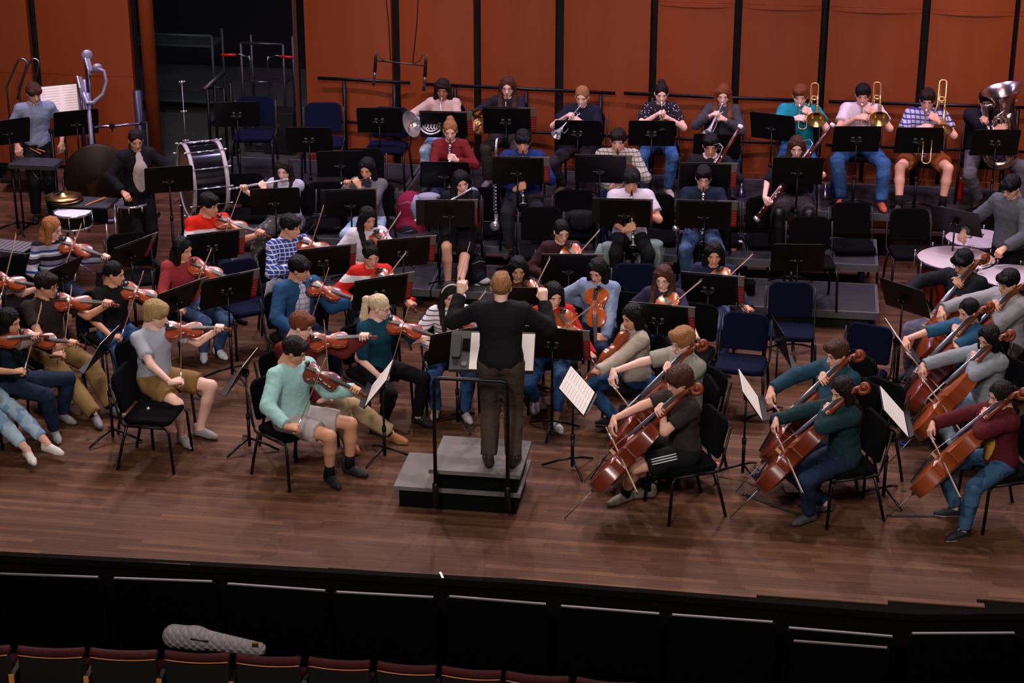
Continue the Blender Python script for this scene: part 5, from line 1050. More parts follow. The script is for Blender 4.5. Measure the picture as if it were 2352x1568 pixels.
# standing: percussion and the conductor
def ah(S, rT, lT, rd=(0, .7, -.5), ld=(0, .7, -.5), rp='soft', lp='soft', rb=(.3, .3, 1), lb=(-.3, .3, 1), pr=(.8, -.8, -.3), plh=(-.8, -.8, -.3)): return (np.array(rT, float)*S['sc'], unit(rd), unit(rb), rp, pr), (np.array(lT, float)*S['sc'], unit(ld), unit(lb), lp, plh)
pp(h=(78, 214), z=0, a=18, stand=True, arms=lambda S, u: ah(S, (.24, .22, .88), (-.26, .10, .84), (0, .5, -.9), (0, .2, -1)), hyaw=12, pitch=20, hair=('fringe', 'brown'), skin='l', top=cloth('#7b88a2'), slv='elbow', collar=cloth('#7b88a2'), bot=cloth('#15161c'), step=.10, who='percussionist in the blue-grey shirt', desc='person in blue-grey shirt and black trousers standing behind the percussion table')
pp(h=(312, 322), z=0, a=28, stand=True, fem=True, arms=lambda S, u: ah(S, (.22, .30, .95), (-.36, .42, 1.06), (-.2, .8, -.3), (-.4, .8, -.2), pr=(1, -.5, -.4)), hyaw=-6, pitch=20, hair=('tail', 'dark'), skin='m', top=cloth('#0e0e12'), fit=1, inner=cloth('#b8a9a4'), bot=BLK, who='percussionist in the black cardigan', desc='person in black cardigan over cream top standing with one hand on the bass drum')
pp(h=(2322, 430), z=0, a=-52, stand=True, arms=lambda S, u: ah(S, (.30, .38, .98), (-.20, .42, .96), (-.2, .8, -.5), (.2, .8, -.5), 'grip', 'grip'), pitch=26, hair=('fringe', 'black'), skin='l', top=cloth('#53565c'), fit=1, collar=cloth('#53565c'), bot=BLK, glasses='#2b2422', who='timpanist in the grey pullover', desc='person with glasses in grey pullover standing at the timpani')
pp(h=(1151, 660), z=.40, a=176, stand=True, arms=lambda S, u: ah(S, (.315, .34, 1.42), (-.335, .34, 1.47), (-.12, .2, 1), (.12, .2, 1), 'grip', 'grip', (.2, -1, .1), (-.2, -1, .1), (.75, -.45, -1.0), (-.75, -.45, -1.0)), pitch=4, lean=3, hair=('crew', 'sandy'), skin='p', top=cloth('#111113'), fit=1, bot=cloth('#4a3f33', ('grain', '#3c3229', (60, 60, 2))), bfit=.02, feet=None, shoe=('#1c1614', '#0c0a0a', None), who='conductor', desc='person in black sweater and brown corduroy trousers conducting from the podium, seen from behind', extra=[])
ONLY = None
for S_ in PEOPLE:
    person(S_)
# ------------------------------------------------------------------ podium
pod = link('conductor_podium', None, None, 'grey topped two-step black podium under the conductor', 'podium', None, None, MS)
PT = mat('podium_grey', '#655f5a', .85, pat=('patch', '#5a5450', 3, .5)); PB = mat('podium_black', '#050606', .85, spec=.1)
U0, U1, V0, V1 = -2.82, -2.06, 14.24, 14.92
link('lower_deck', auto(sbox(MB(), -3.13, U1-.01, 14.30, 14.97, .165, .20).mesh('lower_deck', PT, False)), pod, 'grey carpeted lower step')
link('lower_frame', sbox(MB(), -3.09, U1-.05, 14.33, 14.93, .0, .165).mesh('lower_frame', PB, False), pod)
link('upper_deck', auto(sbox(MB(), U0, U1, V0, V1, .365, .40).mesh('upper_deck', PT, False)), pod, 'grey carpeted upper step')
link('upper_frame', sbox(MB(), U0+.05, U1-.04, V0+.08, V1-.04, .20, .365).mesh('upper_frame', PB, False), pod)
a_, b_ = P(1000, 1096, .36), P(1166, 1104, .36); zt = zat(1003, 868, a_[0], a_[1]); a_[2] = b_[2] = .10
rr_ = MB().tube([a_, [a_[0], a_[1], zt-.03], [a_[0]+.012, a_[1], zt-.008], [a_[0]+.045, a_[1], zt], [b_[0]-.05, b_[1], zt], [b_[0]-.015, b_[1], zt-.01], [b_[0], b_[1], zt-.04], b_], .0165, 10)
r = link('safety_rail', rr_.mesh('safety_rail', BK), pod, 'black tubular back rail'); r.matrix_parent_inverse = pod.matrix_basis.inverted()
for q in (a_, b_):
    c = link('rail_socket', MB().lathe([(.018, .08), (.027, .09), (.027, .30), (.018, .31)], (q[0], q[1], 0), (0, 0, 1), 10).mesh('rail_socket', BK), pod); c.matrix_parent_inverse = pod.matrix_basis.inverted()
# the conductor's wide flat stand
cpos = stage(-2.44, 15.20, 0); zc = zat(1135, 808, cpos[0], cpos[1]); tl = math.radians(52); Rc = rotz(math.radians(176)+math.pi)
Rc = rotz(math.radians(-4)+math.pi)
cs = link('conductor_stand', None, None, 'wide grey music stand lying nearly flat in front of the conductor', 'music stand', None, None, mtx(Rc@np.eye(3), (cpos[0], cpos[1], 0)))
Rd = rotx(-tl)@rotx(math.pi/2); Rd = np.array([[-1, 0, 0], [0, -1, 0], [0, 0, 1.]])@Rd; Dz = np.array([0, 0, zc])
link('desk', auto(MB().slab(rrect(.72, .40, .02, 3), -.006, .006, .002, R=Rd, o=Dz).mesh('desk', mat('desk_grey', '#3c3c3d', .5))), cs)
link('lip', MB().box(Dz+Rd@np.array([0, -.20, .02]), (.72, .006, .05), Rd).mesh('lip', mat('desk_grey', '#3c3c3d', .5), False), cs)
link('pole', MB().tube([(0, 0, .05), (0, 0, zc-.03)], .016, 8).mesh('pole', BK), cs)
for k in range(3):
    an = math.radians(90+120*k); link('leg', MB().tube([(0, 0, .10), (.30*math.cos(an), .30*math.sin(an), .012)], .011, 6).mesh('leg', BK), cs)
def on_desk(name, x, y, dims, m, label, cat, rot=0, parts=None):
    M = mtx(Rc, (cpos[0], cpos[1], 0))@mtx(Rd@rotz(rot), Dz+Rd@np.array([x, y, .006+dims[2]/2])); o = link(name, None, None, label, cat, None, None, M)
    link('body', auto(MB().slab(rrect(dims[0], dims[1], min(dims[0], dims[1])*.3 if parts else .003, 3), -dims[2]/2, dims[2]/2, min(.004, dims[2]*.3)).mesh('body', m)), o); return o
sx = -1  # picture left = +x of the flipped desk frame
for nm, x, w_, lb in (('score', -.055, .27, 'left page of the open white score in front of the conductor'), ('score', .225, .26, 'right page of the open white score in front of the conductor')):
    o = on_desk(nm, x, .0, (w_, .36, .006), M_('paper'), lb, 'score')
on_desk('glasses_case', -.305, .03, (.075, .23, .04), mat('case_grey', '#26262a', .6), 'dark grey oblong case on the flat stand', 'case', 0, True)
on_desk('phone', -.225, .06, (.065, .12, .009), mat('phone_black', '#08090c', .2), 'black phone on the flat stand beside the score', 'phone', 0)
w_ = on_desk('wristwatch', -.235, -.13, (.045, .035, .012), M_('chrome'), 'shiny wristwatch on the flat stand below the phone', 'watch', 0, True)
cR = [s for s in PEOPLE if s['who'] == 'conductor'][0]
bt = link('baton', None, None, 'thin light baton held up in the left fist of the picture by the conductor', 'baton', None, None); hp_ = P(1075, 655, zat(1075, 655, cR['base'][0], cR['base'][1]+.3)) if False else cR['tow'](np.array([-.345, .34, 1.56]))
d_ = unit((.25, .55, .75)); link('shaft', MB().tube([hp_-d_*.05, hp_+d_*.12, hp_+d_*.27], (.0035, .0028, .0016), 6).mesh('shaft', mat('baton', '#cba678', .5)), bt); link('handle', MB().ball(hp_-d_*.05, (.011, .011, .018), 8, 6).mesh('handle', mat('cork', '#9a7040', .8)), bt)

# ------------------------------------------------------------------ music stands
F1 = (-.035, .60)
F_ = 'black music stand '
for px, py, z, a, kw, lab in [
    (545, 262, .6, 4, dict(w=21.2), 'before the empty blue chair nearest the dark opening'),
    (711, 321, .4, -2, dict(w=20.6), 'before the second empty blue chair on the back riser'),
    (872, 276, .6, -2, dict(w=21.2), 'before the third empty blue chair on the back riser'),
    (1018, 287, .6, -4, dict(w=21.15, folder=F1), 'before the silver french horn'),
    (1163, 278, .6, -4, dict(w=21.15, folder=F1), 'before the brass french horn'),
    (1327, 305, .6, -3, dict(w=21.15, paper=(0, .30)), 'before the trumpeter in the navy t-shirt'),
    (1497, 306, .6, -3, dict(w=21.15, paper=(0, .44)), 'before the trumpeter in the dotted blouse'),
    (1646, 336, .6, -3, dict(w=21.15), 'before the trumpeter in the charcoal sweater'),
    (1775, 291, .6, -26, dict(w=21.2, paper=(0, .36), mark=False), 'turned aside before the trombonist in turquoise'),
    (1967, 319, .6, 0, dict(w=21.2), 'before the trombonist in the white shirt'),
    (2110, 322, .6, 0, dict(w=21.2, paper=(0, .40)), 'before the trombonist in the checked shirt'),
    (2286, 327, .6, 0, dict(w=21.2, paper=(0, .4)), 'before the tuba player'),
    (1022, 401, .4, -3, dict(w=19.98, mark=False), 'before the oboist in maroon'),
    (1189, 393, .2, -3, dict(w=19.58, folder=F1, mark=False), 'before the clarinetist in royal blue'),
    (1378, 389, .2, -4, dict(w=19.68, folder=F1, mark=False), 'before the clarinetist in the grey checked shirt'),
    (1618, 407, .2, -3, dict(w=19.78, folder=F1, mark=False), 'before the bassoonist with glasses'),
    (1832, 392, .2, -3, dict(w=19.68, paper=(0, .5), mark=False), 'before the bassoonist with long brown hair'),
    (783, 376, .4, 3, dict(w=19.98, mark=False), 'standing alone left of the oboist'),
    (632, 462, .2, 8, dict(w=19.08, paper=(.1, .25), mark=False), 'before the flutist in the pale t-shirt'),
    (806, 467, .2, 8, dict(w=19.08, folder=(.02, .58), mark=False), 'before the piccolo player'),
    (1033, 492, .2, 2, dict(w=19.05, folder=(.03, .64), mark=False), 'before the flutist in black'),
    (1436, 490, .2, -4, dict(w=19.05, folder=(.03, .62), mark=False), 'before the clarinetist in the white t-shirt'),
    (1618, 494, .2, -4, dict(w=19.05, folder=(-.02, .62), mark=False), 'before the clarinetist in dark navy'),
    (1832, 592, 0, -2, dict(h=1.0, mark=False), 'lowered before the empty chair right of the violas'),
    (488, 567, 0, 22, dict(folder=F1), 'before the violinist in the bright red t-shirt'),
    (742, 602, 0, 20, dict(folder=F1), 'before the violinist in the blue checked shirt'),
    (925, 581, 0, 16, dict(folder=F1), 'before the violinist in the white hoodie'),
    (872, 672, 0, 26, dict(folder=F1), 'before the violinist in the red sweater'),
    (520, 668, 0, 34, dict(base=(518, 865), folder=F1), 'before the violinist in the crimson blouse'),
    (402, 690, 0, 52, dict(folder=F1, mark=False, tilt=30), 'before the violinist in the black top'),
    (296, 585, 0, 56, dict(folder=F1, mark=False, tilt=30), 'before the violinist in the striped sweater'),
    (138, 632, 0, 60, dict(mark=False, tilt=32, h=.95), 'before the violinist cut off by the left edge'),
    (236, 800, 0, 80, dict(base=(246, 1010), tilt=31, paper=(0, .46), mark=False), 'seen edge-on right of the khaki trousers'),
    (557, 852, 0, 80, dict(base=(573, 1030), tilt=31, paper=(0, .46), mark=False), 'seen edge-on left of the mint shirted violinist'),
    (872, 880, 0, 86, dict(base=(878, 1052), tilt=37, paper=(0, .46), mark=False), 'right of the maroon hoodie'),
    (1324, 897, 0, -103, dict(base=(1320, 1078), tilt=43, paper=(0, .50), mark=False), 'with open pages just right of the podium'),
    (1722, 906, 0, -92, dict(base=(1712, 1092), tilt=34, paper=(0, .50), mark=False), 'with open pages right of the shaggy haired cellist'),
    (2052, 945, 0, -96, dict(base=(2037, 1146), tilt=42, paper=(0, .50), mark=False), 'with open pages before the wine red cardigan'),
    (2066, 782, 0, -87, dict(base=(2052, 955), tilt=36, paper=(0, .50), mark=False), 'with open pages before the grey sweater cellist'),
    (2078, 684, 0, -48, dict(folder=None, mark=False, tilt=24), 'turned aside before the cellist in the suit'),
    (2196, 508, 0, -34, dict(mark=False, tilt=28, h=1.15), 'raised high over the timpani'),
    (1794, 782, 0, -84, dict(base=(1775, 962), mark=False, tilt=14), 'seen edge-on among the empty blue chairs'),
    (1306, 618, 0, 0, dict(folder=F1, mark=False), 'before the viola player in dark maroon'),
    (1212, 694, 0, -2, dict(mark=False, tilt=14), 'behind the conductor before the viola player'),
    (1628, 664, 0, -14, dict(folder=F1), 'before the viola player in navy'),
    (1512, 735, 0, -14, dict(folder=F1), 'before the viola player with long brown hair'),
    (1270, 790, 0, -12, dict(base=(1260, 988), folder=F1), 'before the viola player in red'),
    (1046, 795, 0, 28, dict(base=(1042, 972), folder=F1, mark=False), 'before the black-striped white top'),
    (175, 282, 0, 22, dict(mark=False, h=1.25), 'before the percussion at the far left'),
    (18, 303, 0, 30, dict(mark=False, h=1.2), 'cut by the left edge beside the percussionist'),
    (388, 412, 0, 14, dict(mark=False, h=1.1), 'between the black cardigan and the bass drum'),
    (142, 226, 0, -158, dict(mark=False, h=1.4, tilt=20, paper=(0, .5)), 'with two white sheets left of the chimes')]:
    stand(px, py, z, a, label=F_+lab, **kw)

# ------------------------------------------------------------------ empty chairs
for px, py, z, a, col, lab in [
    (586, 216, .6, 0, 'navy', 'empty navy blue chair nearest the dark opening, back riser'), (742, 231, .6, 2, 'navy', 'empty navy blue chair right of the brown door frame, back riser'),
    (898, 241, .6, -8, 'navy', 'empty navy blue chair left of the horn players, back riser'), (838, 336, .4, 0, 'black', 'empty black chair behind the piccolo player'),
    (562, 393, 0, 5, 'black', 'empty black chair right of the bass drum'), (748, 413, 0, 5, 'black', 'empty black chair between flute and piccolo'),
    (1243, 470, .2, 0, 'black', 'empty dark chair before the royal blue clarinetist'), (1318, 432, 0, 0, 'black', 'empty black chair with a dark jacket, between two clarinetists'),
    (1505, 441, 0, -2, 'black', 'empty black chair right of the white t-shirt'), (1652, 447, 0, 0, 'black', 'empty black chair right of the dark navy shirt'),
    (1130, 425, 0, 0, 'black', 'empty black chair behind the standing bass clarinet'), (1758, 448, 0, 0, 'black', 'empty black chair left of the bassoonist with long hair'),
    (1860, 492, .2, 0, 'black', 'empty dark chair on the low riser before the second bassoonist'), (1955, 460, 0, 0, 'black', 'empty black chair behind the riser end'),
    (2090, 474, 0, 0, 'black', 'empty black chair right of the riser end'), (2270, 477, 0, 0, 'black', 'empty black chair beyond the timpani'),
    (1460, 600, 0, -4, 'navy', 'empty navy chair between the denim jacket and the glasses'), (1818, 642, 0, -6, 'navy', 'empty navy chair before the low riser, upper right one'),
    (1716, 712, 0, -14, 'navy', 'empty navy chair left of the edge-on stand, lower one'), (1440, 664, 0, -16, 'black', 'empty black chair partly hidden behind the denim jacket'),
    (1602, 690, 0, -20, 'black', 'empty black chair under the stand of the navy viola player'), (2002, 740, 0, -28, 'navy', 'empty navy chair behind the short haired cellist'),
    (1988, 808, 0, -66, 'black', 'empty black chair seen side-on behind the teal denim shirt'), (2040, 868, 0, -50, 'black', 'empty black chair before the open pages stand at right'),
    (290, 530, 0, 20, 'black', 'empty black chair behind the black top violinist'), (30, 580, 0, 28, 'black', 'empty black chair behind the left edge violinist'),
    (540, 592, 0, 30, 'navy', 'empty navy chair right of the crimson blouse'), (1640, 868, 0, -80, 'black', 'empty black chair seen side-on behind the grey-green shirt')]:
    chair_at(px, py, z, a, col, lab)
q = P(430, 1050, 0); # the empty chair in the front row, turned to the right
c = P(352, 1062, 0); chair(c[0]+.02, c[1]+.05, 0, 80, 'black', 'empty black chair in the front row, turned right, silver ball on it')
bl_ = link('shoulder_rest_ball', None, None, 'small silver ball lying on the empty front chair', 'ball', None, None, mtx(t=(c[0]-.02, c[1]+.05, .492))); link('body', MB().ball((0, 0, 0), .017, 10, 8).mesh('body', M_('chrome')), bl_)

# ------------------------------------------------------------------ percussion
def tripod(b, x, y, h, r=.011, spread=.26, n=3, rot=.5):
    b.tube([(x, y, .08), (x, y, h)], r, 8)
    for k in range(n):
        an = rot+2*math.pi*k/n; b.tube([(x, y, .22), (x+spread*math.cos(an), y+spread*math.sin(an), .012)], r*.8, 6)
    return b
def drum(name, c, r, h, shellm, label, lugs=8, legs=True, headm=None, ll=None):
    o = link(name, None, None, label, 'drum', None, None, mtx(t=c)); hm = headm or M_('drumhead')
    link('shell', MB().lathe([(r, 0), (r, h)], (0, 0, -h), (0, 0, 1), 28).mesh('shell', shellm), o)
    link('batter_head', MB().lathe([(0, .004), (r*.9, .004), (r, 0)], (0, 0, 0), (0, 0, 1), 28).mesh('batter_head', hm), o)
    for zz in (.0, -h): link('hoop', MB().lathe([(r, -.012), (r+.010, -.012), (r+.010, .012), (r+.004, .014), (r, .008)], (0, 0, zz), (0, 0, 1), 28).mesh('hoop', M_('chrome')), o)
    for k in range(lugs):
        an = 2*math.pi*k/lugs; x, y = (r+.012)*math.cos(an), (r+.012)*math.sin(an); link('lug', MB().tube([(x, y, .0), (x, y, -(ll or h))], .004, 5).ball((x, y, -(ll or h)*.5), (.010, .010, min(.03, h*.25)), 8, 5).ball((x, y, .012), .006, 6, 4).mesh('lug', M_('chrome')), o)
    if legs: link('stand', tripod(MB(), 0, 0, -h-.01+c[2], spread=r*1.3).mesh('stand', M_('chrome')), o).matrix_basis = mtx(t=(0, 0, -c[2]))
    return o
BS = mat('black_shell', '#0b0b0d', .25)
c = P(167, 487, .80); drum('snare_drum', c, .195, .15, BS, 'snare drum with white head and chrome hoops on a stand')
c = P(303, 466, .74); o = drum('floor_drum', c, .178, .42, BS, 'deep black drum with chrome rim beside the snare drum', headm=mat('dark_head', '#55505a', .5), ll=.07)
# table with cymbals
c = P(196, 462, .84); tb = link('percussion_table', None, None, 'black cloth covered percussion table behind the snare drum', 'table', None, None, mtx(RS, (c[0], c[1], 0)))
link('top', MB().box((0, 0, .82), (.62, .36, .03)).mesh('top', mat('trap_cloth', '#2a2a2e', .9), False), tb); link('cloth_skirt', MB().box((0, -.182, .74), (.62, .006, .16)).mesh('cloth_skirt', M_('black_cloth'), False), tb)
for x in (-.27, .27):
    for y in (-.14, .14): link('leg', MB().tube([(x, y, 0), (x, y, .81)], .011, 6).mesh('leg', M_('chrome')), tb)
def cymbal(c, r, label, R=np.eye(3), m=None):
    o = link('cymbal', None, None, label, 'cymbal', 'pair of crash cymbals', None, mtx(R, c)); link('plate', MB().lathe([(.0, .045), (.03, .042), (.055, .018), (r*.6, .010), (r, 0), (r, -.002), (r*.6, .006), (.055, .013), (0, .03)], (0, 0, 0), (0, 0, 1), 32).mesh('plate', m or mat('cymbal_bronze', '#b3905c', .3, 1)), o)
    link('strap', MB().tube([(0, 0, .045), (-.03, .01, .065), (-.10, .0, .03)], (.012, .012, .008), 6).mesh('strap', M_('black_plastic')), o); return o
c = P(148, 457, .86); cymbal(c+[0, 0, .005], .205, 'lower bronze hand cymbal on the percussion table'); cymbal(c+[-.015, 0, .032], .20, 'upper bronze hand cymbal with leather strap on the percussion table')
for k in (0, 1):
    p0, p1 = P(196+k*5, 472-k*3, .845), P(240+k*4, 453+k*1, .85); st = link('drumstick', None, None, 'orange drumstick on the percussion table, %s of two' % ('nearer', 'farther')[k], 'drumstick', 'drumsticks'); link('shaft', MB().tube([p0, p0+(p1-p0)*.12, p1], (.004, .007, .008), 8).mesh('shaft', M_('stick_wood')), st)
# tam-tam
c = P(226, 408, .74); g = link('tam_tam', None, None, 'large dark bronze gong standing behind the percussion table', 'gong', None, None, mtx(rotz(math.radians(8)), c))
link('disc', MB().lathe([(0, .03), (.09, .028), (.14, .012), (.37, .0), (.395, -.02), (.39, -.05), (.382, -.05), (.382, -.022), (.36, -.008), (.13, .004), (0, .02)], (0, 0, 0), (0, -1, 0), 36).mesh('disc', mat('dark_bronze', '#2b2018', .5, .7, pat=('patch', '#4a3520', 4, .62))), g, 'dark bronze hammered disc')
fr = MB().tube([(-.40, .03, -.74), (-.40, .03, .0)], .014, 8).tube([(.40, .03, -.74), (.40, .03, .0)], .014, 8).tube([(-.42, -.2, -.73), (-.42, .25, -.73)], .014, 6).tube([(.42, -.2, -.73), (.42, .25, -.73)], .014, 6); link('frame', fr.mesh('frame', BK), g)
# concert bass drum
c = P(466, 408, .80); bd = link('bass_drum', None, None, 'big black concert bass drum with white hoops and chrome rods', 'drum', None, None, mtx(rotz(math.radians(22)), c)); AX = np.array([1., 0, .0]); Rb_, hb2 = .40, .19
link('shell', MB().lathe([(Rb_, -hb2), (Rb_, hb2)], (0, 0, 0), AX, 36).mesh('shell', mat('drum_lacquer', '#0a0a0e', .15, coat=.8)), bd)
for s in (-1, 1):
    link('drum_head', MB().lathe([(0, s*(hb2+.004)), (Rb_*.97, s*(hb2+.004)), (Rb_, s*hb2)], (0, 0, 0), AX, 36).mesh('drum_head', mat('bass_head', '#7d5a44', .6)), bd)
    link('hoop', MB().lathe([(Rb_, s*hb2-.022), (Rb_+.018, s*hb2-.022), (Rb_+.018, s*hb2+.022), (Rb_, s*hb2+.022)], (0, 0, 0), AX, 40).mesh('hoop', mat('hoop_white', '#b9b2ae', .35)), bd)
for k in range(12):
    an = 2*math.pi*k/12; y, z = (Rb_+.028)*math.cos(an), (Rb_+.028)*math.sin(an); link('tension_rod', MB().tube([(-hb2-.05, y, z), (hb2+.05, y, z)], .005, 6).ball((-hb2-.04, y, z), (.024, .012, .012), 8, 5).ball((hb2+.04, y, z), (.024, .012, .012), 8, 5).ball((-.07, y*.98, z*.98), (.03, .010, .010), 8, 5).ball((.07, y*.98, z*.98), (.03, .010, .010), 8, 5).mesh('tension_rod', M_('chrome')), bd)
ft = MB()
for x in (-.2, .2): ft.tube([(x, -.34, -.78), (x, -.30, -.30)], .014, 7).tube([(x, .34, -.78), (x, .30, -.30)], .014, 7).tube([(x, -.36, -.78), (x, .36, -.78)], .014, 7)
link('cradle', ft.mesh('cradle', BK), bd)
# tubular chimes
c = P(208, 330, .90); ch = link('tubular_chimes', None, None, 'tubular bells with violet-grey scrolled frame against the wooden wall', 'chimes', None, None, mtx(rotz(math.radians(-75)), (c[0], c[1], 0))); FG = mat('chime_frame', '#8f8fa6', .35, .4)
for j, (yy, zz, n_) in enumerate(((-.05, 1.62, 10), (.06, 1.83, 8))):
    link('tube_rail', MB().box((0, yy, zz), (.62, .05, .05)).mesh('tube_rail', FG, False), ch)
    for i in range(n_): x = -.27+i*.54/(n_-1); link('chime_tube', MB().tube([(x, yy-.028, zz-.10-.9-(.02*i)), (x, yy-.028, zz+.035)], .0165, 8).mesh('chime_tube', mat('chime_dark', '#4d4456', .25, .8)), ch); link('tube_cap', MB().ball((x, yy-.028, zz+.035), (.018, .018, .012), 8, 5).mesh('tube_cap', M_('chrome')), ch)
for s in (-1, 1):
    link('upright', MB().tube([(s*.33, 0, .05), (s*.33, 0, 1.60)], .024, 8).mesh('upright', FG), ch); link('foot', MB().tube([(s*.33, -.3, .03), (s*.33, .3, .03)], .022, 8).mesh('foot', FG), ch)
    if s > 0: link('scroll_arm', MB().tube([(.36, -.05, 1.62), (.40, -.02, 1.50), (.42, .06, 1.50), (.42, .17, 1.60), (.40, .22, 1.74), (.38, .20, 1.86), (.36, .12, 1.90), (.34, .06, 1.84)], (.03, .035, .03, .022, .020, .022, .03, .02), 8).ball((.37, .13, 1.90), (.02, .06, .05), 12, 8).mesh('scroll_arm', FG), ch)
    else: link('scroll_end', MB().ball((-.36, .06, 1.88), (.02, .07, .07), 12, 8).mesh('scroll_end', FG), ch)
link('damper_box', MB().box((0, 0, .42), (.62, .18, .30)).mesh('damper_box', BK, False), ch); 
# chrome bar with clamps between two black uprights
a0, b0 = P(118, 300, 1.12), P(336, 283, 1.22); br = link('percussion_rack', None, None, 'horizontal chrome bar with black clamps above the gong', 'rack'); link('cross_bar', MB().tube([a0, b0], .016, 10).mesh('cross_bar', mat('chrome_painted_reflection', '#a9aad6', .18, 1)), br)  # plain chrome bar; its purple-blue reflections are put into the base colour
for t_ in (0, .33, .64, .97): q = a0+(b0-a0)*t_; link('clamp', MB().box(q, (.06, .05, .05)).tube([q, q-[0, 0, .07]], .010, 6).ball(q+[.03, -.02, .01], .012, 6, 4).mesh('clamp', M_('black_plastic'), False), br)
for q in (a0, b0): link('upright', MB().tube([(q[0], q[1], 0), (q[0], q[1], q[2]+.02)], .020, 8).mesh('upright', BK), br); link('foot', MB().tube([(q[0]-.02, q[1]-.3, .02), (q[0]+.02, q[1]+.3, .02)], .02, 6).mesh('foot', BK), br)
q = P(325, 345, .72); pc = link('black_post', None, None, 'thick grey-black post behind the black cardigan', 'post'); link('tube', MB().tube([(q[0], q[1], 0), (q[0], q[1], 1.46)], .055, 14).mesh('tube', mat('post_grey', '#2e3040', .35, .4)), pc)
# tiny cymbal stand with wing nuts
for (px, py, hh, lb) in ((427, 335, 1.62, 'slim chrome cymbal stand behind the bass drum'),):
    q = P(px, py, .80); o = link('cymbal_stand', None, None, lb, 'stand'); link('tripod', tripod(MB(), q[0], q[1], 1.6, .007).mesh('tripod', M_('steel')), o)
    for z in (.86, 1.22, 1.58): link('wing_nut', MB().ball((q[0], q[1], z), (.018, .018, .024), 8, 5).ball((q[0]+.03, q[1], z+.01), .013, 6, 4).ball((q[0]-.03, q[1], z+.005), .010, 6, 4).mesh('wing_nut', M_('chrome')), o)
# low black trap table and two beaters near the left edge
c = P(82, 372, .84); tt_ = link('trap_table', None, None, 'low black cloth covered tray before the blue-grey shirt', 'table', None, None, mtx(rotz(math.radians(-8)), (c[0], c[1], 0))); link('tray', MB().box((0, 0, .82), (.56, .32, .05)).mesh('tray', mat('trap_cloth', '#2a2a2e', .9), False), tt_)
for x in (-.22, .22): link('leg', MB().tube([(x, 0, .0), (x, 0, .80)], .013, 6).tube([(x, -.2, .015), (x, .2, .015)], .012, 6).mesh('leg', BK), tt_)
for k, (p0, p1, t_) in enumerate((((68, 340), (96, 354), 'nearer'), ((72, 338), (106, 349), 'farther'))):
    a0, b0 = P(p0[0], p0[1], .90), P(p1[0], p1[1], .86); o = link('mallet', None, None, 'orange mallet shaft on the black tray, %s one' % t_, 'mallet', 'mallets'); link('shaft', MB().tube([a0, b0], .006, 6).mesh('shaft', M_('stick_wood')), o); link('tip', MB().ball(b0, .011, 8, 6).mesh('tip', M_('black_cloth')), o)
q0, q1 = P(61, 372, .80), P(86, 410, .62); o = link('mallet', None, None, 'mallet with dark green head hanging from the black tray', 'mallet'); link('shaft', MB().tube([q0, q1], .006, 6).mesh('shaft', M_('stick_wood')), o); link('tip', MB().ball(q1, (.018, .018, .022), 8, 6).mesh('tip', mat('green_felt', '#1f4a34', .9)), o)
# vibraphone at the left edge
c = P(8, 562, .86); vb = link('vibraphone', None, None, 'vibraphone with pale metal bars cut by the left edge', 'vibraphone', None, None, mtx(rotz(math.radians(-18)), (c[0], c[1], 0)))
for i in range(14): link('tone_bar', MB().box((.30-i*.052, .0, .86), (.040, .30-.004*i, .012)).mesh('tone_bar', mat('tone_bar', '#9a9aa6', .35, .8), False), vb)
for y in (-.16, .16): link('side_rail', MB().box((-.05, y, .835), (.86, .03, .04)).mesh('side_rail', M_('steel'), False), vb)
link('end_panel', MB().box((.38, 0, .80), (.03, .36, .12)).mesh('end_panel', BK, False), vb)
for i in range(7): link('resonator', MB().tube([(.28-i*.10, .0, .80), (.28-i*.10, 0, .42)], .019, 8).mesh('resonator', M_('steel')), vb)
for y in (-.15, .15): link('leg', MB().tube([(.36, y, .80), (.36, y, .02)], .016, 6).mesh('leg', BK), vb)
# trolley with bent chrome rails, upper left
q = P(10, 300, 1.0); tr = link('trolley', None, None, 'trolley with two bent chrome handle rails at the left edge', 'trolley', None, None, mtx(t=(q[0], q[1]+.9, 0)))
for k in range(2): x = -.16+k*.15; link('handle_rail', MB().tube([(x, 0, .15), (x, .0, 1.30), (x+.16, 0, 1.62)]+arc((x+.22, 0, 1.60), .06, 160, 0, 5, (1, 0, 0), (0, 0, 1))+[(x+.12, 0, 1.15)], .014, 8).mesh('handle_rail', M_('steel')), tr)
link('deck', MB().box((0, 0, .15), (.6, .4, .04)).mesh('deck', BK, False), tr)
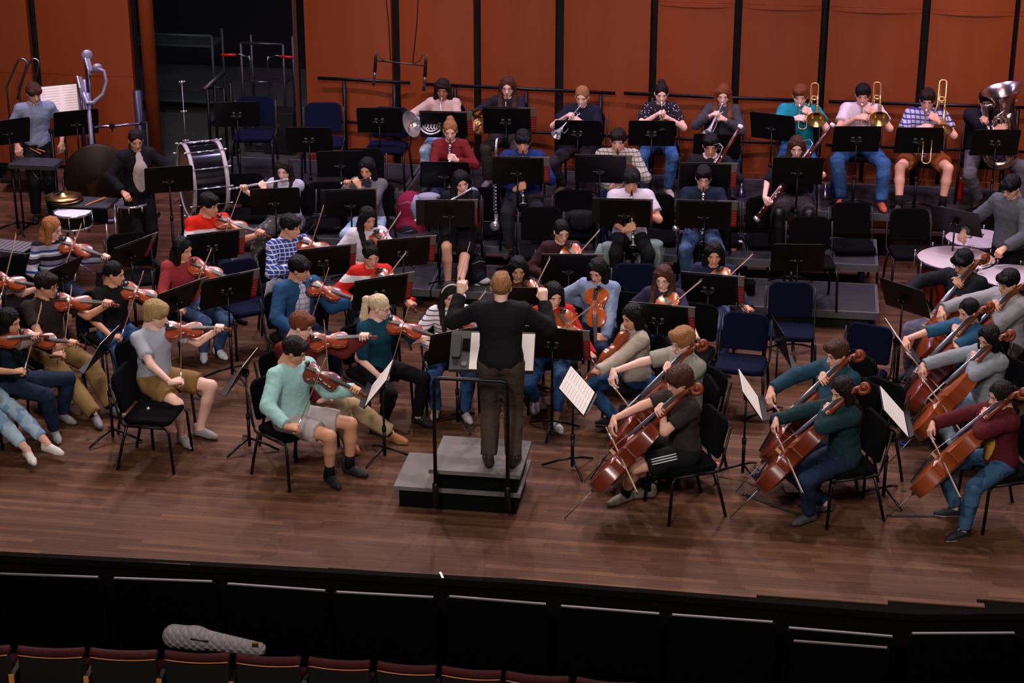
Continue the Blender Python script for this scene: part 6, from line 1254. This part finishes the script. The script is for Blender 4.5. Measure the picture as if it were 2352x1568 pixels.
# timpani
COP = mat('copper_bowl', '#b5531f', .3, 1, bump=(20, .004))
def timp(px, py, r, lab):
    c = P(px, py, .84); o = link('timpano', None, None, lab, 'timpani', 'timpani', None, mtx(t=(c[0], c[1], 0)))
    link('bowl', MB().lathe([(.10, .30), (r*.55, .34), (r*.85, .48), (r*.97, .66), (r, .81)], (0, 0, 0), (0, 0, 1), 32).mesh('bowl', COP), o, 'copper bowl'); link('drum_head', MB().lathe([(0, .842), (r*.96, .842), (r*1.01, .83)], (0, 0, 0), (0, 0, 1), 36).mesh('drum_head', mat('timp_head', '#b3a3a8', .5)), o, 'pale pinkish drum head')
    link('counter_hoop', MB().lathe([(r*1.0, .80), (r*1.05, .80), (r*1.05, .845), (r*1.0, .848)], (0, 0, 0), (0, 0, 1), 36).mesh('counter_hoop', mat('dark_steel', '#3f3a40', .3, .8)), o)
    for k in range(8):
        an = 2*math.pi*(k+.5)/8; x, y = math.cos(an), math.sin(an); link('tension_screw', MB().tube([(x*r*1.07, y*r*1.07, .86), (x*r*1.07, y*r*1.07, .70)], .007, 6).ball((x*r*1.07, y*r*1.07, .865), .012, 6, 4).mesh('tension_screw', M_('chrome')), o)
    for k in range(4): an = 2*math.pi*(k+.5)/4; x, y = math.cos(an), math.sin(an); link('strut', MB().tube([(x*r*1.05, y*r*1.05, .74), (x*r*1.02, y*r*1.02, .45), (x*.18, y*.18, .16)], .015, 7).mesh('strut', M_('black_metal')), o)
    link('base', MB().lathe([(0, .16), (.20, .16), (.26, .05), (.26, .02), (0, .02)], (0, 0, 0), (0, 0, 1), 20).mesh('base', M_('black_metal')), o)
timp(2196, 592, .385, 'large timpano with pale pink head left of the suited cellist'); timp(2246, 547, .33, 'timpano behind, under the raised stand'); timp(2330, 634, .36, 'timpano at the right edge, before the timpanist')
TS = [s for s in PEOPLE if s['who'].startswith('timpanist')][0]
for k, (h0, tip) in enumerate((((.30, .38, .98), (2238, 540)), ((-.20, .42, .96), (2258, 612)))):
    a0 = TS['tow'](np.array(h0)); b0 = P(tip[0], tip[1], .90); b0 = a0+unit(b0-a0)*.30; o = link('timpani_mallet', None, None, 'timpani mallet with white felt head, %s hand of the timpanist' % ('far', 'near')[k], 'mallet', 'timpani mallets'); link('shaft', MB().tube([a0-unit(b0-a0)*.06, b0], .005, 6).mesh('shaft', M_('stick_wood')), o); link('felt_head', MB().ball(b0, (.022, .022, .022), 10, 8).mesh('felt_head', M_('white')), o)

# ------------------------------------------------------------------ hanging microphones
w0 = 19.6
mh = link('microphone_bar', None, None, 'stereo pair of microphones hanging on cables before the shell', 'microphone'); blk = M_('black_plastic')
A, B = PW(864, 139, w0), PW(978, 151, w0); link('bar', MB().tube([A, B], .008, 6).mesh('bar', blk), mh)
for x, y0, y1 in ((861, 118, 196), (976, 126, 208)):
    a0, m0, b0 = PW(x+3, y0, w0-.02), PW(x, (y0*.4+y1*.6), w0-.02), PW(x-3, y1, w0-.02)
    c = link('microphone', MB().tube([a0, a0+(m0-a0)*.3, m0], (.008, .017, .019), 10).mesh('microphone', blk), mh); link('capsule', MB().tube([m0, m0+(b0-m0)*.5], .014, 10).mesh('capsule', M_('steel')), c); link('foam', MB().tube([m0+(b0-m0)*.5, b0], .017, 10).mesh('foam', M_('rubber')), c)
for px0, py0, px1 in ((897, 139, 884), (948, 145, 962)):
    a0 = PW(px0, py0, w0); b0 = PW(px1, -30, w0); link('cable', MB().tube([a0, a0+(b0-a0)*.5+[.01, 0, 0], b0, b0+[0, 0, 5.5]], .006, 5).mesh('cable', blk), mh)
for (x0, y0, x1, y1) in ((864, 118, 884, 139), (975, 126, 950, 146)):
    a0, m0, b0 = PW(x0, y0, w0), PW((x0*.55+x1*.45), max(y0, y1)-6, w0), PW(x1, y1, w0); link('cable_loop', MB().tube([a0, a0*.6+m0*.4+[0, 0, .03], m0, b0], .005, 5).mesh('cable_loop', blk), mh)

# ------------------------------------------------------------------ backstage, in the dark opening
def hand_truck(px, py, lab):
    q = P(px, py, 0); o = link('hand_truck', None, None, lab, 'hand truck', 'hand trucks', None, mtx(RS, q))
    for s in (-1, 1): link('frame_tube', MB().tube([(s*.12, 0, .05), (s*.12, 0, 1.18), (s*.13, 0, 1.25)], .015, 7).mesh('frame_tube', M_('steel')), o); link('handle_bar', MB().tube([(s*.13, 0, 1.22), (s*.25, -.02, 1.27), (s*.30, -.02, 1.26)], .012, 7).mesh('handle_bar', M_('steel')), o); link('grip', MB().tube([(s*.30, -.02, 1.26), (s*.50, -.02, 1.25)], .018, 8).mesh('grip', M_('red_plastic')), o, 'red rubber grip'); link('wheel', MB().lathe([(0, -.03), (.11, -.03), (.11, .03), (0, .03)], (s*.2, 0, .11), (1, 0, 0), 16).mesh('wheel', M_('rubber')), o)
    for z in (.3, .6, .9): link('rung', MB().tube([(-.12, 0, z), (.12, 0, z)], .012, 6).mesh('rung', M_('steel')), o)
    link('toe_plate', MB().box((0, -.12, .02), (.4, .24, .012)).mesh('toe_plate', M_('steel'), False), o)
hand_truck(604, 338, 'hand truck with two red grips in the dark opening')
def rack(px, py, wd, h, lab, m, name='storage_rack', d=.5, shelves=(.15, .8), cat='rack'):
    q = P(px, py, 0); o = link(name, None, None, lab, cat, None, None, mtx(RS, q))
    for x in (-wd/2, wd/2):
        for y in (0, d): link('upright', MB().tube([(x, y, 0), (x, y, h)], .02, 6).mesh('upright', m), o)
    for z in shelves: link('shelf', MB().box((0, d/2, z), (wd, d, .03)).mesh('shelf', m, False), o)
    link('top_bar', MB().tube([(-wd/2, 0, h), (wd/2, 0, h)], .02, 6).mesh('top_bar', m), o)
DM = mat('dim_steel', '#4a4448', .4, .7); DG = mat('dim_green', '#2f3a34', .5)
rack(612, 325, .58, 1.35, 'grey metal frame cart behind the hand truck', DM); rack(395, 262, 1.3, 1.15, 'dim wheeled rack far back in the opening', DG, shelves=(.2, 1.0)); rack(505, 372, .22, 1.0, 'black frame rack left of the first blue chair', BK, d=.3, shelves=(.5,))
q = P(650, 345, 0); o = link('equipment_case', None, None, 'black equipment case beside the brown door frame', 'case', None, None, mtx(RS, q)); link('body', MB().box((0, 0, .28), (.42, .4, .54)).mesh('body', mat('case_black', '#0b0b0d', .6), False), o); link('latch', MB().box((0, -.205, .4), (.05, .01, .05)).mesh('latch', M_('steel'), False), o); link('metal_edge', MB().box((0, -.2, .56), (.43, .01, .02)).mesh('metal_edge', DM, False), o)
q = P(372, 200, 0); 
a0, b0 = P(468, 206, 1.3), P(516, 164, 1.45); o = link('folded_stand', None, None, 'slanted dark desk leaning in the dark opening', 'stand'); link('slanted_bar', MB().tube([a0, b0], .03, 8).mesh('slanted_bar', DM), o); link('pole', MB().tube([(a0+b0)/2, [(a0+b0)[0]/2, (a0+b0)[1]/2, 0]], .018, 6).mesh('pole', BK), o)

# ------------------------------------------------------------------ things standing on the floor and the risers
def thing(name, p, label, cat, group=None, R=np.eye(3)): return link(name, None, None, label, cat, group, None, mtx(R, p))
def mute(px, py, lab):
    o = thing('brass_mute', P(px, py, .6), lab, 'mute', 'brass mutes'); link('cone', MB().lathe([(0, 0), (.06, 0), (.062, .02), (.045, .06), (.020, .12), (.016, .17), (0, .17)], (0, 0, .002), (0, 0, 1), 20).mesh('cone', mat('mute_metal', '#b4aee0', .25, 1)), o); link('cork', MB().tube([(0, 0, .14), (0, 0, .18)], .017, 8).mesh('cork', mat('cork', '#9a7040', .8)), o)
mute(1702, 450, 'small silvery mute standing on the back riser between trumpets and trombones'); mute(1894, 455, 'larger silvery mute beside the blue box')
o = thing('blue_box', P(1918, 446, .6), 'small blue box behind the silvery mute', 'box'); link('body', MB().box((0, 0, .075), (.11, .08, .15)).mesh('body', mat('box_blue', '#1b3f94', .5), False), o); link('lid', MB().box((0, 0, .155), (.115, .085, .012)).mesh('lid', mat('box_blue2', '#14306e', .5), False), o)
o = thing('water_bottle', P(2203, 458, .6), 'slim red water bottle on the back riser', 'bottle'); link('body', MB().lathe([(0, 0), (.032, .0), (.034, .02), (.034, .17), (.016, .215), (.016, .23)], (0, 0, 0), (0, 0, 1), 16).mesh('body', mat('bottle_red', '#b01a18', .25, .3)), o); link('cap', MB().tube([(0, 0, .23), (0, 0, .262)], .017, 10).mesh('cap', M_('chrome')), o)
o = thing('reed_tin', P(1683, 575, .4), 'small round pink tin on the middle riser', 'tin'); link('body', MB().lathe([(0, 0), (.042, 0), (.042, .022), (0, .022)], (0, 0, 0), (0, 0, 1), 16).mesh('body', mat('tin_pink', '#c08090', .4)), o); link('lid', MB().lathe([(.043, .012), (.043, .026), (0, .026)], (0, 0, 0), (0, 0, 1), 16).mesh('lid', mat('tin_red', '#8a3a4a', .4)), o)
o = thing('pill_bottle', P(1700, 570, .4), 'amber bottle with white cap on the middle riser', 'bottle'); link('body', MB().lathe([(0, 0), (.020, 0), (.020, .06), (.016, .065)], (0, 0, 0), (0, 0, 1), 12).mesh('body', mat('amber_plastic', '#b85a12', .25)), o); link('cap', MB().lathe([(.021, .06), (.021, .085), (0, .085)], (0, 0, 0), (0, 0, 1), 12).mesh('cap', M_('white')), o)
o = thing('soft_case', P(1705, 672, .2), 'black soft case with small white lettering on the low riser', 'case', R=RS); link('body', auto(MB().slab(rrect(.26, .17, .03, 3), 0, .13, .02).mesh('body', M_('black_cloth'))), o); link('lettering', MB().box((-.07, -.03, .131), (.012, .02, .001)).box((-.05, -.03, .131), (.012, .02, .001)).box((-.03, -.03, .131), (.012, .02, .001)).box((-.01, -.03, .131), (.012, .02, .001)).mesh('lettering', mat('letter_white', '#a8a6a2', .6), False), o); link('handle', MB().tube([(-.05, 0, .13), (-.03, .0, .155), (.03, 0, .155), (.05, 0, .13)], .007, 6).mesh('handle', M_('black_cloth')), o)
def backpack(px, py, z, col, col2, lab, s=1.0, rz=0, cord=None):
    o = thing('backpack', P(px, py, z), lab, 'backpack', R=rotz(rz)); m = cloth(col); f = Field((-.25, -.2, -.02), (.25, .25, .56), .013, .04)
    f.ell((0, .02, .14), (.16, .12, .17)); f.ell((0, .02, .30), (.145, .11, .18)); f.ell((0, -.07, .13), (.12, .08, .12)); Vv, Qq = f.net(); link('bag', MB().add(Vv*s, Qq).mesh('bag', m), o)
    link('front_pocket', MB().ball((0, -.115*s, .13*s), (.10*s, .05*s, .09*s), 14, 10).mesh('front_pocket', cloth(col2)), o)
    for x in (-1, 1): link('shoulder_strap', MB().tube([(x*.06*s, .12*s, .42*s), (x*.10*s, .17*s, .30*s), (x*.12*s, .12*s, .08*s)], .014*s, 6).mesh('shoulder_strap', cloth(col2)), o)
    link('zip', MB().tube([(-.12*s, -.05*s, .36*s), (0, -.10*s, .42*s), (.12*s, -.05*s, .36*s)], .004, 5).mesh('zip', mat('zip_pale', '#9a8e9a', .4)), o); link('top_handle', MB().tube([(-.03*s, .06*s, .47*s), (0, .06*s, .51*s), (.03*s, .06*s, .47*s)], .008, 6).mesh('top_handle', cloth(col2)), o)
    if cord: link('bungee_cord', MB().tube([(-.07*s, -.165*s, .06*s), (.06*s, -.17*s, .11*s), (-.07*s, -.17*s, .15*s), (.06*s, -.165*s, .19*s)], .005, 5).mesh('bungee_cord', mat('cord_teal', cord, .5)), o)
backpack(945, 562, .2, '#7a1838', '#2a1420', 'maroon backpack with teal cord on the low riser', 1.3, -.2, '#2a8a90'); backpack(1098, 648, .2, '#0c0e16', '#141722', 'black backpack lying right of the bare knees', .62, .4)
o = thing('white_pouch', P(1112, 652, .2), 'small white pouch at the front of the low riser', 'pouch'); link('body', MB().ball((0, 0, .035), (.07, .05, .035), 14, 8).mesh('body', cloth('#b5b2b4')), o); link('drawstring', MB().tube([(-.06, -.03, .02), (-.10, -.06, .012), (-.04, -.07, .012)], .004, 5).mesh('drawstring', M_('white')), o)
q = P(1140, 555, .4); bc = place('bass_clarinet', mtx(rotz(math.pi*.95), (q[0], q[1], .4)), 'black bass clarinet with silver keys upright on its peg', 'bass clarinet'); bc.scale = (1.05,)*3
o = thing('leaflet', P(1632, 1066, .002), 'orange and black leaflet lying behind the front cellist chair', 'leaflet', R=RS); link('page', MB().box((0, 0, .002), (.15, .10, .003)).mesh('page', mat('leaflet_black', '#2a201c', .6), False), o); link('orange_panel', MB().box((.0, .025, .004), (.15, .045, .002)).mesh('orange_panel', mat('leaflet_orange', '#c8481c', .5), False), o)
for px, py, s_, lb in ((2077, 1020, 1, 'blue ring on the floor below the open pages stand'), (1772, 1042, .8, 'blue-green ring under the dark green cardigan cellist')):
    o = thing('rosin_disc', P(px, py, .0), lb, 'disc'); link('ring', MB().lathe([(.025*s_, .0), (.045*s_, .0), (.045*s_, .014), (.025*s_, .014), (.025*s_, 0)], (0, 0, .001), (0, 0, 1), 18).mesh('ring', mat('ring_blue%d' % px, '#1846a8' if px > 2000 else '#1c7f9c', .4)), o)
# cello endpin straps
for (x0, y0), (x1, y1), lb in (((1712, 1136), (1852, 1188), 'black endpin strap running to the dark green cardigan cellist'), ((2042, 1184), (2190, 1184), 'black endpin strap running to the wine red cardigan cellist'), ((1388, 1055), (1425, 1058), 'small black endpin anchor behind the front cello'), ((1768, 1090), (1735, 1072), 'small black endpin anchor before the teal denim shirt')):
    a0, b0 = P(x0, y0, .006), P(x1, y1, .006); d = unit(b0-a0); o = link('endpin_anchor', None, None, lb, 'strap', 'endpin anchors'); link('strap', MB().box((a0+b0)/2, (np.linalg.norm(b0-a0), .035, .006), np.stack([d, np.cross((0, 0, 1.), d), (0, 0, 1.)], 1)).mesh('strap', M_('rubber'), False), o); link('cup', MB().lathe([(0, .012), (.018, .012), (.026, 0)], a0-[0, 0, .004], (0, 0, 1), 12).mesh('cup', M_('black_metal')), o)
o = thing('tape_mark', P(1014, 1320, .0015), 'short white tape mark at the stage lip', 'tape', R=rotz(.25)); link('tape', MB().box((0, 0, .0008), (.018, .10, .0012)).mesh('tape', M_('white'), False), o)
for k, (px, py) in enumerate(((350, 1052), (470, 1050), (203, 1009), (657, 1035), (693, 1037), (920, 1050), (1372, 1077), (2076, 1128))):
    o = thing('floor_socket', P(px, py, .0), 'small dark round socket in the planks, ' + ['left of the empty front chair', 'right of the empty front chair', 'left of the first front stand', 'left of the mint shirted violinist', 'behind the mint shirted violinist', 'left of the podium', 'right of the podium', 'beside the wine red cardigan cellist'][k], 'floor socket', 'floor sockets'); link('cap', MB().lathe([(0, .003), (.022, .003), (.026, .0)], (0, 0, 0), (0, 0, 1), 12).mesh('cap', M_('rubber')), o)

# jackets hung over chairs
def draped(px, py, z, col, lab, wd=.42, h=.4, a=0, pat=None):
    R = rotz(math.radians(a)+math.pi); p = P(px, py, z); f = Field((-.32, -.2, -h-.1), (.32, .2, .12), .014, .03); rnd = random.Random(px)
    f.ell((0, 0, 0), (wd/2, .075, .05)); f.ell((0, -.07, -h*.45), (wd/2*.95, .035, h*.5)); f.ell((0, .055, -h*.3), (wd/2*.8, .030, h*.35))
    for i in range(5): x = (i-2)*wd/5; f.cone((x, -.09, -.02), (x*1.1, -.10, -h*.9), .016, .022)
    V_, Q_ = f.net(); o = thing('jacket', p, lab, 'jacket', R=R); link('cloth', MB().add(V_, Q_).mesh('cloth', cloth(col, pat)), o); link('sleeve', MB().tube([(wd/2-.02, 0, 0), (wd/2+.03, -.02, -h*.4), (wd/2+.0, -.0, -h*.85)], (.05, .045, .035), 8).mesh('sleeve', cloth(col, pat)), o)
draped(985, 452, .95, '#8c8fa4', 'pale grey hoodie draped over the chair left of the flutist in black', .26, .30, 4); draped(1082, 440, .95, '#8c8fa4', 'pale grey hoodie sleeve side right of the flutist in black', .16, .24, 4)
draped(1502, 560, .72, '#7d9494', 'pale green jacket hanging right of the white t-shirt', .20, .42, -4); draped(1400, 565, .72, '#7d9494', 'pale green jacket hanging left of the white t-shirt', .18, .30, -4)
draped(1335, 492, .80, '#16161c', 'dark jacket slumped on the empty chair between clarinetists', .34, .26, 0); draped(636, 650, .62, '#8f8f9c', 'blue and grey jacket hanging behind the blue checked shirt', .16, .55, 30)
o = thing('chair_bag', P(1096, 480, .75), 'reddish brown instrument bag hanging beside the flutist in black', 'bag'); link('body', MB().slab(rrect(.14, .07, .02, 2), -.28, .12, .01).mesh('body', mat('bag_brown', '#4a2018', .7)), o); link('strap', MB().tube([(-.05, 0, .12), (0, 0, .24), (.05, 0, .12)], .006, 5).mesh('strap', mat('bag_brown', '#4a2018', .7)), o)

# ------------------------------------------------------------------ auditorium seats in the foreground
def seat_proto():
    sh = [(x, y) for x, y in rrect(.485, .62, .05, 4)]
    b = MB().slab(sh, -.03, .03, .012, R=rotx(math.pi/2), o=(0, 0, -.36)); crest = MB()
    n = 14; pts = [(-.243+.486*i/n, 0, .0-.020*math.sin(math.pi*i/n)*0+.018*(abs(i/n*2-1))**2) for i in range(n+1)]
    crest.tube([(x, .0, z-.06) for x, y, z in pts], .036, 10); tr = MB().tube([(x*.98, -.038, z-.085) for x, y, z in pts], .0048, 6)
    ct = MB().slab(rrect(.46, .40, .04, 3), -.04, .04, .015, o=(0, .26, -.42))
    arm = MB().box((.262, .10, -.25), (.035, .34, .04)).box((.262, .10, -.55), (.03, .06, .6)); wd = MB().box((.262, -.07, -.255), (.036, .012, .075))
    proto('theatre_seat', [('back_shell', auto(b.mesh('back_shell', mat('seat_shell', '#0d0807', .6)))), ('cushion_top', crest.mesh('cushion_top', cloth('#37100f'))), ('wood_trim', tr.mesh('wood_trim', mat('trim_wood', '#c8742e', .35)), [], 'thin orange wooden trim line'), ('seat_pan', auto(ct.mesh('seat_pan', cloth('#3a0f12')))), ('armrest', arm.mesh('armrest', mat('seat_shell', '#0d0807', .6), False)), ('armrest_cap', wd.mesh('armrest_cap', mat('trim_wood2', '#c87a3c', .4), False), [], 'orange wooden arm end')])
seat_proto()
ZS = -.42
seats = [(-60, 1478), (116, 1483), (283, 1488), (452, 1494), (616, 1502), (779, 1510), (934, 1521), (1083, 1532), (1234, 1545), (1394, 1559), (1550, 1576)]
for i, (px, py) in enumerate(seats):
    p = P(px, py, ZS); n_ = P(*(seats[i+1] if i+1 < len(seats) else (px+160, py+17)), ZS); q_ = P(*seats[i-1], ZS) if i else p-(n_-p); d = unit(n_-q_); an = math.atan2(d[1], d[0])
    wd_ = np.linalg.norm(n_-p)/.535
    r = place('theatre_seat', mtx(rotz(an), p), 'dark red theatre seat back, %s' % ('cut by the left picture edge', 'second from the left picture edge', 'third from the left picture edge', 'before the thick end of the quilted case', 'before the thin end of the quilted case', 'first right of the quilted case', 'second right of the quilted case', 'third right of the quilted case', 'fourth right of the quilted case', 'fifth right of the quilted case', 'only its top corner in view')[i], 'seat', 'theatre seats'); r.scale = (wd_, wd_, 1)
    link('pedestal', MB().box((0, .2, -1.25), (.1, .1, 1.06)).mesh('pedestal', M_('black_metal'), False), r)
vc = thing('violin_case', P(468, 1494, ZS+.02), 'pale grey quilted violin case lying across the theatre seats', 'violin case', R=rotz(-.06)); f = Field((-.5, -.3, -.2), (.5, .3, .2), .012, .05); 
f.cone((-.27, .20, .0), (-.10, .18, .0), .095, .090); f.cone((-.10, .18, 0), (.40, .13, -.05), .085, .055); Vv, Qq = f.net()
def quilt_mat():
    m = mat('quilt', '#7c7277', .85); N, L = m.node_tree.nodes, m.node_tree.links; tc = N.new('ShaderNodeTexCoord'); mp = N.new('ShaderNodeMapping'); mp.inputs['Rotation'].default_value = (0, math.radians(45), 0); mp.inputs['Scale'].default_value = (22, 22, 22); L.new(tc.outputs['Object'], mp.inputs[0])
    sp = N.new('ShaderNodeSeparateXYZ'); L.new(mp.outputs[0], sp.inputs[0]); o = []
    for s in ('X', 'Z'):
        a = N.new('ShaderNodeMath'); a.operation = 'PINGPONG'; a.inputs[1].default_value = .5; L.new(sp.outputs[s], a.inputs[0]); c_ = N.new('ShaderNodeMath'); c_.operation = 'POWER'; c_.inputs[1].default_value = .4; L.new(a.outputs[0], c_.inputs[0]); o.append(c_.outputs[0])
    mu = N.new('ShaderNodeMath'); mu.operation = 'MULTIPLY'; L.new(o[0], mu.inputs[0]); L.new(o[1], mu.inputs[1]); bp = N.new('ShaderNodeBump'); bp.inputs['Distance'].default_value = .02; L.new(mu.outputs[0], bp.inputs['Height']); L.new(bp.outputs[0], N['Principled BSDF'].inputs['Normal']); return m
link('shell', MB().add(Vv, Qq).mesh('shell', quilt_mat()), vc); link('zip', MB().tube([(-.12, .09, .045), (.02, .085, .035)], .007, 6).mesh('zip', M_('black_plastic')), vc); link('metal_clip', MB().box((.38, .10, .01), (.05, .03, .03)).mesh('metal_clip', mat('brass_clip', '#b5a060', .3, 1), False), vc)
